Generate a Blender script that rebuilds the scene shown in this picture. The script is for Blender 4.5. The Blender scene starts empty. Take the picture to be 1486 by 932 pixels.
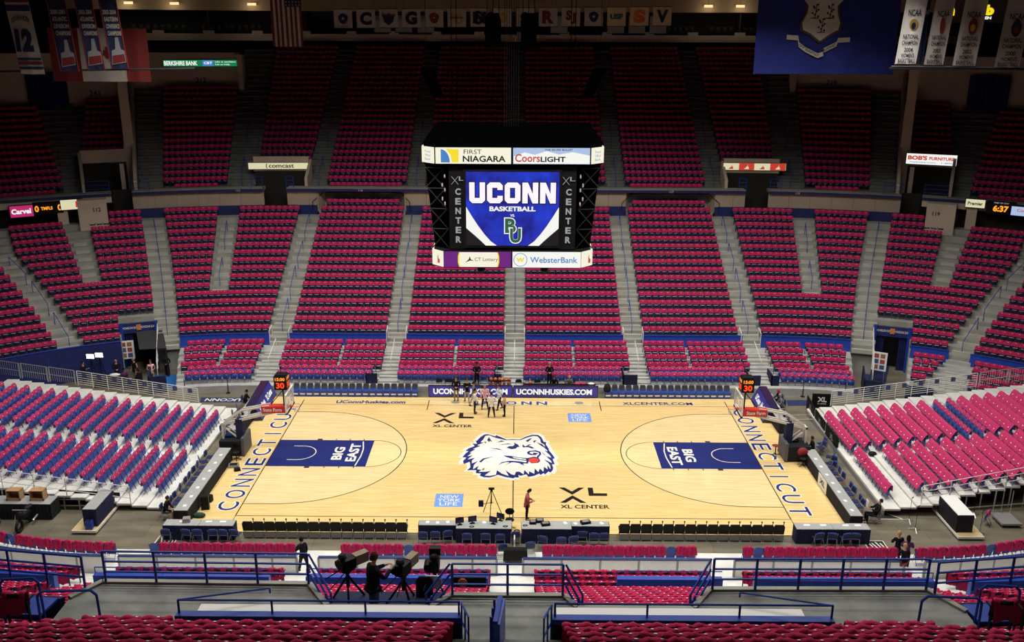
import bpy, math, random
import numpy as np
from mathutils import Vector, Matrix
random.seed(7); RNG = np.random.default_rng(7)
D = bpy.data; SC = bpy.context.scene; COL = SC.collection
PI = math.pi; rad = math.radians

def S(r, g, b):
    f = lambda c: (c/255/12.92) if c/255 <= .04045 else ((c/255+.055)/1.055)**2.4
    return (f(r), f(g), f(b), 1)

# ---------------------------------------------------------------- camera
cam = D.objects.new('camera', D.cameras.new('camera')); COL.objects.link(cam)
cam.data.sensor_width = 36; cam.data.sensor_fit = 'HORIZONTAL'; cam.data.lens = 1345.17/1486*36
cam.data.clip_end = 400
_p, _y, _r = 0.296290, -0.0056554, 0.0039666
_fw = Vector((math.sin(_y)*math.cos(_p), math.cos(_y)*math.cos(_p), -math.sin(_p)))
_ri = Vector((math.cos(_y), -math.sin(_y), 0)); _up = _ri.cross(_fw)
_r2 = _ri*math.cos(_r)+_up*math.sin(_r); _u2 = -_ri*math.sin(_r)+_up*math.cos(_r)
cam.matrix_world = Matrix((( _r2.x, _u2.x, -_fw.x, 0.1628), (_r2.y, _u2.y, -_fw.y, -50.3933), (_r2.z, _u2.z, -_fw.z, 23.6597), (0, 0, 0, 1)))
SC.camera = cam
CAM = Vector((0.1628, -50.3933, 23.6597))

# ---------------------------------------------------------------- world, lights, exposure
w = D.worlds.new('world'); SC.world = w; w.use_nodes = True
w.node_tree.nodes['Background'].inputs[0].default_value = (.5, .55, .7, 1)
w.node_tree.nodes['Background'].inputs[1].default_value = .003
def area(name, loc, sx, sy, power, spread, tilt=(0, 0, 0), col=(1, .965, .9)):
    l = D.lights.new(name, 'AREA'); l.shape = 'RECTANGLE'; l.size = sx; l.size_y = sy
    l.energy = power; l.spread = rad(spread); l.color = col
    o = D.objects.new(name, l); COL.objects.link(o); o.location = loc; o.rotation_euler = tilt
    return o
for sy in (-1, 1):
    area('arena_light_bank', (0, sy*9.5, 27.5), 42, 2.0, 5700, 142)
for sx in (-1, 1):
    area('arena_light_bank', (sx*21, 0, 27.5), 2.0, 16, 2250, 142)
area('near_stand_light_bank', (0, -25, 27.0), 34, 1.5, 2000, 125, (rad(0), 0, 0))
SC.view_settings.view_transform = 'Standard'; SC.view_settings.look = 'None'
SC.view_settings.exposure = 0.0; SC.view_settings.gamma = 1.0
SC.view_settings.use_curve_mapping = False
SC.cycles.max_bounces = 5; SC.cycles.diffuse_bounces = 3; SC.cycles.glossy_bounces = 3
SC.cycles.sample_clamp_indirect = 4

# ---------------------------------------------------------------- materials
MATS = {}
def mat(name, col, rough=.6, metal=0, noise=.0, nscale=3.0, emit=0, spec=.4, alpha=1):
    if name in MATS: return MATS[name]
    m = D.materials.new(name); m.use_nodes = True; nt = m.node_tree; b = nt.nodes['Principled BSDF']
    b.inputs['Base Color'].default_value = col; b.inputs['Roughness'].default_value = rough
    b.inputs['Metallic'].default_value = metal; b.inputs['Specular IOR Level'].default_value = spec
    if emit:
        b.inputs['Emission Color'].default_value = col; b.inputs['Emission Strength'].default_value = emit
        b.inputs['Base Color'].default_value = (.02, .02, .02, 1)
    if alpha < 1: b.inputs['Alpha'].default_value = alpha
    if noise:
        tc = nt.nodes.new('ShaderNodeTexCoord'); n = nt.nodes.new('ShaderNodeTexNoise')
        n.inputs['Scale'].default_value = nscale; n.inputs['Detail'].default_value = 4
        mr = nt.nodes.new('ShaderNodeMapRange'); mr.inputs[3].default_value = 1-noise; mr.inputs[4].default_value = 1+noise
        mr.inputs[1].default_value = .3; mr.inputs[2].default_value = .7
        mx = nt.nodes.new('ShaderNodeVectorMath'); mx.operation = 'SCALE'
        mx.inputs[0].default_value = col[:3]
        geo = nt.nodes.new('ShaderNodeNewGeometry')
        nt.links.new(geo.outputs['Position'], n.inputs['Vector']); nt.links.new(n.outputs['Fac'], mr.inputs[0])
        nt.links.new(mr.outputs[0], mx.inputs['Scale'])
        nt.links.new(mx.outputs[0], b.inputs['Base Color'])
        if emit: nt.links.new(mx.outputs[0], b.inputs['Emission Color'])
    MATS[name] = m
    return m
M_PINK = mat('pink_cotton', (.46, .020, .098, 1), .85, noise=.16, nscale=9, spec=.15)
M_PINKD = mat('deep_pink_cotton', (.42, .018, .075, 1), .85, noise=.18, nscale=9, spec=.15)
M_PINKL = mat('bright_pink_cotton', (.50, .038, .135, 1), .8, noise=.14, nscale=9, spec=.15)
M_TAG = mat('white_shirt_label', (.75, .72, .72, 1), .5)
M_NAVY = mat('navy_seat_plastic', (.012, .014, .065, 1), .35, noise=.1, spec=.5)
M_BLUE = mat('royal_blue_paint', (.014, .055, .40, 1), .4, noise=.08, spec=.5)
M_RAIL = mat('blue_rail_paint', (.014, .05, .34, 1), .45, spec=.25)
M_LEDGE = mat('navy_ledge_paint', (.02, .035, .14, 1), .4)
M_CHAIR = mat('blue_chair_plastic', (.022, .055, .30, 1), .4, noise=.1, spec=.5)
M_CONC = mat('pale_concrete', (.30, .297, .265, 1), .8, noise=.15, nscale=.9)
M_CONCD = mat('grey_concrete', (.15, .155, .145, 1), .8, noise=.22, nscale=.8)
M_BEIGE = mat('beige_painted_concrete', (.36, .29, .22, 1), .8, noise=.08, nscale=.5)
M_WHITE = mat('white_paint', (.72, .72, .69, 1), .5, noise=.05)
M_PLANK = mat('white_deck_plank', (.66, .66, .62, 1), .45, noise=.12, nscale=1.4)
M_GREY = mat('grey_metal', (.30, .30, .30, 1), .45, metal=.4)
M_STEEL = mat('pale_steel', (.55, .55, .53, 1), .35, metal=.7)
M_BLACK = mat('black_matte', (.0055, .0055, .006, 1), .6, spec=.2)
M_ROOFB = mat('flat_black_steel', (.0009, .0009, .001, 1), .95, spec=.0)
M_BLKC = mat('black_cloth', (.007, .0075, .012, 1), .85)
M_NAVYC = mat('navy_cloth', (.010, .013, .055, 1), .85, noise=.2)
M_DRAPE = mat('blue_drape', (.012, .02, .125, 1), .8, noise=.2, nscale=2)
M_SKIN = mat('skin', (.50, .27, .18, 1), .6)
M_PAPER = mat('white_paper', (.8, .8, .78, 1), .6)
M_TOP = mat('grey_white_table_top', (.36, .37, .365, 1), .35, noise=.06)
M_ORANGE = mat('orange_leather', (.50, .12, .03, 1), .6, noise=.1)
M_RED = mat('red_paint', (.55, .03, .02, 1), .5)
M_INKB = mat('navy_floor_paint', (.013, .026, .155, 1), .3, noise=.06)
M_INKW = mat('white_floor_paint', (.78, .76, .68, 1), .3)
M_INKK = mat('black_floor_paint', (.018, .015, .012, 1), .3)
M_SKY = mat('light_blue_floor_paint', (.17, .33, .75, 1), .3)
M_TEXTW = mat('white_lettering', (.8, .8, .8, 1), .5)
M_TEXTK = mat('black_lettering', (.012, .012, .014, 1), .5)
M_TEXTN = mat('navy_lettering', (.012, .016, .06, 1), .5)
M_WOODP = mat('plywood', (.58, .42, .22, 1), .5, noise=.12)
M_CARD = mat('brown_cardboard', (.42, .26, .12, 1), .7, noise=.1)
M_SCREEN = mat('dark_screen', (.02, .018, .06, 1), .15)

def wood(name, ca, cb, cc):
    m = D.materials.new(name); m.use_nodes = True; nt = m.node_tree; b = nt.nodes['Principled BSDF']; L = nt.links.new
    geo = nt.nodes.new('ShaderNodeNewGeometry')
    br = nt.nodes.new('ShaderNodeTexBrick'); br.inputs['Scale'].default_value = 1.0
    br.inputs['Brick Width'].default_value = 1.6; br.inputs['Row Height'].default_value = .0575
    br.inputs['Mortar Size'].default_value = .0018; br.inputs['Color1'].default_value = ca; br.inputs['Color2'].default_value = cb
    br.inputs['Mortar'].default_value = cc; br.offset = .37; br.inputs['Bias'].default_value = -.1
    L(geo.outputs['Position'], br.inputs['Vector'])
    mp = nt.nodes.new('ShaderNodeMapping'); mp.inputs['Scale'].default_value = (.35, 5, 1)
    n = nt.nodes.new('ShaderNodeTexNoise'); n.inputs['Scale'].default_value = 1.6; n.inputs['Detail'].default_value = 5
    L(geo.outputs['Position'], mp.inputs[0]); L(mp.outputs[0], n.inputs['Vector'])
    mr = nt.nodes.new('ShaderNodeMapRange'); mr.inputs[1].default_value = .3; mr.inputs[2].default_value = .7
    mr.inputs[3].default_value = .87; mr.inputs[4].default_value = 1.10
    L(n.outputs['Fac'], mr.inputs[0])
    mx = nt.nodes.new('ShaderNodeVectorMath'); mx.operation = 'SCALE'; L(br.outputs['Color'], mx.inputs[0]); L(mr.outputs[0], mx.inputs['Scale'])
    L(mx.outputs[0], b.inputs['Base Color'])
    b.inputs['Roughness'].default_value = .11; b.inputs['Specular IOR Level'].default_value = .6
    MATS[name] = m; return m
M_MAPLE = wood('maple_boards', S(236, 208, 146), S(227, 195, 128), S(200, 164, 104))
M_MAPLE2 = wood('pale_maple_boards', S(238, 214, 162), S(230, 203, 148), S(206, 178, 122))

def floor_mat():
    m = D.materials.new('brown_grey_arena_floor'); m.use_nodes = True; nt = m.node_tree; b = nt.nodes['Principled BSDF']; L = nt.links.new
    geo = nt.nodes.new('ShaderNodeNewGeometry')
    br = nt.nodes.new('ShaderNodeTexBrick'); br.inputs['Scale'].default_value = 1; br.inputs['Brick Width'].default_value = 2.44
    br.inputs['Row Height'].default_value = 1.22; br.inputs['Mortar Size'].default_value = .012
    br.inputs['Color1'].default_value = (.185, .16, .112, 1); br.inputs['Color2'].default_value = (.155, .14, .104, 1); br.inputs['Mortar'].default_value = (.085, .075, .055, 1)
    L(geo.outputs['Position'], br.inputs['Vector'])
    n = nt.nodes.new('ShaderNodeTexNoise'); n.inputs['Scale'].default_value = .8; n.inputs['Detail'].default_value = 6
    mp = nt.nodes.new('ShaderNodeMapping'); mp.inputs['Scale'].default_value = (.5, 1.6, 1)
    L(geo.outputs['Position'], mp.inputs[0]); L(mp.outputs[0], n.inputs['Vector'])
    mr = nt.nodes.new('ShaderNodeMapRange'); mr.inputs[1].default_value = .3; mr.inputs[2].default_value = .7; mr.inputs[3].default_value = .72; mr.inputs[4].default_value = 1.25
    L(n.outputs['Fac'], mr.inputs[0])
    mx = nt.nodes.new('ShaderNodeVectorMath'); mx.operation = 'SCALE'; L(br.outputs['Color'], mx.inputs[0]); L(mr.outputs[0], mx.inputs['Scale'])
    L(mx.outputs[0], b.inputs['Base Color']); b.inputs['Roughness'].default_value = .32
    return m
M_FLOOR = floor_mat()

# ---------------------------------------------------------------- mesh helpers
BOXF = [(0, 3, 2, 1), (4, 5, 6, 7), (0, 1, 5, 4), (1, 2, 6, 5), (2, 3, 7, 6), (3, 0, 4, 7)]
def wloc(o):
    v = Vector((0, 0, 0))
    while o is not None: v += o.location; o = o.parent
    return v
class MB:
    def __init__(s): s.v = []; s.f = []; s.m = []
    def add(s, vs, fs, mi=0):
        n = len(s.v); s.v += [tuple(p) for p in vs]; s.f += [tuple(i+n for i in f) for f in fs]; s.m += [mi]*len(fs); return s
    def box(s, x0, y0, z0, x1, y1, z1, mi=0, rz=0, c=None, mtx=None):
        P = [(x0, y0, z0), (x1, y0, z0), (x1, y1, z0), (x0, y1, z0), (x0, y0, z1), (x1, y0, z1), (x1, y1, z1), (x0, y1, z1)]
        if rz or c:
            c = c or (0, 0, 0); ca, sa = math.cos(rz), math.sin(rz)
            P = [(c[0]+x*ca-y*sa, c[1]+x*sa+y*ca, c[2]+z) for x, y, z in P]
        if mtx is not None: P = [tuple(mtx @ Vector(p)) for p in P]
        return s.add(P, BOXF, mi)
    def hexa(s, P, mi=0): return s.add(P, BOXF, mi)
    def quad(s, a, b, c, d, mi=0): return s.add([a, b, c, d], [(0, 1, 2, 3)], mi)
    def bar(s, p, q, r, n=6, mi=0, r2=None):
        p = Vector(p); q = Vector(q); d = (q-p)
        if d.length < 1e-6: return s
        d.normalize(); a = d.cross(Vector((0, 0, 1)))
        if a.length < 1e-3: a = Vector((1, 0, 0))
        a.normalize(); b = d.cross(a); r2 = r if r2 is None else r2
        vs = []
        for c, rr in ((p, r), (q, r2)):
            for k in range(n):
                t = 2*PI*(k+.5)/n; vs.append(c+a*(rr*math.cos(t))+b*(rr*math.sin(t)))
        fs = [(k, (k+1) % n, n+(k+1) % n, n+k) for k in range(n)]+[tuple(range(n-1, -1, -1)), tuple(range(n, 2*n))]
        return s.add(vs, fs, mi)
    def tube(s, pts, r, n=6, mi=0):
        for a, b in zip(pts[:-1], pts[1:]): s.bar(a, b, r, n, mi)
        return s
    def beam(s, p, q, wd, ht, mi=0):
        p = Vector(p); q = Vector(q); d = (q-p).normalized(); a = d.cross(Vector((0, 0, 1)))
        if a.length < 1e-3: a = Vector((1, 0, 0))
        a.normalize(); b = a.cross(d)
        P = []
        for c in (p, q): P += [c-a*wd/2-b*ht/2, c+a*wd/2-b*ht/2, c+a*wd/2+b*ht/2, c-a*wd/2+b*ht/2]
        return s.add(P, [(0, 1, 2, 3), (7, 6, 5, 4), (0, 4, 5, 1), (1, 5, 6, 2), (2, 6, 7, 3), (3, 7, 4, 0)], mi)
    def prism(s, poly, vec, mi=0):
        n = len(poly); vec = Vector(vec); vs = [Vector(p) for p in poly]; vs += [p+vec for p in vs]
        fs = [tuple(range(n-1, -1, -1)), tuple(range(n, 2*n))]+[(k, (k+1) % n, n+(k+1) % n, n+k) for k in range(n)]
        return s.add(vs, fs, mi)
    def lathe(s, prof, c=(0, 0, 0), n=12, mi=0):
        vs = []; fs = []
        for r, z in prof:
            for k in range(n): t = 2*PI*k/n; vs.append((c[0]+r*math.cos(t), c[1]+r*math.sin(t), c[2]+z))
        for j in range(len(prof)-1):
            for k in range(n): fs.append((j*n+k, j*n+(k+1) % n, (j+1)*n+(k+1) % n, (j+1)*n+k))
        fs.append(tuple(range(n-1, -1, -1))); fs.append(tuple(range((len(prof)-1)*n, len(prof)*n)))
        return s.add(vs, fs, mi)
    def ball(s, c, r, n=8, mi=0, sc=(1, 1, 1)):
        m = max(4, n//2+1); vs = []; fs = []
        for j in range(m+1):
            t = PI*j/m
            for k in range(n): p = 2*PI*k/n; vs.append((c[0]+r*sc[0]*math.sin(t)*math.cos(p), c[1]+r*sc[1]*math.sin(t)*math.sin(p), c[2]+r*sc[2]*math.cos(t)))
        for j in range(m):
            for k in range(n): fs.append((j*n+k, (j+1)*n+k, (j+1)*n+(k+1) % n, j*n+(k+1) % n))
        return s.add(vs, fs, mi)
    def mesh(s, name, mats, off=(0, 0, 0), smooth=False):
        me = D.meshes.new(name); o = Vector(off)
        me.from_pydata([(p[0]-o.x, p[1]-o.y, p[2]-o.z) for p in s.v], [], s.f)
        for m in (mats if isinstance(mats, (list, tuple)) else [mats]): me.materials.append(m)
        if any(s.m): me.polygons.foreach_set('material_index', s.m)
        if smooth: me.polygons.foreach_set('use_smooth', [True]*len(s.f))
        me.update(); return me
    def build(s, name, mats, parent=None, smooth=False, label=None):
        off = wloc(parent) if parent else (0, 0, 0)
        o = D.objects.new(name, s.mesh(name, mats, off, smooth)); COL.objects.link(o)
        if parent: o.parent = parent
        if label: o['label'] = label
        return o
def tag(o, label=None, cat=None, group=None, kind=None):
    if label: o['label'] = label
    if cat: o['category'] = cat
    if group: o['group'] = group
    if kind: o['kind'] = kind
    return o
def thing(name, label, cat, loc=(0, 0, 0), group=None, rz=0):
    o = D.objects.new(name, None); COL.objects.link(o); o.location = loc; o.rotation_euler = (0, 0, rz); o.empty_display_size = .2
    return tag(o, label, cat, group)
def struct(o, label=None): o['kind'] = 'structure'; return tag(o, label) if label else o
def ob(name, me, parent=None, loc=(0, 0, 0), rz=0):
    o = D.objects.new(name, me); COL.objects.link(o); o.location = loc; o.rotation_euler = (0, 0, rz)
    if parent: o.parent = parent
    return o
def dup(root, loc, rz=0, label=None, group=None):
    r = root.copy(); COL.objects.link(r); r.location = loc; r.rotation_euler = (0, 0, rz)
    if label: r['label'] = label
    if group: r['group'] = group
    for ch in root.children:
        c = ch.copy(); COL.objects.link(c); c.parent = r
        for g in ch.children:
            d = g.copy(); COL.objects.link(d); d.parent = c
    return r
def stamp(name, mbs, mats, xf, parent=None):
    """one mesh out of a template repeated at (x, y, z, rz) places"""
    T = mbs; V0 = np.array(T.v, float); n = len(V0); m = len(xf); X = np.array(xf, float)
    c, s_ = np.cos(X[:, 3])[:, None], np.sin(X[:, 3])[:, None]
    V = np.empty((m, n, 3)); V[:, :, 0] = c*V0[:, 0]-s_*V0[:, 1]+X[:, 0:1]; V[:, :, 1] = s_*V0[:, 0]+c*V0[:, 1]+X[:, 1:2]; V[:, :, 2] = V0[:, 2]+X[:, 2:3]
    ln = np.array([len(f) for f in T.f]); li = np.concatenate([np.array(f) for f in T.f]); tot = li.size
    LI = (li[None, :]+(np.arange(m)*n)[:, None]).ravel(); LN = np.tile(ln, m)
    me = D.meshes.new(name); me.vertices.add(n*m); me.vertices.foreach_set('co', V.ravel().astype(np.float32))
    me.loops.add(tot*m); me.loops.foreach_set('vertex_index', LI.astype(np.int32))
    me.polygons.add(len(LN)); me.polygons.foreach_set('loop_start', np.concatenate([[0], np.cumsum(LN)[:-1]]).astype(np.int32))
    try: me.polygons.foreach_set('loop_total', LN.astype(np.int32))
    except Exception: pass
    for mm in mats: me.materials.append(mm)
    me.polygons.foreach_set('material_index', np.tile(np.array(T.m), m).astype(np.int32))
    me.update(calc_edges=True); me.validate()
    o = D.objects.new(name, me); COL.objects.link(o)
    if parent: o.parent = parent
    return o
_TC = {}
def glyphs(txt, bold=0.0):
    k = (txt, bold)
    if k not in _TC:
        cu = D.curves.new('t', 'FONT'); cu.body = txt; cu.offset = bold; cu.resolution_u = 3; cu.fill_mode = 'BOTH'; cu.align_x = 'LEFT'
        o = D.objects.new('t', cu); me = o.to_mesh()
        v = np.array([p.co[:2] for p in me.vertices]) if len(me.vertices) else np.zeros((1, 2)); f = [tuple(p.vertices) for p in me.polygons]
        o.to_mesh_clear(); D.objects.remove(o); D.curves.remove(cu)
        mn = v.min(0); v = v-mn; h = max(v[:, 1].max(), 1e-6); v = v/h
        _TC[k] = (v, f, v[:, 0].max())
    return _TC[k]
def tx(mb, txt, o, right, up, h, wd=None, bold=.0, mi=0, al='c', lift=0, arc=0):
    """lettering laid into mb at o: cap height h, width wd"""
    v, f, W = glyphs(txt, bold); right = Vector(right).normalized(); up = Vector(up).normalized(); nn = right.cross(up)
    wd = wd or W*h; sx = wd/W; x0 = {'c': -wd/2, 'l': 0, 'r': -wd}[al]; o = Vector(o)+nn*lift
    P = []
    for a, b in v:
        xx = a*sx+x0; yy = (b-.5)*h
        if arc: yy -= arc*(xx/(wd/2))**2
        P.append(o+right*xx+up*yy)
    return mb.add(P, f, mi)
def lettering(parent, txt, o, right, up, h, m, wd=None, bold=.0, al='c', lift=.006, name='lettering', arc=0):
    b = MB(); tx(b, txt, o, right, up, h, wd, bold, 0, al, lift, arc); return b.build(name, m, parent)
X_, Y_, Z_ = Vector((1, 0, 0)), Vector((0, 1, 0)), Vector((0, 0, 1))
ORD = ['', 'first', 'second', 'third', 'fourth', 'fifth', 'sixth', 'seventh', 'eighth', 'ninth', 'tenth', 'eleventh', 'twelfth', 'thirteenth', 'fourteenth', 'fifteenth', 'sixteenth', 'seventeenth', 'eighteenth', 'nineteenth', 'twentieth']
def nth(n):
    if n < len(ORD): return ORD[n]
    t = {2: 'twenty', 3: 'thirty', 4: 'forty', 5: 'fifty'}[n//10]
    return (t[:-1]+'ieth') if n % 10 == 0 else t+'-'+ORD[n % 10]

# ---------------------------------------------------------------- plan of the bowl
XS, RR, Y1 = 18.3, 27.0, 16.1          # straight half length, corner radius and depth of the first row
def bp(u, off, far=1):
    """point on the bowl: u metres along the straight, past XS degrees round the corner; off = metres behind row one"""
    y1 = Y1 if far > 0 else 18.1
    if abs(u) <= XS: return u, far*(y1+off), (0 if far > 0 else PI)
    sg = 1 if u > 0 else -1; a = rad(abs(u)-XS); r = RR+off
    x = sg*(XS+r*math.sin(a)); y = far*(y1-RR+r*math.cos(a))
    rz = -sg*a if far > 0 else PI+sg*a
    return x, y, rz
def urange(a, b, dm=2.0, dd=2.5):
    """sample parameters from a to b"""
    pts = [a]
    for k in list(np.arange(-XS-60, -XS, dd))+[-XS]+list(np.arange(-XS, XS, dm))[1:]+[XS]+list(np.arange(XS, XS+60, dd))[1:]:
        if a+.3 < k < b-.3: pts.append(float(k))
    return pts+[b]
def sweep(mb, us, prof, far=1, mi=0, close=False):
    """profile [(off, z)] carried along the bowl"""
    rows = []
    for u in us: rows.append([(*bp(u, o, far)[:2], z) for o, z in prof])
    n = len(prof); vs = [p for r in rows for p in r]; fs = []
    m = n if close else n-1
    for i in range(len(us)-1):
        for j in range(m):
            a, b = i*n+j, i*n+(j+1) % n; q = (a, b, b+n, a+n); fs.append(q if far < 0 else q[::-1])
    if close:
        fs.append(tuple(range(n))); fs.append(tuple(range((len(us)-1)*n, len(us)*n))[::-1])
    mb.add(vs, fs, mi)
TR, RI = .84, .454; ZT0 = 2.98; ZF0 = ZT0-.85       # lower tier: tread, rise, first back top, first floor
UO, UT, UR, UZ = 14.8, .80, .471, 11.5-.85           # upper tier
# ================================================================ the setting
b = MB(); b.box(-48, -24, -.25, 48, 24, -.05); struct(b.build('floor', M_FLOOR))
b = MB(); b.box(-75, -75, 33.0, 75, 75, 33.3); struct(b.build('ceiling', mat('dark_ceiling', (.012, .011, .010, 1), .9)))
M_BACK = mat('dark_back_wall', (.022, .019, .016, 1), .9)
for nm, q in (('wall_back', (-75, 62, -.1, 75, 62.3, 33)), ('wall_left', (-66, -75, -.1, -65.7, 62, 33)), ('wall_right', (65.7, -75, -.1, 66, 62, 33)), ('wall_front', (-75, -75, -.1, 75, -74.7, 33))):
    b = MB(); b.box(*q); struct(b.build(nm, M_BACK))

TA, TB = XS+17.7, XS+22.9            # tunnel mouths, round the corner
def steps(i0, i1, o_end, z_start, f0=ZF0, tr=TR, ri=RI, o0=0, fr=.62):
    p = [(o0+i0*tr-fr, z_start)]
    for i in range(i0, i1):
        p.append((o0+i*tr-fr, f0+ri*i)); p.append((o0+(i+1)*tr-fr if i < i1-1 else o_end, f0+ri*i))
    return p
# lower tier, far side
b = MB()
sweep(b, urange(-XS-52, -TB), steps(0, 16, 13.2, -.1))
sweep(b, urange(TB, XS+52), steps(0, 16, 13.2, -.1))
sweep(b, urange(-TA, TA), steps(0, 16, 13.2, -.1))
for s in (-1, 1):
    us = urange(min(s*TA, s*TB), max(s*TA, s*TB))
    sweep(b, us, steps(3, 16, 13.2, 2.9)); sweep(b, us, [(1.9, 2.6), (1.9, 3.1)])
    for u in (s*TA, s*TB): sweep(b, [u-.02, u+.02], [(-.62, -.1), (-.62, ZF0), (1.9, ZF0+RI*2), (1.9, -.1)], close=True)
    for k in (16, 17):
        x0, x1 = (9.55, 17.0) if k == 16 else (10.2, 16.6)
        z = ZF0+RI*k; b.box(min(s*x0, s*x1), Y1+k*TR-.62, z-.6, max(s*x0, s*x1), Y1+k*TR+.5, z)
far_lower = struct(b.build('terrace_floor', M_CONC))
# far risers between the court and the lower tier
b = MB()
RS = [(-6.2, .46), (-5.22, .60), (-4.75, .85), (-3.93, 1.13), (-3.1, 1.41), (-2.3, 1.61), (-.66, 1.61)]
pr = [(-6.2, -.1)]
for k in range(len(RS)-1): pr += [(RS[k][0], RS[k][1]), (RS[k+1][0], RS[k][1])]
sweep(b, urange(-XS-14.2, XS+14.2), pr)
for s in (-1, 1):
    u = s*(XS+14.2); sweep(b, [u-.02, u+.02], pr+[(-.66, -.1)], close=True)
M_DECK = mat('grey_riser_deck', (.42, .42, .40, 1), .5, noise=.1, nscale=1.5)
sweep(b, urange(TB+.1, XS+50), [(-4.8, -.1)]+pr[5:])
sweep(b, [TB+.08, TB+.12], [(-4.8, -.1)]+pr[5:]+[(-.66, -.1)], close=True)
struct(b.build('riser_floor', M_DECK))

def upper_rows(b, ua, ub, k0, k1, zlow, far=1):
    sweep(b, urange(ua, ub), [(UO+k0*UT-.6, zlow)]+[q for k in range(k0, k1) for q in ((UO+k*UT-.6, UZ+UR*k), (UO+(k+1)*UT-.6, UZ+UR*k))], far)
# upper tier, far side: straight centre, portals at the quarter sections, corner blocks
b = MB()
upper_rows(b, -18.35, 18.35, 0, 26, 9.0)
for s in (-1, 1):
    R_ = lambda a, c: (min(s*(XS+a), s*(XS+c)), max(s*(XS+a), s*(XS+c)))
    upper_rows(b, *R_(.05, 6.4), 3, 26, 12.4); upper_rows(b, *R_(6.4, 9.35), 0, 26, 9.0)
    upper_rows(b, *R_(9.35, 16.9), 0, 18, 9.0); upper_rows(b, *R_(16.9, 19.5), 0, 18, 9.0)
    upper_rows(b, *R_(20.7, 25.3), 5, 15, 13.2); upper_rows(b, *R_(25.3, 52), 0, 18, 9.0)
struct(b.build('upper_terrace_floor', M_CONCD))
# walkway slab and blue rim between the tiers
b = MB(); c = MB()
SLABS = [(-XS-52, -XS-22.5), (-XS-20.2, -XS-4.9), (-XS-2.1, XS+2.1), (XS+4.9, XS+20.2), (XS+22.5, XS+52)]
for ua, ub in SLABS:
    us = urange(ua, ub)
    sweep(b, us, [(13.0, 11.02), (14.3, 11.02), (14.3, 11.24), (13.0, 11.24)], close=True)
    sweep(c, us, [(12.9, 10.98), (13.06, 10.98), (13.06, 11.2), (12.9, 11.2)], close=True)
struct(b.build('trim_1', M_CONC)); struct(c.build('trim_2', mat('navy_rim_paint', (.012, .018, .10, 1), .5)))
# beige wall behind the lower tier: one cast panel after another, over a blue base
WALLS = [(-XS-20.2, -XS-4.9), (-XS-2.1, -17.2), (-9.5, 9.5), (17.2, XS+2.1), (XS+4.9, XS+20.2)]
b = MB()
for ua, ub in WALLS: sweep(b, urange(ua, ub), [(13.16, 8.5), (13.3, 8.5), (13.3, 9.75), (13.16, 9.75)], close=True)
wallb = struct(b.build('wall_between_tiers', mat('navy_base_paint', (.012, .02, .11, 1), .5)))
def panel(ua, ub, prof):
    m = MB(); sweep(m, [ua+.012, (ua+ub)/2, ub-.012], prof, close=True); return m.build('panel', M_BEIGE, wallb)
for ua, ub in WALLS:
    pts = []; u = ua
    while u < ub-.3:
        st = 1.75 if abs(u+.1) < XS else 2.5
        v = min(u+st, ub)
        if ub-v < .6: v = ub
        panel(u, v, [(13.2, 9.76), (13.34, 9.76), (13.34, 11.0), (13.2, 11.0)]); u = v
for s in (-1, 1):                                                   # notches behind sections with two rows more
    P = [(s*17.2, 29.3), (s*16.5, 31.2), (s*10.2, 31.2), (s*9.5, 29.3)]
    for (x0, y0), (x1, y1) in zip(P[:-1], P[1:]):
        n = 4 if abs(x1-x0) > 3 else 1
        for k in range(n):
            a = Vector((x0+(x1-x0)*(k+.01)/n, y0+(y1-y0)*(k+.01)/n, 9.2)); e = Vector((x0+(x1-x0)*(k+.99)/n, y0+(y1-y0)*(k+.99)/n, 9.2))
            d = (e-a).cross(Z_).normalized()*.12
            m = MB(); m.prism([a, e, e+d, a+d], (0, 0, 1.82)); m.build('panel', M_BEIGE, wallb)
# portals under the upper tier: dark passages
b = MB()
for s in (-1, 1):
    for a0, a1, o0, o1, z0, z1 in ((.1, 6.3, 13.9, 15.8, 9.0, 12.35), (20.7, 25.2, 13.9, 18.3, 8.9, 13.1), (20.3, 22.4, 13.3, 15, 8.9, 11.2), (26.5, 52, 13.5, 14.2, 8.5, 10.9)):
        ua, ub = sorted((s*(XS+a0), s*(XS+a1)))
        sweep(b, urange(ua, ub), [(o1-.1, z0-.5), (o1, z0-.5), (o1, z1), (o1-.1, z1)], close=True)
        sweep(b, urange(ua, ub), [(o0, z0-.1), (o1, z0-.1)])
struct(b.build('wall_portals', M_BACK))
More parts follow.
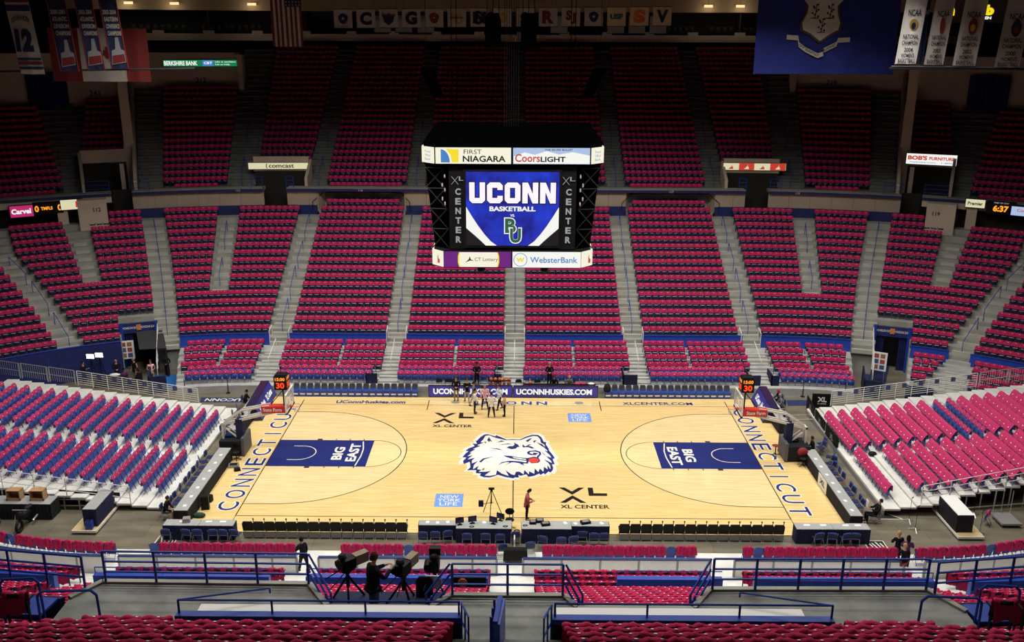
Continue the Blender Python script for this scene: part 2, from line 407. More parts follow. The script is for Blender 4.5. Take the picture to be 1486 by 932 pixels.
# end walls of the corner blocks, sign fascias, piers
b = MB()
def radial(s, a, o0, o1, z0a, z0b, z1a, z1b, th=.25):
    P = []
    for o, za, zb in ((o0, z0a, z1a), (o1, z0b, z1b)):
        x, y, rz = bp(s*(XS+a), o); t = Vector((math.cos(rz), math.sin(rz), 0))*th/2
        P.append([Vector((x, y, za))-t, Vector((x, y, za))+t, Vector((x, y, zb))+t, Vector((x, y, zb))-t])
    A, B_ = P
    b.hexa([A[0], A[1], B_[1], B_[0], A[3], A[2], B_[2], B_[3]])
for s in (-1, 1):
    radial(s, 19.75, 14.0, 28.6, 9, 9, 12.0, 20.6); radial(s, 20.65, 18.3, 28.6, 9, 9, 14.4, 21.0)
    radial(s, 25.35, 13.9, 18.4, 10.5, 10.5, 11.9, 14.1); radial(s, .0, 14.2, 16.4, 10.2, 11, 11.9, 13.3)
    radial(s, 9.2, 28.0, 30, 17.5, 18, 22, 22, .5)
    R_ = lambda a, c: urange(*sorted((s*(XS+a), s*(XS+c))))
    B4 = lambda o, z0, z1, t=.2: [(o, z0), (o+t, z0), (o+t, z1), (o, z1)]
    sweep(b, R_(19.7, 20.7), B4(18.4, 9, 22), close=True)
    sweep(b, R_(9.2, 20.7), B4(29.0, 18.2, 22.2), close=True)      # wall over the corner block
    sweep(b, R_(20.7, 52), B4(26.6, 17.3, 22.2), close=True)
    sweep(b, R_(20.75, 25.3), B4(18.15, 13.15, 14.25), close=True)    # balcony front
    sweep(b, R_(.05, 6.5), B4(15.85, 12.3, 13.6), close=True)         # header over the portal
    sweep(b, R_(23.1, 26.3), B4(11.6, 8.2, 10.95, 1.4), close=True)     # pier between lower sections
    sweep(b, R_(27.4, 28.5), B4(12.7, 8.2, 10.9, .4), close=True)
    sweep(b, R_(20.9, 21.35), B4(16.2, 9, 13.2, .4), close=True)
    sweep(b, R_(22.5, 52), B4(13.0, 10.45, 11.0, .12), close=True)
struct(b.build('wall_corner_blocks', mat('dim_beige_concrete', (.55, .46, .36, 1), .85, noise=.1, nscale=.5)))
# suite level: rail band, back, fascia
b = MB(); us = urange(-XS-26, XS+26)
sweep(b, us, [(35.9, 23.3), (36.2, 23.3), (36.2, 24.0), (35.9, 24.0)], close=True)
for u in np.arange(-40, 41, 4.5):
    sweep(b, [u-.5, u+.5], [(35.88, 23.3), (36.22, 23.3), (36.22, 24.3), (35.88, 24.3)], close=True)
struct(b.build('trim_3', mat('suite_band_paint', (.62, .54, .45, 1), .8)))
b = MB()
sweep(b, us, [(35.9, 26.3), (36.3, 26.3), (36.3, 28.6), (35.9, 28.6)], close=True)
struct(b.build('trim_4', mat('tan_fascia', (.40, .29, .18, 1), .8)))
b = MB()
sweep(b, us, [(36.0, 23.3), (39.5, 24.2), (39.5, 27), (36.2, 27)])
for u in np.arange(-40, 41, 9.0): sweep(b, [u-.06, u+.06], [(36.4, 23.4), (39.4, 23.4), (39.4, 27), (36.4, 27)], close=True)
struct(b.build('wall_suites', mat('suite_interior', (.03, .028, .026, 1), .8)))
# ---- near side
b = MB()
sweep(b, urange(-XS-32, XS+32), steps(0, 16, 13.6, -.1, 1.9, .84, .46), -1)
struct(b.build('near_terrace_floor', M_CONC))
b = MB()
# profile offsets are measured behind y = 18.1
NS = [(-6.8, .20), (-4.5, .30), (-3.3, .85), (-2.4, 1.13), (-1.5, 1.4), (-.64, 1.4)]
pr = [(-6.8, -.1)]
for k in range(len(NS)-1): pr += [(NS[k][0], NS[k][1]), (NS[k+1][0], NS[k][1])]
sweep(b, urange(-XS-32, XS+32), pr, -1)
struct(b.build('near_riser_floor', M_PLANK))
# walkway slab of the upper tier with notches, its kerb, the upper tier itself
SZ = 10.8
outl = [(-10.0, -30.5), (-4.9, -30.55), (-4.25, -31.5), (-1.85, -31.5), (-1.4, -30.97), (1.34, -30.97), (1.62, -31.45), (4.35, -31.45), (4.9, -30.65), (10.2, -30.6), (10.75, -31.5), (10.75, -34.3), (-10.5, -34.3), (-10.5, -31.2)]
b = MB(); b.prism([(x, y, SZ-.35) for x, y in outl], (0, 0, .35)); struct(b.build('slab_floor', mat('stained_grey_slab', (.205, .21, .195, 1), .75, noise=.3, nscale=1.6)))
b = MB()
for p, q in zip(outl[:9]+outl[9:10], outl[1:11]):
    b.beam((*p, SZ-.02), (*q, SZ-.02), .14, .16)
b.beam((*outl[13], SZ-.02), (*outl[0], SZ-.02), .14, .16)
struct(b.build('trim_5', M_CONC))
NU0 = 32.6                                                          # first back of the near upper rows
b = MB()
for k in range(0, 24):
    y = -(NU0+.8*k); z = SZ-.3+.46*k
    x = 13.5+.6*k
    b.box(-x, y-.5, z-.5, x, y+.52 if k else y+.4, z)
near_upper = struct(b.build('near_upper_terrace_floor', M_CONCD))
# ================================================================ seats
def seat_parts():
    """stadium chair, back top .85 above its floor, facing -y, tipped up seat"""
    bk = MB(); P = [(-.215, .40), (.215, .40), (.225, .74), (.17, .835), (-.17, .835), (-.225, .74)]
    bk.prism([(x, .0+.10*(z-.4), z) for x, z in P], (0, .045, 0))
    st = MB(); st.prism([(-.2, -.055, .22), (.2, -.055, .22), (.2, -.15, .50), (-.2, -.15, .50)], (0, -.05, 0))
    ar = []
    for s in (-1, 1):
        a = MB(); a.box(s*.24-.018, -.28, .56, s*.24+.018, .06, .60); a.box(s*.24-.014, -.06, .0, s*.24+.014, .02, .56); ar.append(a)
    return bk, st, ar
def shirt_simple(top=.865, fr=.56, bk=.55, wd=.234):
    m = MB(); x = wd
    prof = [(-.055, fr), (-.03, top-.1), (-.01, top-.015), (.04, top), (.095, top-.02), (.12, bk)]
    vs = []; n = 4
    for j, (y, z) in enumerate(prof):
        for k, f in enumerate((-1, -.78, .78, 1)):
            dz = (-.06 if abs(f) == 1 else 0) if z > top-.2 else (.05 if abs(f) == 1 else 0)
            vs.append((x*f, y, z+dz))
    fs = [(j*n+k, j*n+k+1, (j+1)*n+k+1, (j+1)*n+k) for j in range(len(prof)-1) for k in range(n-1)]
    m.add(vs, fs)
    m.quad((-.035, -.045, fr+.215), (.035, -.045, fr+.215), (.035, -.04, fr+.24), (-.035, -.04, fr+.24), 1)
    return m
def shirt_draped(seed, wd=.28, fr=.42, bk=.34, top=.875, closed=False):
    """crumpled shirt over a chair back, sleeves hanging past the edges"""
    r = np.random.default_rng(seed); nx, prof = 9, []
    for t in np.linspace(0, 1, 5): prof.append((-.05+.02*t, fr+(top-.05-fr)*t))
    prof += [(.0, top), (.055, top+.012), (.10, top-.01)]
    for t in np.linspace(.12, 1, 4): prof.append((.115+.05*t, top-.05+(bk-top+.05)*t))
    ph = r.uniform(0, 6, 4); vs = []
    for j, (y, z) in enumerate(prof):
        for k in range(nx):
            f = -1+2*k/(nx-1); e = abs(f)
            ww = wd*(1+.06*math.sin(ph[0]+j*.9))
            yy = y+.016*math.sin(5*f+ph[1]+j)+(.02 if j > 7 else -.01)*math.sin(9*f+ph[2])+r.normal(0, .006)
            zz = z+((-.085*e**4 if 3 <= j <= 8 else -.02*e) if closed else (-.03*(1-e*e)+.03*e**3-(.05 if e > .99 else 0) if 3 <= j <= 8 else -.02*e))+.010*math.sin(7*f+ph[3]+j)+r.normal(0, .005)
            if j in (0, len(prof)-1): zz += .05*math.sin(3.1*f+ph[0])
            vs.append((ww*f, yy, zz))
    m = MB(); m.add(vs, [(j*nx+k, j*nx+k+1, (j+1)*nx+k+1, (j+1)*nx+k) for j in range(len(prof)-1) for k in range(nx-1) if closed or not (j == 7 and 2 <= k <= nx-4)])
    a = .05*math.sin(ph[2])
    t = MB(); t.quad((a-.028, .035, top-.012), (a+.028, .035, top-.01), (a+.028, .062, top-.012), (a-.028, .062, top-.014))
    return m, t
bk, st, ar = seat_parts()
seat_all = MB(); seat_all.add(bk.v, bk.f); seat_all.add(st.v, st.f, 0)
for a in ar[:1]: seat_all.add(a.v, a.f)
seat_all.quad((-.16, -.235, .50), (.16, -.235, .50), (.16, -.13, .525), (-.16, -.13, .525), 1)  # pale quad along the folded seat edge paints in its glint
SEAT_FAR = []; SHIRT_FAR = []
PIT = .483
def fill(ua, ub, i, off, z, far, out, skip=0.0, jit=True):
    """seats of one row between ua and ub"""
    r = RR+off
    L = (ub-ua) if abs(ua+ub)/2 <= XS and abs(ua) <= XS+.01 and abs(ub) <= XS+.01 else rad(abs(ub-ua))*r
    n = max(1, int(L/PIT+.15)); 
    for k in range(n):
        u = ua+(ub-ua)*(k+.5)/n; x, y, rz = bp(u, off, far); out.append((x, y, z, rz))
def deg(a, b_): return XS+a, XS+b_
LOW = []                               # (section, row) lists for the lower far tier
for s in (-1, 1):
    def both(ua, ub, *a): fill(*sorted((s*ua, s*ub)), *a)
    for i in range(16):
        o = i*TR; z = ZF0+RI*i; both(.8, 8.02, i, o, z, 1, SEAT_FAR); both(9.62, 16.75, i, o, z, 1, SEAT_FAR)
        aL = 14.35+.19*o
        if o > 4: both(XS+.45, XS+7.75, i, o, z, 1, SEAT_FAR); both(XS+10.4, XS+aL, i, o, z, 1, SEAT_FAR)
        else: both(XS+.45, XS+aL, i, o, z, 1, SEAT_FAR)
        a0 = 17.75+.13*o; a1 = 28.3+.62*o if o < 9 else 33.9
        if i < 3: a0 = 23.0
        if i == 15: a1 = 23.0
        if o > 5.6 and i < 15: both(XS+a0, XS+24.6+.1*(o-5), i, o, z, 1, SEAT_FAR); both(XS+26.8+.2*(o-5), XS+a1, i, o, z, 1, SEAT_FAR)
        else: both(XS+a0, XS+a1, i, o, z, 1, SEAT_FAR)
        if i < 15: both(XS+31.9+.5*o, XS+50, i, o, z, 1, SEAT_FAR)
    for i, x0, x1 in ((16, 10.1, 16.4), (17, 10.7, 15.9)): both(x0, x1, i, i*TR, ZF0+RI*i, 1, SEAT_FAR)
    # risers
    for off, zt in ((-1.9, 2.46), (-2.72, 2.26), (-3.54, 1.98), (-4.36, 1.70)):
        for ua, ub in ((.75, 4.15), (4.35, 8.2), (9.4, 12.4), (12.6, 16.75), (18.4, 20.9), (21.2, 23.6) if off < -3 else (21.2, 23.9)):
            def cv(u): return u if u < XS else XS+math.degrees((u-XS)/(RR+off))
            both(cv(ua), cv(ub), 0, off, zt-.85, 1, SEAT_FAR)
    if s > 0:
        for off, zt, a1 in ((-1.9, 2.46, 28.2), (-2.72, 2.26, 27.6), (-3.54, 1.98, 27.0), (-4.36, 1.70, 26.0)):
            both(XS+23.6, XS+a1, 0, off, zt-.85, 1, SEAT_FAR); both(XS+32.6, XS+48, 0, off, zt-.85, 1, SEAT_FAR)
    # upper tier
    for k in range(25):
        o = UO+UT*k; z = UZ+UR*k
        x1 = 7.9; ex = .35 if k == 0 else 0
        both(.82+ex, 7.95-ex*3, k, o, z, 1, SEAT_FAR); both(9.65+ex, 16.7-ex, k, o, z, 1, SEAT_FAR)
        if k >= 3: both(XS+.25, XS+6.2, k, o, z, 1, SEAT_FAR)
        if k <= 16: both(XS+9.55+(1 if k == 0 else 0), XS+16.75-(1.2 if k == 0 else 0), k, o, z, 1, SEAT_FAR)
        if 5 <= k <= 14: both(XS+20.9, XS+25.1-.13*max(0, k-6), k, o, z, 1, SEAT_FAR)
        if k <= 13: both(XS+27.3+.1*k+(1 if k == 0 else 0), XS+50, k, o, z, 1, SEAT_FAR)
SHIRT_FAR = list(SEAT_FAR)
stamp('stadium_seats', seat_all, [M_NAVY, mat('seat_edge_glint', (.22, .23, .30, 1), .2)], SEAT_FAR)
tag(D.objects['stadium_seats'], 'rows of navy stadium seats climbing the far stands', 'seats', kind='stuff')
stamp('draped_shirts', shirt_simple(), [M_PINK, M_TAG], SHIRT_FAR)
tag(D.objects['draped_shirts'], 'pink t-shirts laid over the backs of the far stadium seats', 't-shirts', kind='stuff')
print('far seats', len(SEAT_FAR))
# outline of the painted emblem, metres from the centre spot
EMBLEM = {
 'outer': [(-2.35,1.95),(-2.27,1.83),(-2.04,2.46),(-1.82,2.81),(-1.61,2.87),(-1.13,2.53),(-1.1,2.72),(-0.77,2.41),(-0.45,2.08),(-0.09,2.14),(0.37,2.09),(0.73,2.5),(1.15,2.82),(1.51,2.79),(1.71,2.45),(1.84,1.75),(2.0,1.75),(1.95,1.41),(2.13,0.75),(2.1,0.63),(2.37,-0.24),(2.43,-0.58),(2.3,-0.64),(2.4,-1.36),(2.23,-1.36),(2.3,-1.8),(2.25,-2.12),(2.12,-2.44),(2.01,-2.28),(1.78,-2.71),(1.74,-2.47),(1.54,-2.75),(1.48,-2.56),(1.17,-2.86),(0.86,-2.99),(0.74,-2.67),(0.41,-2.87),(0.29,-2.73),(0.32,-3.1),(0.08,-3.05),(0.03,-3.18),(-0.39,-3.06),(-0.87,-2.75),(-1.05,-2.93),(-1.33,-3.1),(-1.66,-3.07),(-1.9,-2.87),(-1.82,-2.61),(-2.13,-2.56),(-2.12,-2.18),(-2.64,-2.21),(-2.47,-1.81),(-2.55,-1.1),(-2.88,-1.38),(-2.95,-0.99),(-2.78,-0.54),(-3.02,-0.49),(-2.84,0.09),(-2.68,0.36),(-2.89,0.4),(-2.72,0.74),(-2.36,1.1),(-2.53,1.46),(-2.22,1.4)],
 'inner': [(-1.89,2.02),(-1.76,2.59),(-1.55,2.69),(-1.08,2.28),(-0.5,1.98),(-0.09,2.01),(0.42,2.0),(0.83,2.38),(1.2,2.63),(1.48,2.57),(1.63,2.14),(1.67,1.59),(1.84,1.41),(1.91,1.04),(1.73,1.16),(2.0,0.57),(2.04,0.4),(1.82,0.57),(2.15,-0.12),(2.24,-0.47),(1.9,-0.24),(2.2,-0.92),(2.24,-1.2),(1.91,-0.81),(2.13,-1.53),(2.14,-2.02),(1.96,-1.48),(1.97,-2.02),(1.76,-1.7),(1.72,-2.34),(1.52,-1.92),(1.43,-2.4),(1.23,-1.92),(1.19,-2.61),(0.91,-2.3),(0.88,-2.67),(0.63,-2.14),(0.58,-2.68),(0.36,-2.36),(0.15,-2.37),(0.08,-2.79),(-0.11,-2.69),(-0.45,-2.16),(-0.25,-2.9),(-0.68,-2.59),(-0.93,-2.17),(-0.98,-2.75),(-1.33,-2.91),(-1.62,-2.86),(-1.28,-2.28),(-1.59,-2.39),(-1.97,-2.4),(-1.65,-1.85),(-1.69,-2.18),(-2.08,-2.08),(-2.0,-1.59),(-2.31,-2.08),(-2.29,-1.54),(-2.07,-0.98),(-2.42,-1.32),(-2.42,-0.87),(-2.24,-0.53),(-2.62,-0.76),(-2.69,-0.77),(-2.4,-0.19),(-2.74,-0.37),(-2.47,0.15),(-2.62,0.15),(-2.29,0.62),(-2.44,0.68),(-2.01,1.11),(-2.22,1.22),(-1.82,1.59),(-2.03,1.65)],
 'f1': [(-0.95,1.18),(-0.7,1.34),(-0.34,1.49),(-0.09,1.38),(-0.5,1.35)],
 'f2': [(-0.44,0.89),(-0.24,1.11),(-0.06,1.08),(0.06,1.32),(0.01,1.62),(0.27,1.32),(0.36,1.0),(0.22,0.96),(0.14,0.76),(-0.13,0.66)],
 'f3': [(0.52,1.14),(0.57,1.36),(0.7,1.05),(0.95,1.39),(1.08,1.33),(0.9,1.17),(1.13,1.03),(1.25,0.74),(1.07,0.79),(0.87,0.97),(0.59,0.91)],
 'f4': [(0.79,0.26),(0.94,0.44),(1.32,0.54),(1.61,0.33),(1.65,-0.02),(1.47,-0.48),(1.35,-0.39),(1.53,0.0),(1.49,0.24),(1.27,0.35),(1.02,0.3),(0.94,0.13),(1.16,-0.0),(1.16,0.21),(1.49,0.15),(1.31,-0.14),(1.01,-0.14),(0.84,-0.01)],
 'f5': [(-0.6,-0.22),(-0.13,-0.27),(0.37,-0.49),(0.81,-0.54),(0.98,-0.49),(0.9,-0.94),(0.85,-1.29),(0.46,-1.28),(0.07,-1.15),(-0.41,-1.12),(-0.7,-1.29),(-0.89,-1.57),(-0.7,-1.13),(-0.2,-0.93),(0.32,-0.99),(0.73,-1.14),(0.78,-0.94),(0.32,-0.81),(-0.17,-0.62),(-0.47,-0.39)],
 'teeth': [(-0.08,-0.41),(0.37,-0.58),(0.73,-0.66),(0.73,-0.8),(0.37,-0.72),(0.02,-0.56)],
 'f6': [(0.83,-0.83),(0.98,-0.46),(1.2,-0.35),(1.47,-0.48),(1.58,-0.93),(1.43,-1.21),(1.04,-1.25)],
 'tongue': [(0.86,-0.77),(1.0,-0.58),(1.2,-0.5),(1.42,-0.61),(1.51,-0.91),(1.36,-1.18),(1.07,-1.18),(0.91,-1.05)],
 'f7': [(-1.54,2.4),(-1.32,1.7),(-1.5,1.9),(-1.47,1.6),(-1.63,1.96)],
 'f8': [(-1.83,1.69),(-1.68,1.74),(-1.69,1.47)],
 'f9': [(0.96,2.19),(1.14,2.32),(0.88,1.73),(0.73,1.88)],
 'f10': [(1.19,1.88),(1.4,2.01),(1.26,1.58)],
 'f11': [(-2.02,-1.09),(-1.79,-0.62),(-1.11,-0.35),(-1.69,-0.75),(-1.89,-1.2)],
 'f12': [(-1.73,-0.95),(-1.11,-0.52),(-1.45,-0.75)],
 'f13': [(-1.52,0.81),(-0.89,0.74),(-0.63,0.47),(-0.99,0.62)],
 'f14': [(-1.61,0.38),(-1.18,0.5),(-1.13,0.45)],
 'f15': [(-0.46,-1.51),(-0.22,-1.12),(-0.02,-1.06),(-0.31,-1.34)],
 'f16': [(0.32,-1.28),(0.56,-1.28),(0.63,-1.55)],
 'f17': [(-1.03,1.61),(-0.76,1.92),(-0.55,1.8)],
 'f18': [(1.39,1.7),(1.74,1.4),(2.02,0.69),(1.68,1.16)],
 'f19': [(1.62,0.45),(1.95,-0.24),(1.8,-0.07)],
 'f20': [(1.79,-0.59),(2.09,-1.25),(1.9,-0.98)],
}
# ================================================================ the court
court = thing('basketball_court', 'pale maple hardwood basketball court with blue keys and shaggy dog emblem', 'basketball court')
b = MB(); b.box(-17.0, -9.22, -.05, 17.05, 9.0, 0); b.build('hardwood_floor', M_MAPLE, court)
def flat(mb, poly, z, mi=0): mb.add([(x, y, z) for x, y in poly], [tuple(range(len(poly)))], mi)
def strip(mb, pts, w, z, mi=0):
    for (x0, y0), (x1, y1) in zip(pts[:-1], pts[1:]):
        d = Vector((x1-x0, y1-y0)); n = Vector((-d.y, d.x)).normalized()*w/2
        flat(mb, [(x0-n.x, y0-n.y), (x1-n.x, y1-n.y), (x1+n.x, y1+n.y), (x0+n.x, y0+n.y)], z, mi)
def arcp(cx, cy, r, a0, a1, n=48): return [(cx+r*math.cos(rad(a0+(a1-a0)*k/n)), cy+r*math.sin(rad(a0+(a1-a0)*k/n))) for k in range(n+1)]
BX, SYD = 14.325, 7.62; HX = 12.725
ln = MB()
for s in (-1, 1):
    a = arcp(s*HX, 0, 6.325, -90, 90) if s < 0 else arcp(s*HX, 0, 6.325, 270, 90)
    pts = [(s*BX, -6.325)]+a+[(s*BX, 6.325)]
    inn = MB(); flat(inn, pts, .0012); inn.build('three_point_area', M_MAPLE2, court)
    strip(ln, pts, .055, .004)
    ky = MB(); flat(ky, [(s*BX, -1.83), (s*8.535, -1.83), (s*8.535, 1.83), (s*BX, 1.83)], .003); ky.build('painted_key', M_INKB, court)
    strip(ln, arcp(s*8.535, 0, 1.83, -90, 90) if s < 0 else arcp(s*8.535, 0, 1.83, 90, 270), .045, .004)
    ra = arcp(s*HX, 0, .95, -90, 90, 20) if s < 0 else arcp(s*HX, 0, .95, 90, 270, 20)
    ls = MB(); strip(ls, [(s*(HX+.55), ra[0][1])]+ra+[(s*(HX+.55), ra[-1][1])], .06, .006); ls.build('restricted_arc', M_INKW, court)
    for q in (-1, 1):
        for xx, wdt in ((11.9, .3), (10.9, .06), (10.05, .06), (9.2, .06)): strip(ln, [(s*xx, q*1.84), (s*xx, q*2.02)], wdt, .004)
    strip(ln, [(s*BX, -SYD), (s*BX, 8.5)], .055, .004)
    strip(ln, [(s*5.79, 6.75), (s*5.79, 8.45)], .055, .004)
    strip(ln, [(s*BX, -SYD), (s*BX, -8.4)], .03, .004)
strip(ln, [(-BX, SYD), (BX, SYD)], .04, .004); strip(ln, [(-BX, -SYD), (BX, -SYD)], .05, .004)
strip(ln, [(0, -SYD), (0, -3.2)], .055, .004); strip(ln, [(0, 2.95), (0, SYD)], .055, .004)
ln.build('court_lines', M_INKK, court)
def decal(txt, x, y, h, wd, m, dirx=(1, 0), bold=.02, z=.004, name='lettering', par=None):
    r = Vector((*dirx, 0)); u = Z_.cross(r); mb = MB(); tx(mb, txt, (x, y, z), r, u, h, wd, bold); return mb.build(name, m, par or court)
# shaggy dog emblem of the home team, painted over the centre line
def ring(pl, f, c=(-.2, -.1)): return [(c[0]+(x-c[0])*f, c[1]+(y-c[1])*f) for x, y in pl]
em = MB(); flat(em, ring(EMBLEM['outer'], 1.085), .005, 0); flat(em, EMBLEM['outer'], .007, 1); flat(em, EMBLEM['inner'], .009, 0)
for k, pl in EMBLEM.items():
    if k[0] == 'f': flat(em, pl, .011, 1)
flat(em, EMBLEM['teeth'], .013, 0); flat(em, EMBLEM['tongue'], .014, 2)
em.build('dog_head_emblem', [M_INKW, M_INKB, mat('red_floor_paint', (.62, .06, .03, 1), .3)], court)
# end letters: navy over a white edge
for s, dx in ((-1, (0, 1)), (1, (0, -1))):
    for (m, bo, z, nm) in ((M_INKW, .05, .004, 'white_letter_edge'), (M_INKB, .004, .007, 'lettering')):
        r = Vector((*dx, 0)); u = Z_.cross(r)
        for k, ch in enumerate('CONNECTICUT'):
            mb = MB(); p = (s*15.02, (-6.6+k*1.335)*(-s), z); ed = nm != 'lettering'; h = 1.06+(.1 if ed else 0)
            if ch == 'I': tx(mb, ch, p, r, u, h, .15+(.1 if ed else 0), bo)
            else: tx(mb, ch, p, r, u, h, .95+(.1 if ed else 0), bo)
            mb.build(nm if ed else 'letter', m, court)
    p0 = s*-1
    decal('BIG', s*10.42, -.05, .62, 1.75, M_INKW, dx, .035, .006); decal('EAST', s*9.55, -.1*s, .62, 2.45, M_INKW, dx, .035, .006)
    mb = MB(); strip(mb, [(s*9.15, -1.7), (s*9.02, -.4), (s*9.02, .5), (s*9.2, 1.65)], .07, .006); mb.build('lettering_underline', M_INKW, court)
def xl(x0, x1, y0, y1, lx0, lx1, ly0, ly1, tx0, tx1, ty):
    mb = MB(); xm = (x0+x1)/2; ym = (y0+y1)/2; t = .46*(x1-x0)*.5; dy = (y1-y0)
    flat(mb, [(x0, y1), (x0+t, y1), (xm, ym+.20*dy+.06), (x1-t, y1), (x1, y1), (xm, ym+.04)], .005)
    flat(mb, [(x0, y0), (x0+t, y0), (xm, ym-.20*dy-.06), (x1-t, y0), (x1, y0), (xm, ym-.04)], .005)
    w_ = (lx1-lx0)
    flat(mb, [(lx0, ly1), (lx0+w_*.28, ly1), (lx0+w_*.28, ly0+.30), (lx1, ly0+.30), (lx1, ly0), (lx0, ly0)], .005)
    mb.build('arena_initials', M_INKK, court); decal('XL CENTER', (tx0+tx1)/2, ty, .42, tx1-tx0, M_INKK, bold=.025)
xl(-5.25, -3.8, 4.55, 6.25, -3.6, -2.62, 5.35, 6.3, -5.2, -2.65, 4.12)
xl(2.5, 3.92, -6.0, -4.25, 4.1, 5.1, -5.2, -4.25, 2.5, 5.1, -6.42)
for cx, cy in ((4.27, 5.61), (-3.42, -5.8)):
    mb = MB(); flat(mb, [(cx-.75, cy-.73), (cx+.75, cy-.73), (cx+.75, cy+.73), (cx-.75, cy+.73)], .004); mb.build('light_blue_square', M_SKY, court)
    decal('NEW', cx+.0, cy+.4, .34, 1.0, M_INKW, bold=.01, z=.006); decal('YORK', cx, cy, .36, 1.25, M_INKW, bold=.01, z=.006); decal('LIFE', cx, cy-.42, .34, .95, M_INKW, bold=.01, z=.006)
decal('UConnHuskies.com', -9.72, 8.1, .56, 4.7, M_INKB, bold=.035); decal('XLCENTER.COM', 9.7, 8.1, .5, 4.75, M_INKB, bold=.02)
for m, bo, z, h in ((M_INKW, .08, .004, .72), (M_INKB, .03, .006, .62)):
    for k, ch in enumerate('UCONN'):
        mb = MB(); tx(mb, ch, (-2.25+k*1.03, 8.05, z), X_, Y_, h, .72, bo); mb.build('letter' if bo < .05 else 'white_letter_edge', m, court)
for cx in (-4.0, 4.4):                                              # grey conference mark near the far sideline
    mb = MB(); flat(mb, [(cx+.3*math.cos(t), 8.15+.22*math.sin(t)) for t in np.linspace(0, 2*PI, 20)[:-1]], .006)
    mb.build('grey_round_mark', mat('grey_green_floor_paint', (.22, .26, .25, 1), .3), court)
# painted or taped cloth mats on the arena floor
def floor_rug(poly, label, col, txt=None, m2=None, r=(1, 0, 0), h=.5, wd=None, name='floor_mat'):
    o = thing(name, label, 'mat', (poly[0][0], poly[0][1], -.05)); mb = MB(); mb.prism([(x, y, -.05) for x, y in poly], (0, 0, .012)); mb.build('mat', col, o)
    if txt:
        cx = sum(p[0] for p in poly)/len(poly); cy = sum(p[1] for p in poly)/len(poly); r = Vector(r)
        lettering(o, txt, (cx, cy, -.034), r, Z_.cross(r), h, m2, wd, .02)
    return o
M_MATN = mat('navy_mat', (.02, .03, .10, 1), .7); M_MATK = mat('black_mat', (.012, .012, .013, 1), .6)
floor_rug([(-21.3, 7.95), (-18.3, 8.0), (-18.4, 8.8), (-21.5, 8.85)], 'navy floor mat lettered in white beyond the left baseline table', M_MATN, 'UCONN', M_INKW, (-1, 0, 0), .5, 2.4)
floor_rug([(18.5, 8.0), (19.9, 8.0), (20.2, 9.0), (18.7, 9.0)], 'plain navy floor mat beyond the right baseline table', M_MATN)
for s, lab in ((-1, 'black floor mat with white slashes at the near left table corner'), (1, 'black floor mat with white slashes at the near right table corner')):
    o = floor_rug([(s*17.3, -9.6), (s*18.3, -9.6), (s*18.3, -10.6), (s*17.4, -10.6)] if s > 0 else [(-17.35, -9.55), (-16.5, -9.55), (-16.55, -10.7), (-17.5, -10.7)], lab, M_MATK)
    mb = MB(); x0 = 17.32 if s > 0 else -17.5; x1 = 18.28 if s > 0 else -16.55
    for x in (x0, x1): strip(mb, [(x, -9.62), (x, -10.58)], .05, -.034)
    strip(mb, [(x0, -9.63), (x1, -9.63)], .05, -.034)
    for k in range(4): strip(mb, [(x0+.15+k*.2, -9.75-.12*(k % 2)), (x0+.35+k*.17, -10.45)], .07, -.034)
    mb.build('white_slashes', M_INKW, o)
o = floor_rug([(19.1, -6.4), (20.2, -7.5), (19.0, -7.5), (18.6, -6.9)], 'black floor mat with white edge under the seated reporter', M_MATK)
mb = MB(); strip(mb, [(19.1, -6.42), (20.15, -7.46), (19.0, -7.46)], .05, -.034); mb.build('white_edge', M_INKW, o)
# ================================================================ seats one by one near the camera
def proto_seat():
    t = thing('stadium_seat', 'navy stadium seat', 'seat', (0, 0, 0))
    bk, st, ar = seat_parts(); bk.build('backrest', M_NAVY, t); st.build('seat_pan', M_NAVY, t)
    for a in ar: a.build('armrest', M_BLACK, t)
    return t
PS = proto_seat(); used = [False]
DR = []
for k in range(7):
    m, t = shirt_draped(20+k); me = m.mesh('draped_shirt', [M_PINKD]); te = t.mesh('neck_label', [M_TAG]); me.polygons.foreach_set('use_smooth', [True]*len(me.polygons)); DR.append((me, te))
def place_seat(x, y, z, rz, label):
    if not used[0]: used[0] = True; r = PS; r.location = (x, y, z); r.rotation_euler = (0, 0, rz); r['label'] = label; r['group'] = 'stadium seats of the near stand'
    else: r = dup(PS, (x, y, z), rz, label, 'stadium seats of the near stand')
    return r
def place_shirt(x, y, z, rz, label, var=None, mats=None, name='draped_shirt', group='t-shirts over the near stadium seats'):
    me, te = (var or DR)[random.randrange(len(var or DR))]
    o = ob(name, me, None, (x, y, z), rz+random.uniform(-.04, .04)); tag(o, label, 't-shirt', group)
    ob('neck_label', te, o); return o
NEAR_SEATS = 0
def near_row(xs, y, z, where, rowname):
    global NEAR_SEATS
    for n, x in enumerate(xs):
        place_seat(x, y, z, PI, f'navy stadium seat, {nth(n+1)} from left, {rowname}, {where}')
        place_shirt(x, y, z, PI, f'pink t-shirt on seat {nth(n+1)} from left, {rowname}, {where}'); NEAR_SEATS += 1
ROWN = ['front row', 'second row', 'third row', 'fourth row', 'fifth row', 'sixth row', 'seventh row', 'eighth row']
for k in range(8):
    y = -(NU0+.8*k); z = SZ-.3+.46*k
    if k == 0: zz = SZ
    else: zz = z
    zb = 11.3+.46*k-.85
    lim = (18.1*.956+3.6-.9*k)*.56+.35
    for s, wh in ((-1, 'near stand left of aisle'), (1, 'near stand right of aisle')):
        a, c = (7.5 if k == 0 else 1.2), min(9.8+.5*k, lim)
        n = int((c-a)/PIT); xs = [s*(a+PIT*(q+.5)) for q in range(n)]
        near_row(sorted(xs), y, zb, wh, ROWN[k])
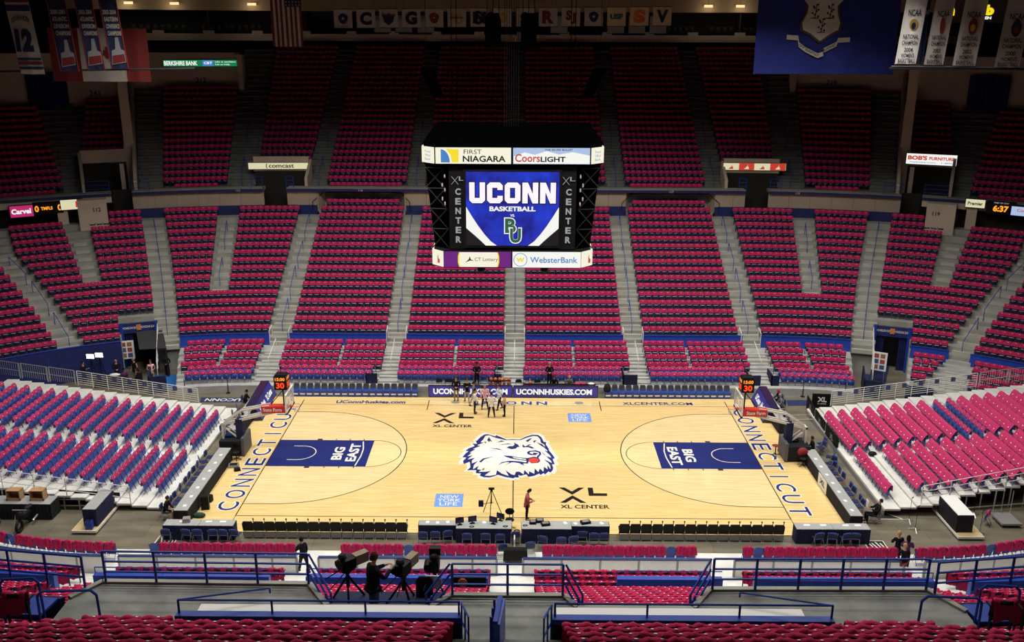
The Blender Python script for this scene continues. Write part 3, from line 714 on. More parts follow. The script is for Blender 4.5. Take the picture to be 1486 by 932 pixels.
for s, wh in ((-1, 'block beyond left vomitory'), (1, 'block beyond right vomitory')):
    for k in range(2): near_row(sorted(s*(11.35+.25*k+PIT*q) for q in range(2)), -(31.9+.8*k), 10.6+.46*k, wh, ROWN[k])
# lower near stand: three riser rows in front, the bowl behind
NEAR_STUFF = []
SECN = [('first section left of centre', -8.3, -.95), ('first section right of centre', 1.0, 8.4), ('second section left of centre', -17.1, -9.9), ('second section right of centre', 10.0, 17.2)]
for nm, xa, xb in SECN:
    n = int((xb-xa)/PIT); xs = [xa+(xb-xa)*(q+.5)/n for q in range(n)]
    near_row(xs, -15.2, .83, nm, 'floor row')
    for x in xs: NEAR_STUFF.append((x, -16.05, 1.12, PI))
    if nm.startswith('first section right'):
        for x in xs[:8]: NEAR_STUFF.append((x, -16.9, 1.38, PI))
def fillx(xa, xb, off, z, out, far=-1): fill(xa, xb, 0, off, z, far, out)
for s in (-1, 1):
    for off, zb in ((-2.9, .83), (-2.05, 1.12)): fillx(*sorted((s*(XS+1.2), s*(XS+26))), off, zb, NEAR_STUFF)
    for i in range(16):
        zb = 1.91+.46*i
        for xa, xb in ((.95, 8.35), (9.95, 17.0), (XS+.6, XS+30)): fillx(*sorted((s*xa, s*xb)), .84*i, zb, NEAR_STUFF)
stamp('stadium_seats', seat_all, [M_NAVY, MATS['seat_edge_glint']], NEAR_STUFF)
o = D.objects['stadium_seats.001']; tag(o, 'rows of navy stadium seats in the lower near stand', 'seats', kind='stuff')
ms, ts = shirt_draped(5); sh = MB(); sh.add(ms.v, ms.f, 0); sh.add(ts.v, ts.f, 1)
stamp('draped_shirts', sh, [M_PINKD, M_TAG], NEAR_STUFF)
tag(D.objects['draped_shirts.001'], 'pink t-shirts over the seats of the lower near stand', 't-shirts', kind='stuff')
print('near individual seats', NEAR_SEATS, 'stuff', len(NEAR_STUFF))

# ================================================================ portable folding chairs
def fold_parts():
    bk = MB(); P = [(-.215, .52), (.215, .52), (.215, .70), (.17, .80), (.08, .845), (-.08, .845), (-.17, .80), (-.215, .70)]
    bk.prism([(x, .02+.14*(z-.5), z) for x, z in P], (0, .03, 0))
    st = MB(); st.prism([(-.205, -.03, .2), (.205, -.03, .2), (.205, .01, .56), (-.205, .01, .56)], (0, -.035, 0))
    fr = []
    for s in (-1, 1):
        f = MB(); f.bar((s*.222, -.2, 0), (s*.222, .06, .82), .012, 4); f.bar((s*.222, .24, 0), (s*.222, -.06, .5), .012, 4)
        if s < 0: f.bar((-.222, -.17, .1), (.222, -.17, .1), .01, 4); f.bar((-.222, .2, .1), (.222, .2, .1), .01, 4)
        fr.append(f)
    return bk, st, fr
def cap_shirt(seed=1, wd=.24, fr=.60, bk=.5, top=.865):
    r = np.random.default_rng(seed); prof = [(-.035, fr), (-.02, fr+.14), (.0, top-.05), (.045, top), (.10, top-.04), (.115, top-.2), (.11, bk)]; nx = 7; vs = []
    for j, (y, z) in enumerate(prof):
        for k in range(nx):
            f = -1+2*k/(nx-1)
            vs.append((wd*f, y+r.normal(0, .007), z-(.13*abs(f)**3 if 2 <= j <= 4 else .03*abs(f))+r.normal(0, .008)))
    m = MB(); m.add(vs, [(j*nx+k, j*nx+k+1, (j+1)*nx+k+1, (j+1)*nx+k) for j in range(len(prof)-1) for k in range(nx-1)])
    t = MB(); t.quad((-.04, -.035, .70), (.04, -.035, .70), (.04, -.028, .74), (-.04, -.028, .74)); return m, t
def sheet_shirt(seed=1, wd=.25, top=.87):
    r = np.random.default_rng(seed); prof = [(-.26, .40), (-.22, .50), (-.16, .60), (-.09, .72), (-.02, top-.03), (.045, top), (.10, top-.05), (.12, .5)]; nx = 6; vs = []
    for j, (y, z) in enumerate(prof):
        for k in range(nx):
            f = -1+2*k/(nx-1); vs.append((wd*f*(1 if j else .96), y+r.normal(0, .012), z-.03*abs(f)**3+r.normal(0, .012)))
    m = MB(); m.add(vs, [(j*nx+k, j*nx+k+1, (j+1)*nx+k+1, (j+1)*nx+k) for j in range(len(prof)-1) for k in range(nx-1)])
    t = MB(); t.quad((-.04, -.185, .59), (.04, -.185, .59), (.04, -.15, .63), (-.04, -.15, .63)); return m, t
def mk(fn, n, m, nm):
    out = []
    for k in range(n):
        a, t = fn(k+1); out.append((a.mesh(nm, [m]), t.mesh('neck_label', [M_TAG])))
    return out
CAPS = mk(cap_shirt, 5, M_PINKL, 'draped_shirt'); SHEETS = mk(sheet_shirt, 5, M_PINKL, 'draped_shirt'); NEARCH = mk(lambda k: shirt_draped(40+k, .238, .5, .42, .87, True), 5, M_PINK, 'draped_shirt')
PF = thing('folding_chair', 'blue folding chair', 'chair'); usedf = [False]
a, c, fr = fold_parts(); a.build('backrest', M_CHAIR, PF); c.build('seat_pan', M_CHAIR, PF)
for f in fr: f.build('leg_frame', M_CHAIR, PF)
fold_all = MB(); fold_all.add(a.v, a.f); fold_all.add(c.v, c.f)
for f in fr: fold_all.add(f.v, f.f)
CH = []     # (dist, x, y, z, rz, shirt kind, label, shirt label)
def chair_rec(x, y, z, rz, kind, lab): CH.append(((Vector((x, y, z))-CAM).length, x, y, z, rz, kind, lab))
for i in range(18):                                                 # left floor stand
    x = -18.9-.79*i; z = .15+.107*i
    for q in range(10): chair_rec(x, -.3+.492*q, z, PI/2, 'cap', f'{nth(10-q)} from far end, {nth(i+1)} row from court, far left floor block')
    if i < 15:
        for q in range(9): chair_rec(x, -5.7+.492*q, z, PI/2, 'cap', f'{nth(q+1)} from near end, {nth(i+1)} row from court, near left floor block')
for i in range(17):
    x = 19.9+.82*i; z = .35+.107*i
    for q in range(10): chair_rec(x, -.45+.492*q, z, -PI/2, 'cap' if i in (8, 9) else 'sheet', f'{nth(10-q)} from far end, {nth(i+1)} row from court, far right floor block')
    if i != 1 and i < 13:
        for q in range(10): chair_rec(x, -5.85+.492*q, z, -PI/2, 'sheet', f'{nth(q+1)} from near end, {nth(i+1)} row from court, near right floor block')
for nm, ua, ub in (('first left of centre', -8.0, -.7), ('first right of centre', 1.4, 8.6), ('second left of centre', -17.0, -10.1), ('second right of centre', 10.75, 17.95), ('left corner', -XS-20, -XS-.7), ('right corner', XS+1.3, XS+20)):
    tmp = []; fill(ua, ub, 0, -6.0, .21, -1, tmp)
    for q, p in enumerate(sorted(tmp)): chair_rec(*p, 'near' if (q*7+int(ua)) % 17 else 'none', f'{nth(q+1)} from left, bench at rink boards, {nm}')
for nm, ua, ub in (('', -23.0, -18.4), ('', -16.6, -10.0), ('', -8.2, -1.4), ('', .6, 7.5), ('', 9.5, 16.2), ('', 18.6, 23.6)):
    for off, zb in ((-5.6, .55), (-4.85, .68)):
        def cv(u): return u if abs(u) < XS else math.copysign(XS+math.degrees((abs(u)-XS)/(RR+off)), u)
        tmp = []; fill(cv(ua), cv(ub), 0, off, zb, 1, tmp)
        for p in tmp: chair_rec(*p, 'cap', '')
CH.sort(key=lambda r: r[0])
CST = []; SST = {'cap': [], 'sheet': [], 'near': []}
for n, (d_, x, y, z, rz, kind, lab) in enumerate(CH):
    if n < 300:
        L = 'blue folding chair, '+lab
        if not usedf[0]: usedf[0] = True; r = PF; r.location = (x, y, z); r.rotation_euler = (0, 0, rz); r['label'] = L; r['group'] = 'blue folding chairs on the floor'
        else: r = dup(PF, (x, y, z), rz, L, 'blue folding chairs on the floor')
        if kind != 'none': place_shirt(x, y, z, rz, 'pink t-shirt, chair '+lab, {'cap': CAPS, 'sheet': SHEETS, 'near': NEARCH}[kind], name='chair_shirt', group='t-shirts over the folding chairs')
    else:
        CST.append((x, y, z, rz)); 
        if kind != 'none': SST[kind].append((x, y, z, rz+random.uniform(-.05, .05)))
tag(stamp('folding_chairs', fold_all, [M_CHAIR], CST), 'blue folding chairs filling the far floor rows', 'chairs', kind='stuff')
for kind, fn in (('cap', cap_shirt), ('sheet', sheet_shirt)):
    a, t = fn(3); sh = MB(); sh.add(a.v, a.f, 0); sh.add(t.v, t.f, 1)
    if SST[kind]: tag(stamp('chair_shirts', sh, [M_PINKL if kind == 'sheet' else M_PINKL, M_TAG], SST[kind]), 'pink t-shirts '+('capping the backs' if kind == 'cap' else 'spread over the fronts')+' of far folding chairs', 't-shirts', kind='stuff')
print('folding', len(CH))

# ---- floor stands at the ends: stepped white decks
for s, xf, dx, z0, n, lab in ((-1, -18.3, .79, .15, 19, 'white stepped deck under the chairs left of the court'), (1, 19.3, .82, .35, 18, 'white stepped deck under the chairs right of the court')):
    t = thing('seating_riser', lab, 'riser', (xf, 0, -.05))
    for i in range(n):
        xa = xf+s*dx*i; xb = xf+s*dx*(i+1); z = z0+.107*i; m = MB()
        m.box(min(xa, xb), -7.1+(.12*i if s > 0 and i > 3 else 0), z-.1, max(xa, xb), 6.55, z); m.build('deck_plank', M_PLANK, t)
        f = MB(); f.box(xa-.02, -7.08+(.12*i if s > 0 and i > 3 else 0), z-.22 if i else -.05, xa+.02, 6.5, z-.1); f.build('riser_board', M_GREY, t)
        if i > 2:
            for yy in (-7.0+(.12*i if s > 0 else 0), 6.45):
                p = MB(); xm = (xa+xb)/2; p.box(xm-.03, yy-.03, -.05, xm+.03, yy+.03, z-.1); p.build('post', M_STEEL, t)
    for zz in (.2, .55) if s < 0 else (.3,):
        p = MB(); p.beam((xf+s*dx*4, -7.02, zz), (xf+s*dx*n, -7.02+(1.9 if s > 0 else 0), zz), .05, .05); p.build('brace', M_STEEL, t)
    sk = MB(); sk.beam((xf+s*dx*3, -6.6+(.8 if s > 0 else 0), .35), (xf+s*dx*n, -6.6+(2.0 if s > 0 else 0), .9), .02, .8); sk.build('skirt_cloth', M_BLKC, t)
def guard(name, label, pts, h, bars, mtl, step, r=.022, logos=None, vert=False):
    t = thing(name, label, 'railing', pts[0]); P = [Vector(p) for p in pts]
    for a, c in zip(P[:-1], P[1:]):
        n = max(1, round((c-a).length/step)); d = (c-a).normalized(); nn = Vector((-d.y, d.x, 0)).normalized()
        for k in range(n+1):
            q = a.lerp(c, k/n); MB().bar(q, q+Vector((0, 0, h)), r*1.2, 5).build('post', mtl, t)
            if logos and k < n:
                e = a.lerp(c, (k+.5)/n); m = MB(); m.box(-.14, -.02, -.14, .14, .02, .14, c=(e.x, e.y-.03, e.z+h*.8), rz=math.atan2(d.y, d.x)); m.build('logo_plate', logos, t)
        if vert:
            m = MB()
            nv = int((c-a).length/.14)
            for k in range(nv): q = a.lerp(c, (k+.5)/nv); m.bar(q+Vector((0, 0, .1)), q+Vector((0, 0, h)), .011, 4)
            o = m.build('upright_bars', mtl, t); o['kind'] = 'stuff'
        for k in range(bars):
            hh = Vector((0, 0, h*(1-k/bars))); MB().bar(a+hh, c+hh, r, 5).build('rail_bar', mtl, t)
    return t
zl = lambda x: .15+.107*max(0, (-18.3-x)/.79); zr = lambda x: .35+.107*max(0, (x-19.3)/.82)
M_LOGO = mat('navy_logo_plate', (.04, .05, .14, 1), .5)
guard('guard_rail', 'white barred guard rail along the far edge of the left floor stand', [(-20.9, 6.65, zl(-20.9)-.1), (-28.8, 6.75, zl(-28.8))], 1.05, 7, M_WHITE, 1.0, .02, M_LOGO)
guard('guard_rail', 'white barred guard rail along the far edge of the right floor stand', [(20.9, 6.7, zr(20.9)-.1), (30.3, 6.75, zr(30.3))], 1.05, 7, M_WHITE, 1.0, .02, M_LOGO)
guard('guard_rail', 'white guard rail on the near edge of the left floor stand', [(-19.9, -7.12, zl(-19.9)), (-33, -7.12, zl(-33))], 1.0, 3, M_WHITE, 1.6)
guard('guard_rail', 'white guard rail on the near edge of the right floor stand', [(21.2, -6.95, zr(21.2)), (33.5, -5.2, zr(33.5))], 1.0, 3, M_WHITE, 1.6)
for n, (xa, nm) in enumerate(((-28.95, 'first'), (-30.75, 'second'), (-32.55, 'third'), (-34.35, 'fourth'))):
    guard('crowd_barrier', f'grey barred crowd barrier, {nm} beyond the left guard rail', [(xa, 6.75, zl(xa)), (xa-1.7, 6.8, zl(xa-1.7))], 1.05, 2, M_STEEL, 1.7, .025, None, True)['category'] = 'barrier'
for n, (xa, nm) in enumerate(((30.5, 'first'), (32.4, 'second'), (34.3, 'third'))):
    guard('crowd_barrier', f'grey barred crowd barrier, {nm} beyond the right guard rail', [(xa, 6.8, zr(xa)), (xa+1.8, 6.85, zr(xa+1.8))], 1.05, 2, M_STEEL, 1.8, .025, None, True)['category'] = 'barrier'
# ================================================================ barriers, drapes, tunnels, aisles of the bowl
def cvu(x, off=0):
    return x if abs(x) <= XS else math.copysign(XS+math.degrees((abs(x)-XS)/(RR+off)), x)
def barrier(name, label, ua, ub, off, z0, z1, m, far=1, th=.1, cat='barrier', cap=None):
    t = thing(name, label, cat, (*bp((ua+ub)/2, off, far)[:2], z0)); b = MB()
    sweep(b, urange(ua, ub), [(off, z0), (off+th, z0), (off+th, z1), (off, z1)], far, 0, True); b.build('panel', m, t)
    if cap:
        c = MB(); sweep(c, urange(ua, ub), [(off-.03, z1), (off+th+.03, z1), (off+th+.03, z1+.05), (off-.03, z1+.05)], far, 0, True); c.build('cap_rail', cap, t)
    return t
for s, sd in ((-1, 'left'), (1, 'right')):
    for a, c, nm in ((.78, 8.1, 'first'), (9.5, 16.95, 'second'), (18.35, XS+14.2, 'third')):
        barrier('seating_barrier', f'royal blue front barrier of the {nm} far section {sd} of centre', *sorted((s*a, s*c)), -.78, 1.6, 2.5, M_BLUE, cap=M_RAIL)
    if s < 0:
        barrier('seating_barrier', 'tall blue draped barrier round the left corner sections', -XS-52, -TB-.1, -.8, -.1, 2.5, M_DRAPE, cap=M_BLUE)
    else:
        for a, c, nm in ((TB+.2, XS+28.6, 'right corner section beside the tunnel'), (XS+31.6, XS+50, 'outermost right corner section')):
            barrier('seating_barrier', 'royal blue front barrier of the '+nm, a, c, -.78, 1.6, 2.5, M_BLUE, cap=M_RAIL)
        barrier('riser_skirt', 'navy cloth skirt below the short riser rows of the right corner', TB+.1, XS+27.5, -4.9, -.1, .95, M_NAVYC, cat='skirt')
    # tunnel through the stand: sloped passage, lintel with printed words, drapes
    t = thing('tunnel_portal', f'blue draped tunnel portal in the {sd} far corner', 'portal', (*bp(s*(TA+TB)/2, 0)[:2], -.05))
    u0, u1 = sorted((s*(TA+.1), s*(TB-.1)))
    b = MB(); sweep(b, urange(u0, u1), [(.9, 2.55), (1.0, 2.55), (1.0, 3.3), (.9, 3.3)], close=True); b.build('header', M_DRAPE, t)
    for u in (u0, u1):
        x, y, rz = bp(u, .8); b = MB(); b.box(-.12, -1.5, -.05, .12, 0, 3.35, rz=rz, c=(x, y, 0)) if False else b.hexa([Vector(p) for p in ((x-.1, y-.1, -.05), (x+.1, y-.1, -.05), (x+.1, y+.1, -.05), (x-.1, y+.1, -.05), (x-.1, y-.1, 3.4), (x+.1, y-.1, 3.4), (x+.1, y+.1, 3.4), (x-.1, y+.1, 3.4))]); b.build('post', M_BLUE, t)
    for k, (a, c) in enumerate(((.02, .30), (.72, .98))):            # gathered drapes
        pts = []
        n = 26
        for q in range(n+1):
            u = u0+(u1-u0)*(a+(c-a)*q/n); pts.append(bp(u, 1.05+.06*math.sin(q*1.3))[:2])
        b = MB(); b.add([(x, y, -.05) for x, y in pts]+[(x, y, 2.6) for x, y in pts], [(q, q+1, n+2+q, n+1+q) for q in range(n)]); b.build('drape', M_DRAPE, t)
    b = MB(); sweep(b, urange(u0, u1), [(1.85, -.05), (1.88, -.05), (1.88, 3), (1.85, 3)], close=True); b.build('dark_interior', M_BLACK, t)
    for f in (.25, .75):
        x, y, rz = bp(u0+(u1-u0)*f, .88); r = Vector((math.cos(rz), math.sin(rz), 0)); lettering(t, 'MOHEGAN SUN', (x, y, 2.98), r, Z_, .18, M_TEXTW, 1.0, .01)
    x, y, rz = bp((u0+u1)/2, .86); b = MB(); b.box(-.16, -.02, 2.78, .16, 0, 3.2, rz=rz, c=(x, y, 0)); b.build('orange_sign', mat('orange_sign', (.6, .22, .08, 1), .5), t)
# rug running into the right tunnel
floor_rug([(24.6, 11.2), (26.1, 11.0), (28.6, 16.4), (27.2, 17.0)], 'dark blue carpet strip running into the right tunnel', M_MATN, name='carpet_strip')
floor_rug([(-25.6, 10.7), (-23.6, 10.6), (-24.6, 13.4), (-26.3, 13.2)], 'bright blue carpet patch at the left tunnel mouth', mat('bright_blue_carpet', (.02, .13, .42, 1), .8), name='carpet_patch')

# aisles: half steps between the rows and centre handrails
AIS = [(0, 1.5, 'centre aisle'), (-8.82, 1.5, 'first aisle left of centre'), (8.82, 1.5, 'first aisle right of centre'), (-17.55, 1.5, 'second aisle left of centre'), (17.55, 1.5, 'second aisle right of centre')]
def aisle_u(s, k, o): return s*(XS+(16.15+.155*o if k == 0 else 30.1+.56*min(o, 9)))
def aframe(u, o, far=1):
    x, y, rz = bp(u, o, far); return Vector((x, y, 0)), Vector((math.cos(rz), math.sin(rz), 0)), Vector((-math.sin(rz), math.cos(rz), 0))
def stepmesh(b, u, o, w_, z, d=.3, h=RI/2, far=1):
    p, r, o_ = aframe(u, o, far); b.hexa([p-r*w_/2+Z_*(z-.02), p+r*w_/2+Z_*(z-.02), p+r*w_/2+o_*d+Z_*(z-.02), p-r*w_/2+o_*d+Z_*(z-.02), p-r*w_/2+Z_*(z+h), p+r*w_/2+Z_*(z+h), p+r*w_/2+o_*d+Z_*(z+h), p-r*w_/2+o_*d+Z_*(z+h)])
AISLES = [(lambda o, x=x: x, w_, nm) for x, w_, nm in AIS]
for s, sd in ((-1, 'left'), (1, 'right')):
    for k, nm in ((0, f'aisle above the {sd} tunnel'), (1, f'outer corner aisle on the {sd}')): AISLES.append((lambda o, s=s, k=k: aisle_u(s, k, o), 1.6, nm))
M_STEP = mat('step_concrete', (.40, .395, .35, 1), .75, noise=.12, nscale=1.2)
for fu, w_, nm in AISLES:
    b = MB(); top = 15 if 'corner' not in nm else 13
    for i in range(0 if not ('corner' in nm and 'left' in nm) else 1, top): stepmesh(b, fu(i*TR), i*TR-.62-.3, w_, ZF0+RI*(i-1) if i else 1.6, h=RI/2 if i else .28)
    if 'corner' in nm and 'right' in nm:
        for o, z in ((-4.9, .62), (-4.25, .85), (-3.42, 1.13), (-2.6, 1.41)): stepmesh(b, fu(0), o, 1.5, z, .33, .12)
    st_ = b.build('step_run', M_STEP); struct(st_)
    for q in range(4 if 'corner' not in nm else 3):
        i0 = .6+q*3.6
        t = thing('aisle_handrail', f'blue steel handrail, {nth(q+1)} from the bottom of the {nm}', 'handrail', (*bp(fu(i0*TR), i0*TR)[:2], ZF0+RI*int(i0)))
        P = []
        for j in (0, 2.6):
            o = (i0+j)*TR-.3; p, r, o_ = aframe(fu(o), o); zf = ZF0+RI*math.floor(i0+j+.35-.3/TR*0); P.append(p+Z_*zf); MB().bar(p+Z_*(zf-.05), p+Z_*(zf+.92), .024, 5).build('post', M_RAIL, t)
        MB().bar(P[0]+Z_*.92, P[1]+Z_*.92, .026, 5).build('rail_bar', M_RAIL, t)
    if 'tunnel' in nm or 'corner' in nm: continue
    x = fu(0)
    t = thing('stair_rail', f'white centre stair rail between the risers in the {nm}', 'handrail', (x, 12.2, .9))
    MB().bar((x, 11.9, .8), (x, 11.9, 1.75), .022, 5).build('post', M_WHITE, t); MB().bar((x, 14.2, 1.55), (x, 14.2, 2.5), .022, 5).build('post', M_WHITE, t); MB().bar((x, 11.9, 1.75), (x, 14.2, 2.5), .024, 5).build('rail_bar', M_WHITE, t)
    b = MB()
    for o, z in ((-5.55, .46), (-5.05, .62), (-4.25, .85), (-3.42, 1.13), (-2.6, 1.41)): stepmesh(b, x, o, 1.5, z, .33, .12)
    struct(b.build('step_run', M_DECK))
    for sx in (-1, 1):
        t = thing('end_rail', f'white end rail, {"left" if sx < 0 else "right"} side of the {nm}', 'handrail', (x+sx*.72, 15.3, 1.6))
        MB().bar((x+sx*.72, 15.22, 1.6), (x+sx*.72, 15.22, 2.75), .03, 5).build('post', M_WHITE, t); MB().bar((x+sx*.72, 16.0, 2.1), (x+sx*.72, 16.0, 3.0), .03, 5).build('post', M_WHITE, t); MB().bar((x+sx*.72, 15.22, 2.75), (x+sx*.72, 16.0, 3.0), .03, 5).build('rail_bar', M_WHITE, t)
# inner stairs inside the corner sections
for s in (-1, 1):
    b = MB()
    for i in range(5, 15): stepmesh(b, s*(XS+9.1), i*TR-.92, 1.15, ZF0+RI*(i-1))
    for i in range(7, 14): stepmesh(b, s*(XS+25.7+.15*(i*TR-5)), i*TR-.92, 1.0, ZF0+RI*(i-1))
    struct(b.build('step_run', M_STEP)); sd = 'left' if s < 0 else 'right'
    for q in range(2):
        o0 = 4.5+q*4.0; t = thing('aisle_handrail', f'blue handrail, {nth(q+1)} up the short inner stair of the {sd} quarter section', 'handrail', (*bp(s*(XS+9.1), o0)[:2], ZF0+RI*5))
        P = []
        for o in (o0, o0+2.2):
            p, r, o_ = aframe(s*(XS+9.1), o); zf = ZF0+RI*int((o+.62)/TR); P.append(p+Z_*(zf+.92)); MB().bar(p+Z_*(zf-.02), p+Z_*(zf+.92), .024, 5).build('post', M_RAIL, t)
        MB().bar(P[0], P[1], .026, 5).build('rail_bar', M_RAIL, t)
# upper aisles
UA = [(0, 1.5), (-8.8, 1.5), (8.8, 1.5), (-17.45, 1.5), (17.45, 1.5), (-XS-7.9, 1.9), (XS+7.9, 1.9), (-XS-18.2, 1.6), (XS+18.2, 1.6), (-XS-26.4, 1.5), (XS+26.4, 1.5)]
b = MB()
for u, w_ in UA:
    for k in range(1, 25 if abs(u) < XS+9 else 17): stepmesh(b, u, UO+k*UT-.6-.3, w_, UZ+UR*(k-1), .3, UR/2)
struct(b.build('upper_step_run', M_CONCD))
UN = ['centre', 'first left', 'first right', 'second left', 'second right', 'third left', 'third right']
for (u, w_), nm in zip(UA[:7], UN):
    for q in range(2):
        o0 = UO+.6+q*4.8; t = thing('aisle_handrail', f'dark blue handrail, {nth(q+1)} up the {nm} aisle of the far upper tier', 'handrail', (*bp(u, o0)[:2], UZ))
        P = []
        for o in (o0, o0+2.4):
            p, r, o_ = aframe(u, o); zf = UZ+UR*int((o-UO+.6)/UT); P.append(p+Z_*(zf+.9)); MB().bar(p+Z_*(zf-.02), p+Z_*(zf+.9), .024, 5).build('post', M_RAIL, t)
        MB().bar(P[0], P[1], .026, 5).build('rail_bar', M_RAIL, t)
# short guard rails on the rim beside the portals
for s, sd in ((-1, 'left'), (1, 'right')):
    for ua, ub, nm in ((1.2, 2.1, 'inner side of the sign portal'), (4.95, 6.3, 'outer side of the sign portal'), (18.2, 20.1, 'inner side of the corner opening'), (22.6, 25.2, 'outer side of the corner opening')):
        p = [bp(s*(XS+u), 13.1)[:2] for u in (ua, ub)]
        guard('rim_rail', f'navy three bar rim rail at the {nm}, {sd}', [(*p[0], 11.24), (*p[1], 11.24)], 1.0, 3, M_RAIL, 1.3)
    for x0, x1 in ((16.1, 17.2), (10.6, 9.5)):
        t = thing('sloping_rail', f'black sloping rail on the {"outer" if x0 > 14 else "inner"} notch wall, {sd} side', 'handrail', (s*x0, 30.2, 11)); MB().bar((s*x0, 30.3, 11.25), (s*(x1+(.35 if x0 > 14 else -.35)), 29.0, 10.1), .03, 5).build('rail_bar', M_BLACK, t); MB().bar((s*x0, 30.3, 11.0), (s*x0, 30.3, 11.25), .03, 5).build('post', M_BLACK, t); MB().bar((s*(x1+(.35 if x0 > 14 else -.35)), 29.0, 9.3), (s*(x1+(.35 if x0 > 14 else -.35)), 29.0, 10.1), .03, 5).build('post', M_BLACK, t)
# section numbers painted on walls and rim
M_NUM = mat('number_paint', (.03, .028, .025, 1), .7); M_NUMW = mat('pale_number_paint', (.45, .45, .45, 1), .7)
for txt, u, o, z, h, m in (('113', -XS-7.9, 12.88, 11.09, .2, M_NUMW), ('114', -13.35, 12.88, 11.09, .2, M_NUMW), ('117', 13.35, 12.88, 11.09, .2, M_NUMW), ('118', XS+8.3, 12.88, 11.09, .2, M_NUMW), ('112', -XS-24.2, 11.58, 10.15, .32, M_NUM), ('119', XS+24.2, 11.58, 10.15, .32, M_NUM), ('212', -XS-13.2, 28.96, 19.6, .5, M_NUM), ('219', XS+13.0, 28.96, 19.6, .5, M_NUM), ('241', -XS-23.2, 26.55, 18.6, .5, M_NUM)):
    x, y, rz = bp(u, o); mb = MB(); tx(mb, txt, (x, y, z), Vector((math.cos(rz), math.sin(rz), 0)), Z_, h, None, .02, 0, 'c', .012)
    o_ = mb.build('trim_number', m); struct(o_)

# ================================================================ near stand: rink boards, blue barriers, rails, parapets
def near_barrier(ua, ub, label):
    barrier('seating_barrier', label, ua, ub, -1.02, 1.35, 2.6, M_BLUE, -1, .28, 'barrier')
    t = thing('barrier_rail', label.replace('royal blue barrier in front of the', 'thin blue rail topping the barrier of the'), 'railing', (*bp((ua+ub)/2, -.95, -1)[:2], 2.6))
    us = urange(ua, ub)
    pts = [(*bp(u, -.98, -1)[:2], 2.85) for u in us]; MB().tube(pts, .025, 5).build('rail_bar', M_RAIL, t)
    for p in pts[::2]: MB().bar((p[0], p[1], 2.6), p, .02, 5).build('post', M_RAIL, t)
for ua, ub, nm in ((-8.4, -.95, 'first near section left of centre'), (4.3, 8.6, 'first near section right of centre'), (-17.1, -9.9, 'second near section left of centre'), (9.9, 17.2, 'second near section right of centre'), (-XS-28, -XS-.9, 'near left corner section'), (XS+.9, XS+28, 'near right corner section')):
    near_barrier(ua, ub, f'royal blue barrier in front of the {nm}')
M_DASH = mat('white_rink_board', (.80, .80, .78, 1), .4, noise=.04)
def dasher(ua, ub, label):
    t = thing('rink_board', label, 'rink boards', (*bp((ua+ub)/2, -4.8, -1)[:2], .1)); u = ua; off = -4.8
    while u < ub-.2:
        v = min(ub, u+(1.75 if abs(u) < XS else 4.2)); b = MB(); sweep(b, [u+.04 if abs(u) < XS else u+.1, v-.04 if abs(u) < XS else v-.1], [(off, .14), (off+.06, .14), (off+.06, 1.05), (off, 1.05)], -1, 0, True); b.build('panel', M_DASH, t)
        x, y, rz = bp(u, off+.06, -1); m = MB(); m.box(-.05, -.1, .14, .05, .0, 1.05, c=(x, y, 0), rz=rz); m.build('post', M_GREY, t); u = v
    x, y, rz = bp(ub, off+.06, -1); m = MB(); m.box(-.05, -.1, .14, .05, .0, 1.05, c=(x, y, 0), rz=rz); m.build('post', M_GREY, t)
    b = MB(); sweep(b, urange(ua, ub), [(off-.05, 1.05), (off+.1, 1.05), (off+.1, 1.11), (off-.05, 1.11)], -1, 0, True); b.build('top_ledge', M_LEDGE, t)
for ua, ub, nm in ((-8.8, -.7, 'first left of centre'), (.5, 9.0, 'first right of centre'), (-17.9, -9.8, 'second left of centre'), (10.1, 17.75, 'second right of centre'), (-XS-25, -XS-.8, 'curving round the left corner'), (XS+1.1, XS+25, 'curving round the right corner')):
    dasher(ua, ub, f'white rink boards with blue ledge, {nm}, near stand')
# white stair treads in the near aisles
for x in (-9.35, 0, 9.5, -18.4, 18.6):
    b = MB()
    for k in range(7): b.box(x-.75, -15.0-.42*k-.42, .3+.17*k, x+.75, -15.0-.42*k, .44+.17*k)
    for i in range(1, 15): b.box(x-.7, -18.1-.84*i+.62, 1.9+.46*(i-1), x+.7, -18.1-.84*i+.95, 1.9+.46*i-.23)
    struct(b.build('step_run', M_PLANK))
# tubular rails along the walkway slab
def slabrail(label, pts, h=1.0, bars=3, step=1.15, m=M_RAIL): return guard('slab_rail', label, [(x, y, SZ+.05) for x, y in pts], h*.84, bars, m, step, .028)
slabrail('blue tubular rail along the left walkway kerb', [(-9.9, -30.55), (-4.9, -30.6)])
slabrail('blue tubular rail along the right walkway kerb', [(4.95, -30.7), (10.15, -30.65)])
slabrail('blue tubular rail along the middle walkway kerb', [(-1.35, -31.0), (1.3, -31.0)])
def sloperail(label, a, c, h0=1.0):
    t = thing('notch_rail', label, 'railing', (*a, SZ)); h0 *= .84; A = Vector((*a, SZ+.05)); C = Vector((*c, SZ-.55))
    for k, hh in enumerate((h0, h0*.66, h0*.33)): MB().bar(A+Z_*hh, C+Z_*hh, .028, 5).build('rail_bar', M_RAIL, t)
    for q in (C, C+(A-C)*.12, C+(A-C)*.24): MB().bar(q-Z_*.6, q+Z_*(h0*(1 if q is C else .7)), .03, 5).build('post', M_RAIL, t)
sloperail('blue sloping rail on the left side of the camera platform', (-4.85, -30.62), (-4.2, -31.35)); sloperail('blue sloping rail on the right side of the camera platform', (-1.4, -31.0), (-1.95, -31.35))
sloperail('blue sloping rail left of the right notch', (1.36, -31.0), (1.75, -31.35)); sloperail('blue sloping rail right of the right notch', (4.88, -30.7), (4.3, -31.3))
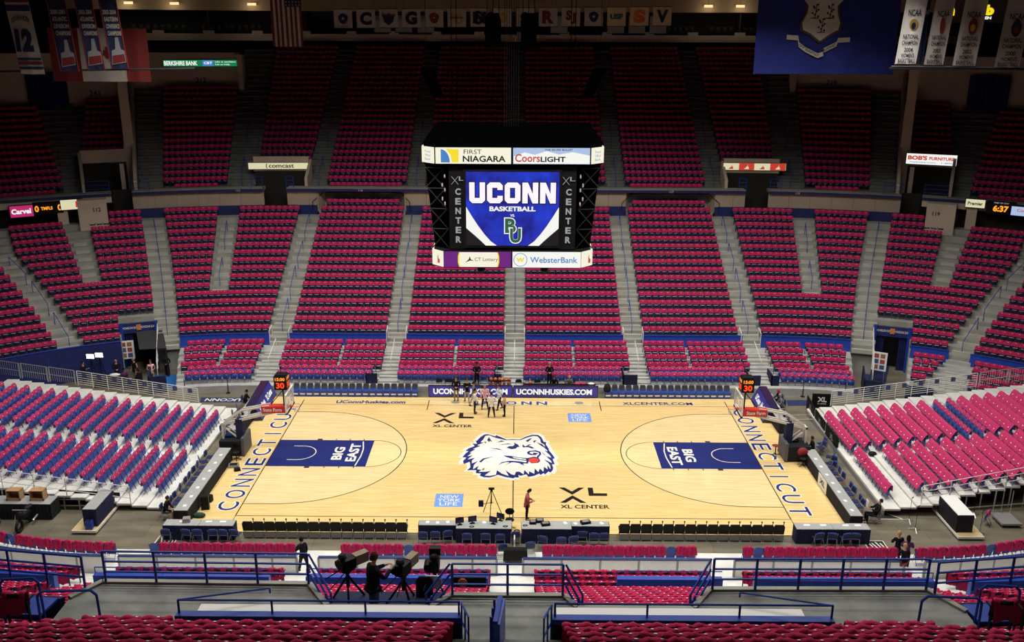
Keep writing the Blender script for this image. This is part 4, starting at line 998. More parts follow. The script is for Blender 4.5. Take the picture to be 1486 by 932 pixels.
for x0, x1, y, nm, cl in ((-7.38, -1.05, -32.58, 'left', -6.95), (.98, 7.2, -32.62, 'right', 6.6)):
    t = thing('parapet', f'blue topped dark parapet with white press ledge, {nm} of the centre aisle', 'parapet', ((x0+x1)/2, y, SZ))
    b = MB(); b.box(x0, y-.12, SZ-.1, x1, y, SZ+.52); b.build('wall_panel', M_BLKC, t)
    b = MB(); b.box(x0, y-.16, SZ+.48, x1, y+.05, SZ+.60); b.build('blue_cap', M_RAIL, t)
    b = MB(); b.box(min(cl, x1 if nm == 'left' else x0+.1), y+.05, SZ+.54, max(cl, x1-.02 if nm == 'left' else x0), y+.34, SZ+.58); b.build('press_ledge', M_PAPER, t)
    b = MB(); b.bar((x0+.05, y-.02, SZ+.92), (x1-.02, y-.02, SZ+.92), .026, 6); b.build('rail_bar', M_RAIL, t)
    n = 5
    for k in range(4): xx = x0+.06+(x1-x0-.1)*k/3; MB().bar((xx, y-.02, SZ+.58), (xx, y-.02, SZ+.92), .026, 6).build('post', M_RAIL, t)
    xe = x0+.05 if nm == 'left' else x1-.05
    MB().tube([(xe, y-.02, SZ+.92), (xe+(1.9 if nm == 'left' else -1.9), y+.55, SZ+.86), (xe+(1.9 if nm == 'left' else -1.9), y+.55, SZ+.74)], .022, 6).build('side_rail', M_RAIL, t)
    xa = x1+.02 if nm == 'left' else x0-.02; sg = 1 if nm == 'left' else -1
    for k in range(3):
        MB().bar((xa+sg*.09*k, y-.05-.25*k, SZ), (xa+sg*.09*k, y-.05-.25*k, SZ+.92), .022, 6).build('end_post', M_RAIL, t)
    for hh in (.45, .9): MB().bar((xa, y-.05, SZ+hh), (xa+sg*.18, y-.55, SZ+hh), .022, 6).build('end_bar', M_RAIL, t)
t = thing('aisle_divider', 'solid blue divider rail standing in the near centre aisle', 'divider', (-.15, -32.9, SZ))
b = MB(); b.hexa([(-.2, -32.6, SZ), (-.06, -32.6, SZ), (-.16, -33.6, SZ), (-.3, -33.6, SZ), (-.2, -32.6, SZ+1.0), (-.06, -32.6, SZ+1.0), (-.16, -33.6, SZ+1.05), (-.3, -33.6, SZ+1.05)]); b.build('panel', M_BLUE, t)
for k in range(3): MB().bar((-.30-.03*k, -32.7-.32*k, SZ), (-.30-.03*k, -32.7-.32*k, SZ+1.06), .03, 6).build('post', M_RAIL, t)
b = MB(); b.beam((-.17, -32.55, SZ+1.04), (-.26, -33.6, SZ+1.1), .1, .05); b.build('cap_rail', M_RAIL, t)
# hoop shaped rails and blue boards at the two ends of the walkway
for s, sd in ((-1, 'left'), (1, 'right')):
    for x0, x1, y, h, nm in ((10.75, 11.65, -31.9, 1.0, 'outer'), (9.25, 10.6, -32.3, .95, 'inner')):
        t = thing('hoop_rail', f'dark blue hoop shaped rail, {nm} one at the {sd} vomitory', 'railing', (s*(x0+x1)/2, y, SZ))
        MB().tube([(s*x0, y, SZ-.2), (s*(x0+.02), y, SZ+h-.12), (s*(x0+.14), y, SZ+h), (s*(x1-.14), y-.06, SZ+h), (s*(x1-.02), y-.06, SZ+h-.12), (s*x1, y-.06, SZ-.2)], .032, 6).build('bent_tube', M_RAIL, t)
    t = thing('vomitory_board', f'royal blue board closing the {sd} vomitory', 'barrier', (s*11.4, -31.3, SZ))
    b = MB(); b.hexa([(s*10.75, -31.15, SZ-.6), (s*13.4, -31.0, SZ-.6), (s*13.4, -31.1, SZ-.6), (s*10.8, -31.25, SZ-.6), (s*10.62, -31.15, SZ+.02), (s*13.4, -31.0, SZ+.02), (s*13.4, -31.1, SZ+.02), (s*10.7, -31.25, SZ+.02)]); b.build('panel', M_DRAPE, t)
    b = MB(); b.hexa([(s*10.75, -31.25, SZ-.02), (s*13.4, -31.1, SZ-.02), (s*13.4, -31.65, SZ-.14), (s*10.95, -31.75, SZ-.14), (s*10.75, -31.25, SZ+.04), (s*13.4, -31.1, SZ+.04), (s*13.4, -31.65, SZ-.08), (s*10.95, -31.75, SZ-.08)]); b.build('sloped_top', M_BLUE, t)
    slabrail(f'blue tubular rail above the {sd} vomitory board', [(s*10.3, -30.8), (s*13.2, -30.4)], 1.0, 3)
# camera platform in the left notch
t = thing('camera_platform', 'navy carpeted camera platform in the left walkway notch', 'platform', (-3.0, -30.4, 9.7))
b = MB(); b.box(-4.45, -31.3, 9.95, -1.65, -29.75, 10.1); b.build('deck', M_NAVYC, t)
b = MB(); b.box(-4.45, -31.34, 9.8, -1.65, -31.3, 10.2); b.build('front_board', M_BLUE, t)
for x in (-4.3, -1.8): MB().bar((x, -30.0, 9.3), (x, -30.0, 9.95), .04, 6).build('leg', M_BLACK, t)
MB().bar((-4.3, -31.3, 10.62), (-1.8, -31.3, 10.55), .03, 6).build('rail_bar', M_RAIL, t)
# ================================================================ hanging scoreboard
def glow(name, col, e=1.0): return mat(name, col, .4, emit=e)
G_CREAM = glow('lit_cream_panel', S(250, 246, 222), .95); G_WHITE = glow('lit_white_panel', S(250, 250, 244), .95)
G_PURP = glow('lit_purple_panel', S(108, 20, 128), .9); G_SKYB = glow('lit_pale_blue_panel', S(176, 200, 236), .9)
G_BLUE = glow('lit_blue_print', S(70, 130, 200), .9); G_YEL = glow('lit_yellow_print', S(250, 222, 30), .95); G_INK = mat('sign_ink', (.006, .006, .008, 1), .5)
G_RED = glow('lit_red_print', S(205, 60, 45), .9); G_ORG = glow('lit_orange_digits', S(255, 150, 30), 1.4); G_RDIG = glow('lit_red_digits', S(255, 60, 20), 1.5)
G_GREY = glow('lit_grey_letters', S(165, 165, 168), .8); G_PINKW = glow('lit_pinkish_white', S(255, 236, 250), 1.1); G_GRN = glow('lit_green_letters', S(20, 95, 62), .9)
def led_mat(name, ca, cb, sc, e):
    m = D.materials.new(name); m.use_nodes = True; nt = m.node_tree; b = nt.nodes['Principled BSDF']; L = nt.links.new
    geo = nt.nodes.new('ShaderNodeNewGeometry'); n = nt.nodes.new('ShaderNodeTexNoise'); n.inputs['Scale'].default_value = sc; n.inputs['Detail'].default_value = 5
    cr = nt.nodes.new('ShaderNodeValToRGB'); cr.color_ramp.elements[0].color = ca; cr.color_ramp.elements[1].color = cb; cr.color_ramp.elements[0].position = .3; cr.color_ramp.elements[1].position = .72
    L(geo.outputs['Position'], n.inputs['Vector']); L(n.outputs['Fac'], cr.inputs[0]); L(cr.outputs[0], b.inputs['Emission Color'])
    b.inputs['Emission Strength'].default_value = e; b.inputs['Base Color'].default_value = (.01, .01, .02, 1); b.inputs['Roughness'].default_value = .3
    MATS[name] = m; return m
G_SCR = led_mat('video_screen_blue', S(10, 20, 120), S(28, 60, 215), 1.3, 1.0)
G_LED = led_mat('courtside_led_blue', S(30, 30, 58), S(62, 54, 180), 1.1, .75)
sb = thing('scoreboard', 'black four sided scoreboard hanging over centre court with lit advert rings', 'scoreboard', (-.1, 0, 12.2))
CX = -.1
def octa(hx, hy, cx_, cy_): return [(CX-hx, -hy), (CX+hx, -hy), (CX+cx_, -cy_), (CX+cx_, cy_), (CX+hx, hy), (CX-hx, hy), (CX-cx_, cy_), (CX-cx_, -cy_)]
top, bot = octa(3.93, 3.6, 4.6, 2.95), octa(3.57, 3.5, 4.18, 2.85)
b = MB(); b.prism([(x, y, 17.5) for x, y in octa(3.9, 3.5, 4.52, 2.9)], (0, 0, 1.0)); b.build('upper_ring', M_ROOFB, sb)
rp = octa(4.0, 3.5, 4.4, 2.6); b = MB(); n = 8
b.add([(x, y, 18.5) for x, y in octa(3.98, 3.62, 4.64, 2.98)]+[(CX+(x-CX)*.96, y*.5, 19.25) for x, y in octa(3.9, 3.3, 4.3, 2.6)], [(k, (k+1) % 8, 8+(k+1) % 8, 8+k) for k in range(8)]+[tuple(range(8, 16))]); b.build('roof', M_ROOFB, sb)
b = MB(); b.prism([(x, y, 12.2) for x, y in octa(3.52, 3.4, 4.1, 2.8)], (0, 0, .95)); b.build('lower_ring', M_BLACK, sb)
b = MB(); b.add([(CX+(x-CX)*.98, y*.9, 13.1) for x, y in octa(3.5, 3.3, 4.15, 2.8)]+[(CX+(x-CX), y*.9, 17.55) for x, y in octa(3.9, 3.4, 4.5, 2.9)], [(k, (k+1) % 8, 8+(k+1) % 8, 8+k) for k in range(8)]); b.build('core', M_ROOFB, sb)
for s in (-1, 1):                                                   # dim truss at the corners
    for q in range(4):
        z0, z1 = 13.2+q*1.05, 14.2+q*1.05; x0 = CX+s*(3.3+.06*q); x1 = CX+s*(4.15+.09*q)
        MB().bar((x0, -3.15, z0), (x1, -3.05, z1), .03, 5).build('truss_bar', mat('dark_truss', (.006, .006, .007, 1), .7), sb); MB().bar((x1, -3.05, z0), (x0, -3.15, z1), .03, 5).build('truss_bar', MATS['dark_truss'], sb); MB().bar((x0, -3.15, z1), (x1, -3.05, z1), .03, 5).build('truss_bar', MATS['dark_truss'], sb)
    for q in range(5):
        z = 16.95-.35*q-(.1 if q % 2 else 0); b = MB(); b.ball((CX+s*(3.45+.13*(q % 2)), -3.3, z), .07, 6, 0, (.6, .6, 1.6)); b.build('clip_light', mat('pale_fitting', (.5, .45, .47, 1), .4), sb)
def sign(parent, a, c, z0, z1, m, name='sign_panel', th=.06):
    a = Vector((*a, 0)); c = Vector((*c, 0)); d = (c-a).normalized(); nrm = Vector((d.y, -d.x, 0))
    b = MB(); b.prism([a+Z_*z0, c+Z_*z0, c+Z_*z1, a+Z_*z1], -nrm*th); o = b.build(name, m, parent); return a, c, d, nrm
def ring(pts, z0, z1, mm, fr):
    out = []
    for (a, c), m in zip(pts, mm): out.append(sign(sb, a, c, z0, z1, m))
    return out
zt0, zt1 = 17.62, 18.42
xm = CX-.03; T0, T1, TL, TR_ = (CX-3.93, -3.62), (CX+3.93, -3.62), (CX-4.62, -2.95), (CX+4.62, -2.95)
sign(sb, (T0[0]+.06, -3.62), (xm-.05, -3.62), zt0, zt1, G_CREAM); sign(sb, (xm+.05, -3.62), (T1[0]-.06, -3.62), zt0, zt1, G_SKYB)
sign(sb, TL, (T0[0]-.05, -3.57), zt0, zt1, G_CREAM); sign(sb, (T1[0]+.05, -3.57), TR_, zt0, zt1, G_CREAM)
for s in (-1, 1): sign(sb, (CX+s*4.62, -s*-2.9) if s > 0 else (CX-4.62, 2.9), (CX+s*4.62, 2.9) if s > 0 else (CX-4.62, -2.9), zt0, zt1, G_CREAM) if s < 0 else sign(sb, (CX+4.62, -2.9), (CX+4.62, 2.9), zt0, zt1, G_CREAM)
sign(sb, (CX+3.9, 3.62), (CX-3.9, 3.62), zt0, zt1, G_CREAM)
yf = -3.64
lettering(sb, 'FIRST', (CX-2.45, yf, 18.22), X_, Z_, .22, G_INK, .9, .0, 'l'); lettering(sb, 'NIAGARA', (CX-2.5, yf, 17.87), X_, Z_, .31, G_INK, 2.15, .025, 'l')
b = MB(); pts = [(CX-3.6+.45*math.cos(t)*1.0, 0, 17.68+.66*math.sin(t)) for t in np.linspace(0, PI/2, 8)]
b.add([(CX-3.6, yf, 17.68)]+[(p[0], yf, p[2]) for p in pts], [tuple(range(9))[::-1]]); b.build('blue_arc_logo', G_BLUE, sb)
b = MB(); b.add([(CX-3.35, yf-.004, 18.36), (CX-3.1, yf-.004, 18.05), (CX-3.05, yf-.004, 17.7), (CX-2.72, yf-.004, 17.7), (CX-2.7, yf-.004, 18.34)], [(0, 1, 2, 3, 4)]); b.build('yellow_wave_logo', G_YEL, sb)
lettering(sb, 'Coors', (CX+.12, yf, 17.92), X_, Z_, .4, G_RED, 1.25, .02, 'l'); lettering(sb, 'LIGHT', (CX+1.4, yf, 17.86), X_, Z_, .27, G_INK, 1.25, .03, 'l'); lettering(sb, 'THE SILVER BULLET', (CX+2.3, yf, 18.33), X_, Z_, .09, G_INK, 1.4, .02)
b = MB(); b.add([(CX+.05, yf+.004, 18.0), (CX+.6, yf+.004, 18.2), (CX+1.1, yf+.004, 18.08), (CX+1.7, yf+.004, 18.27), (CX+2.3, yf+.004, 18.1), (CX+3.0, yf+.004, 18.22), (CX+3.86, yf+.004, 18.05), (CX+3.86, yf+.004, 17.64), (CX+.05, yf+.004, 17.64)], [tuple(range(9))]); b.build('snowy_mountain_print', G_WHITE, sb)
for s in (-1, 1):
    a = Vector((CX+s*4.27, -3.28, 0)); d = (Vector((CX+s*4.62, -2.95, 0))-Vector((CX+s*3.98, -3.57, 0))).normalized()*s
    nn = Vector((d.y, -d.x, 0)); 
    for q, t in enumerate(('Proud', 'Official', 'Bank')): lettering(sb, t, a+nn*.03+Z_*(18.2-.19*q), d, Z_, .12, G_BLUE, .42, .0)
zb0, zb1 = 12.26, 13.08; yb = -3.52; xb = CX-.03
sign(sb, (CX-3.55, yb), (xb-.04, yb), zb0, zb1, G_PURP); sign(sb, (xb+.04, yb), (CX+3.55, yb), zb0, zb1, G_WHITE)
sign(sb, (CX-4.2, -2.85), (CX-3.62, -3.46), zb0, zb1, G_CREAM); sign(sb, (CX+3.62, -3.46), (CX+4.2, -2.85), zb0, zb1, G_CREAM)
sign(sb, (CX+4.2, -2.8), (CX+4.2, 2.8), zb0, zb1, G_CREAM); sign(sb, (CX-4.2, 2.8), (CX-4.2, -2.8), zb0, zb1, G_CREAM); sign(sb, (CX+3.5, 3.5), (CX-3.5, 3.5), zb0, zb1, G_CREAM)
for m, w_, y in ((G_YEL, 1.07, yb-.004), (G_CREAM, 1.0, yb-.008)):
    b = MB(); P = [(CX-1.75+w_*c_, y, z) for c_, z in ((-.94, zb0+.02), (.94, zb0+.02), (1.0, 12.5), (1.0, 12.84), (.94, zb1-.02), (-.94, zb1-.02), (-1.0, 12.84), (-1.0, 12.5))]; b.add(P, [tuple(range(8))]); b.build('cream_oval_print', m, sb)
y2 = yb-.012
lettering(sb, 'CT Lottery', (CX-1.35, y2, 12.66), X_, Z_, .24, G_INK, 1.2, .0); b = MB(); b.add([(CX-2.45, y2, 12.5), (CX-2.2, y2, 12.62), (CX-1.98, y2, 12.6), (CX-2.15, y2, 12.68), (CX-2.2, y2, 12.85), (CX-2.26, y2, 12.68)], [tuple(range(6))]); b.build('star_figure_logo', M_TEXTN, sb)
lettering(sb, 'WebsterBank', (CX+2.15, y2, 12.67), X_, Z_, .31, G_BLUE, 2.45, .015)
b = MB(); P = [(CX+.42+.36*math.cos(t), y2, 12.67+.36*math.sin(t)) for t in np.linspace(0, 2*PI, 22)[:-1]]; Q = [(CX+.42+.33*math.cos(t), y2-.004, 12.67+.33*math.sin(t)) for t in np.linspace(0, 2*PI, 22)[:-1]]
b.add(P, [tuple(range(21))], 0); b.add(Q, [tuple(range(21))], 1); b.build('round_bank_logo', [G_BLUE, G_WHITE], sb); lettering(sb, 'W', (CX+.42, y2-.006, 12.67), X_, Z_, .24, G_YEL, .42, .05)
for s in (-1, 1):
    a = Vector((CX+s*3.92, -3.14, 12.62)); d = (Vector((4.2, -2.85, 0))-Vector((3.62, -3.46, 0))).normalized(); d = Vector((d.x, d.y*s, 0)); nn = Vector((d.y, -d.x, 0))
    b = MB(); r = lambda u, z: a+nn*.02+d*u+Z_*z
    b.add([r(.05, -.2), r(.22, -.2), r(.22, .0), r(.12, .05), r(.12, .28), r(.05, .1)], [tuple(range(6))]); b.build('red_chair_logo', G_RED, sb)
# video screen
ys = -3.44; sx0, sx1, sz0, sz1 = -2.47, 2.27, 13.4, 17.2
b = MB(); b.box(sx0-.12, ys, sz0-.12, sx1+.12, ys+.35, sz1+.12); b.build('screen_housing', M_BLACK, sb)
b = MB(); b.add([(sx0, ys-.01, sz0), (sx1, ys-.01, sz0), (sx1, ys-.01, sz1), (sx0, ys-.01, sz1)], [(0, 1, 2, 3)]); scr = b.build('screen', G_SCR, sb)
b = MB(); W_ = sx1-sx0; H_ = sz1-sz0
for sg in (0, 1):
    f = (lambda t: sx0+t*W_) if not sg else (lambda t: sx1-t*W_)
    outer = [(f(0), sz0+H_*.53)]+[(f(.33*t), sz0+H_*.53*(1-t)**1.35) for t in (.2, .4, .6, .8, 1)]
    inner = [(f(.21*t), sz0+H_*.24*(1-t)**.95) for t in (1, .75, .5, .25, 0)]
    b.add([(x, ys-.016, z) for x, z in outer+inner], [tuple(range(len(outer+inner)))], 0)
    low = [(f(0), sz0)]+[(f(.21*t), sz0+H_*.24*(1-t)**.95) for t in (0, .25, .5, .75, 1)]
    b.add([(x, ys-.02, z) for x, z in low], [tuple(range(len(low)))], 1)
b.build('white_sweep_graphic', [G_WHITE, mat('dark_screen_corner', (.012, .012, .016, 1), .5)], scr)
cxs = (sx0+sx1)/2
def block(ch, x, z, w_, h, t, mb, y):
    k = t*.55; p = lambda a, c: (x+a, y, z+c)
    if ch == 'U': P = [[(0, h), (0, k), (k, 0), (w_-k, 0), (w_, k), (w_, h), (w_-t, h), (w_-t, t), (t, t), (t, h)]]
    elif ch == 'C': P = [[(k, 0), (w_-k, 0), (w_, k), (w_, h*.36), (w_-t, h*.36), (w_-t, t), (t, t), (t, h-t), (w_-t, h-t), (w_-t, h*.64), (w_, h*.64), (w_, h-k), (w_-k, h), (k, h), (0, h-k), (0, k)]]
    elif ch == 'O': P = [[(k, 0), (w_/2, 0), (w_/2, t), (t, t), (t, h-t), (w_/2, h-t), (w_/2, h), (k, h), (0, h-k), (0, k)], [(w_/2, 0), (w_-k, 0), (w_, k), (w_, h-k), (w_-k, h), (w_/2, h), (w_/2, h-t), (w_-t, h-t), (w_-t, t), (w_/2, t)]]
    else: P = [[(0, 0), (t, 0), (t, h*.55), (w_-t*1.05, 0), (w_, 0), (w_, h), (w_-t, h), (w_-t, h*.45), (t*1.05, h), (0, h)]]
    for q in P: mb.add([p(a, c) for a, c in q], [tuple(range(len(q)))])
for ch, q in zip('UCONN', range(5)):
    x = cxs-2.2+q*.9; z = sz0+H_*.72-.53
    for m, g, y, nm in ((M_TEXTN, .05, ys-.02, 'letter_edge'), (G_PINKW, 0, ys-.026, 'letter')):
        mb = MB(); block(ch, x-g, z-g, .8+2*g, 1.06+2*g, .27+2*g, mb, y); mb.build(nm, m, scr)
lettering(scr, 'BASKETBALL', (cxs, ys, sz0+H_*.505), X_, Z_, .25, G_WHITE, 2.35, .04, 'c', .02); lettering(scr, 'VS.', (cxs, ys, sz0+H_*.415), X_, Z_, .13, G_WHITE, .24, .03, 'c', .02)
for ch, dx, dz in (('B', -.1, .275), ('U', .16, .14)):
    for m, h, w_, bo, li in ((G_WHITE, .86, .66, .06, .02+.012*(ch == 'U')), (G_GRN, .76, .56, .035, .026+.012*(ch == 'U'))): lettering(scr, ch, (cxs+dx, ys, sz0+H_*dz), X_, Z_, h, m, w_, bo, 'c', li, 'letter')
for x in (-2.92, 2.72):
    b = MB(); b.box(x-.42, -3.38, 13.2, x+.42, -3.2, 17.5); b.build('side_board', M_BLACK, sb)
    b = MB()
    for p, q in (((x-.28, 16.95), (x+.06, 16.55)), ((x+.06, 16.95), (x-.28, 16.55)), ((x+.13, 16.95), (x+.13, 16.74)), ((x+.13, 16.75), (x+.36, 16.75))): b.beam((p[0], -3.4, p[1]), (q[0], -3.4, q[1]), .07, .02)
    b.build('arena_initials', G_GREY, sb)
    for k, ch in enumerate('CENTER'): lettering(sb, ch, (x+.04, -3.4, 16.18-.495*k), X_, Z_, .34, G_GREY, .28, .04, 'c', .01, 'letter')
for x in (-1.75, 1.6): b = MB(); b.ball((x, -2.6, 11.95), .22, 8); b.bar((x, -2.6, 12.0), (x, -2.6, 12.3), .05, 5); b.build('camera_pod', M_BLACK, sb)
for x in (-3.2, 3.0):
    for y in (-2, 2): MB().bar((x, y, 19.1), (x, y, 33), .02, 5).build('suspension_cable', M_ROOFB, sb)
for n, (x0, x1, nm) in enumerate(((-1.5, -.72, 'left'), (.27, 1.05, 'right'))):
    t = thing('hanging_speaker', f'black hanging speaker cluster above the scoreboard, {nm} of the centre line', 'speaker', ((x0+x1)/2, -2, 23.2))
    b = MB(); b.prism([(x0, -2.4, 23.2), (x1, -2.4, 23.2), (x1, -2.3, 24.5), (x1-.12, -2.2, 24.85), (x0+.12, -2.2, 24.85), (x0, -2.3, 24.5)], (0, .8, 0)); b.build('cabinet', M_ROOFB, t)
    for xx in (x0+.1, (x0+x1)/2, x1-.1): MB().bar((xx, -2, 24.8), (xx, -2, 33), .02, 5).build('cable', M_BLACK, t)
t = thing('rigging_bundle', 'bundle of black rigging cables between the two hanging speakers', 'cables', (-.2, -1, 19.2))
for k in range(7): MB().bar((-.55+.12*k, -1.2+.15*(k % 3), 19.2), (-.55+.12*k, -1.2+.15*(k % 3), 33), .018, 4).build('cable', M_BLACK, t)

# ================================================================ hoops
def hoop():
    t = thing('basketball_hoop', 'x', 'basketball hoop', (0, 0, 0))
    b = MB(); b.box(-17.3, -.55, .02, -16.0, .85, .95); b.build('base', M_BLKC, t)
    b = MB(); b.box(-16.0, -.6, .05, -15.82, .9, 1.15); b.build('front_pad', mat('grey_pad', (.1, .1, .11, 1), .6), t)
    b = MB(); b.box(-16.35, -.2, .9, -15.95, .3, 2.2); b.build('column_pad', M_NAVYC, t)
    M_ARM = mat('cream_steel', (.62, .6, .54, 1), .4)
    for y in (-.14, .2):
        b = MB(); b.beam((-17.15, y, .9), (-17.15, y, 1.95), .1, .1); b.build('rear_post', M_ARM, t)
        b = MB(); b.beam((-17.2, y, 1.85), (-13.3, y, 2.85), .1, .14); b.build('lower_arm', M_ARM, t)
        b = MB(); b.beam((-17.0, y, 2.0), (-15.9, y, 2.75), .08, .1); b.build('upper_arm', M_ARM, t); b = MB(); b.beam((-15.95, y, 2.73), (-14.3, y, 3.05), .08, .1); b.build('upper_arm', M_ARM, t)
        b = MB(); b.beam((-16.95, y, 1.6), (-16.1, y, .85), .07, .07); b.build('strut', M_ARM, t)
        for x0, z0, x1, z1 in ((-16.3, 2.1, -16.3, 2.5), (-15.6, 2.28, -15.5, 2.8), (-14.9, 2.45, -14.7, 2.95)): b = MB(); b.beam((x0, y, z0), (x1, y, z1), .05, .05); b.build('web_bar', M_ARM, t)
    MB().bar((-17.15, -.14, 1.9), (-17.15, .2, 1.9), .05, 6).build('cross_bar', M_ARM, t)
    b = MB(); b.box(-14.75, -.22, 2.62, -13.15, .28, 3.02); pad = b.build('red_arm_pad', M_RED, t)
    lettering(pad, 'State Farm', (-14.1, -.22, 2.83), X_, Z_, .22, M_TEXTW, 1.1, .02); lettering(pad, 'State Farm', (-14.1, .28, 2.83), -X_, Z_, .22, M_TEXTW, 1.1, .02)
    b = MB(); b.box(-13.14, -.9, 2.92, -13.1, .9, 3.97); gl = b.build('backboard', mat('backboard_glass', (.75, .8, .82, 1), .08, alpha=.28), t)
    b = MB()
    for q in ((-13.16, -.93, 2.88, -13.08, -.88, 4.0), (-13.16, .88, 2.88, -13.08, .93, 4.0), (-13.16, -.93, 3.95, -13.08, .93, 4.0), (-13.16, -.93, 2.88, -13.08, .93, 2.93)): b.box(*q)
    b.build('backboard_frame', M_WHITE, t)
    b = MB(); b.box(-13.17, -.93, 2.80, -13.05, .93, 2.9); b.build('edge_padding', M_BLACK, t)
    b = MB()
    for (y0, z0), (y1, z1) in (((-.3, 3.15), (.3, 3.15)), ((.3, 3.15), (.3, 3.6)), ((.3, 3.6), (-.3, 3.6)), ((-.3, 3.6), (-.3, 3.15))): b.beam((-13.09, y0, z0), (-13.09, y1, z1), .045, .02)
    b.build('target_square', M_WHITE, t)
    b = MB(); P = [(-12.72+.23*math.cos(a), .23*math.sin(a), 3.05) for a in np.linspace(0, 2*PI, 17)]; b.tube(P, .014, 5); b.box(-13.1, -.08, 2.98, -12.93, .08, 3.06); rim = b.build('rim', mat('orange_rim', (.7, .12, .03, 1), .4), t)
    b = MB()
    for k in range(10):
        a0, a1 = 2*PI*k/10, 2*PI*(k+.5)/10
        p = lambda a, r, z: (-12.72+r*math.cos(a), r*math.sin(a), z)
        for sg in (1, -1): b.bar(p(a0, .225, 3.04), p(a0+sg*.3, .17, 2.83), .006, 3); b.bar(p(a0+sg*.3, .17, 2.83), p(a0, .13, 2.62), .006, 3)
    b.build('net', M_WHITE, rim)
    MB().bar((-13.45, .0, 3.0), (-13.45, .0, 4.15), .04, 6).build('clock_pole', M_BLACK, t); MB().bar((-14.2, 0, 3.1), (-13.45, 0, 4.0), .025, 5).build('clock_brace', M_BLACK, t)
    ck = MB(); c = Vector((-13.5, 0, 4.12)); tri = [(-.02, -.34), (.40, .02), (-.02, .36), (-.42, .0)]
    ck.box(-13.86, -.36, 4.12, -13.14, .36, 4.95); k_ = ck.build('shot_clock', M_BLACK, t)
    for yy, r in ((-.36, X_), (.36, -X_)):
        lettering(k_, '30', (-13.5, yy, 4.4), r, Z_, .36, G_RDIG, .48, .03, 'c', .01, 'digits'); lettering(k_, '15:00', (-13.5, yy, 4.78), r, Z_, .2, G_ORG, .56, .03, 'c', .01, 'digits')
    lettering(k_, '30', (-13.14, 0, 4.4), Y_, Z_, .36, G_RDIG, .48, .03, 'c', .01, 'digits'); lettering(k_, '15:00', (-13.14, 0, 4.78), Y_, Z_, .2, G_ORG, .56, .03, 'c', .01, 'digits')
    b = MB(); b.box(-13.8, -.3, 4.95, -13.2, .3, 5.02); b.bar((-13.5, 0, 5.0), (-13.5, 0, 5.35), .02, 5); b.ball((-13.5, 0, 5.38), .08, 6); b.build('clock_lamp', M_BLACK, k_)
    return t
hp = hoop(); hp['label'] = 'basketball hoop with cream arms and red shot clock at the left baseline'
dup(hp, (0, 0, 0), PI, 'basketball hoop with cream arms and red shot clock at the right baseline')

# ================================================================ courtside boards, tables, benches
def led_board(name, label, a, c, z1, txts, lean=.0, th=.12):
    t = thing(name, label, 'led board', ((a[0]+c[0])/2, (a[1]+c[1])/2, 0)); A = Vector((*a, .02)); C_ = Vector((*c, .02)); d = (C_-A).normalized(); n = Vector((d.y, -d.x, 0)); up = (Z_*z1-n*lean); L = (C_-A).length
    b = MB(); P = [A, C_, C_+up, A+up]; b.add([p+n*0 for p in P]+[p-n*th for p in P[:2]]+[p-n*(th) for p in P[2:]], [(0, 1, 2, 3), (5, 4, 7, 6), (4, 0, 3, 7), (1, 5, 6, 2), (3, 2, 6, 7), (4, 5, 1, 0)]); b.build('cabinet', M_SCREEN, t)
    b = MB(); un = up.normalized(); nn = d.cross(un); e = .05; b.add([A+d*e+un*.06+nn*.006, C_-d*e+un*.06+nn*.006, C_-d*e+up-un*.06+nn*.006, A+d*e+up-un*.06+nn*.006], [(0, 1, 2, 3)]); f = b.build('led_face', G_LED, t)
    for tx_, fr, wd, h in txts: lettering(f, tx_, A+d*(L*fr)+up*.5, d, un, h, G_WHITE, wd, .045, 'c', .014)
    return t
led_board('led_board', 'long blue led board lettered in white, left of midcourt on the far sideline', (-5.9, 9.02), (-.12, 9.02), .86, [('UCONNHUSKIES.COM', .5, 5.1, .42)]); led_board('led_board', 'long blue led board lettered in white, right of midcourt on the far sideline', (-.06, 9.02), (5.75, 9.02), .86, [('UCONNHUSKIES.COM', .48, 5.2, .42)])
led_board('led_board', 'leaning led board on the left baseline beyond the hoop', (-16.2, 4.75), (-16.45, 9.4), 1.0, [('Big East', .3, 1.5, .4), ('XL Center', .72, 1.6, .4)], .5, .5); led_board('led_board', 'leaning led board on the right baseline beyond the hoop', (16.2, 8.9), (16.0, 4.9), 1.0, [('UConn', .3, 1.3, .4), ('Huskies', .7, 1.4, .4)], .5, .5)
def table(label, x0, y0, x1, y1, m=M_NAVYC, h=.76, sides='nsew', name='press_table', top=M_TOP):
    t = thing(name, label, 'table', ((x0+x1)/2, (y0+y1)/2, 0)); z0 = -.05 if not (-17 < (x0+x1)/2 < 17 and -9.2 < (y0+y1)/2 < 9) else 0
    b = MB(); b.box(x0, y0, h-.04, x1, y1, h); b.build('tabletop', top, t)
    def skirt(ax, ay, bx, by):
        n = max(8, int(math.hypot(bx-ax, by-ay)/.09)); d = Vector((bx-ax, by-ay, 0)).normalized(); nn = Vector((d.y, -d.x, 0)); P = []
        for k in range(n+1): p = Vector((ax, ay, 0)).lerp(Vector((bx, by, 0)), k/n); P.append(p+nn*(.012+.016*(k % 2)))
        q = MB(); q.add([(p.x, p.y, z0+.01) for p in P]+[(p.x, p.y, h-.02) for p in P], [(k, k+1, n+2+k, n+1+k) for k in range(n)]); q.build('skirt', m, t)
    if 's' in sides: skirt(x0, y0, x1, y0)
    if 'n' in sides: skirt(x1, y1, x0, y1)
    if 'e' in sides: skirt(x1, y0, x1, y1)
    if 'w' in sides: skirt(x0, y1, x0, y0)
    for xx in (x0+.08, x1-.08):
        for yy in (y0+.06, y1-.06): b = MB(); b.bar((xx, yy, z0), (xx, yy, h-.03), .018, 5); b.build('leg', M_GREY, t)
    return t
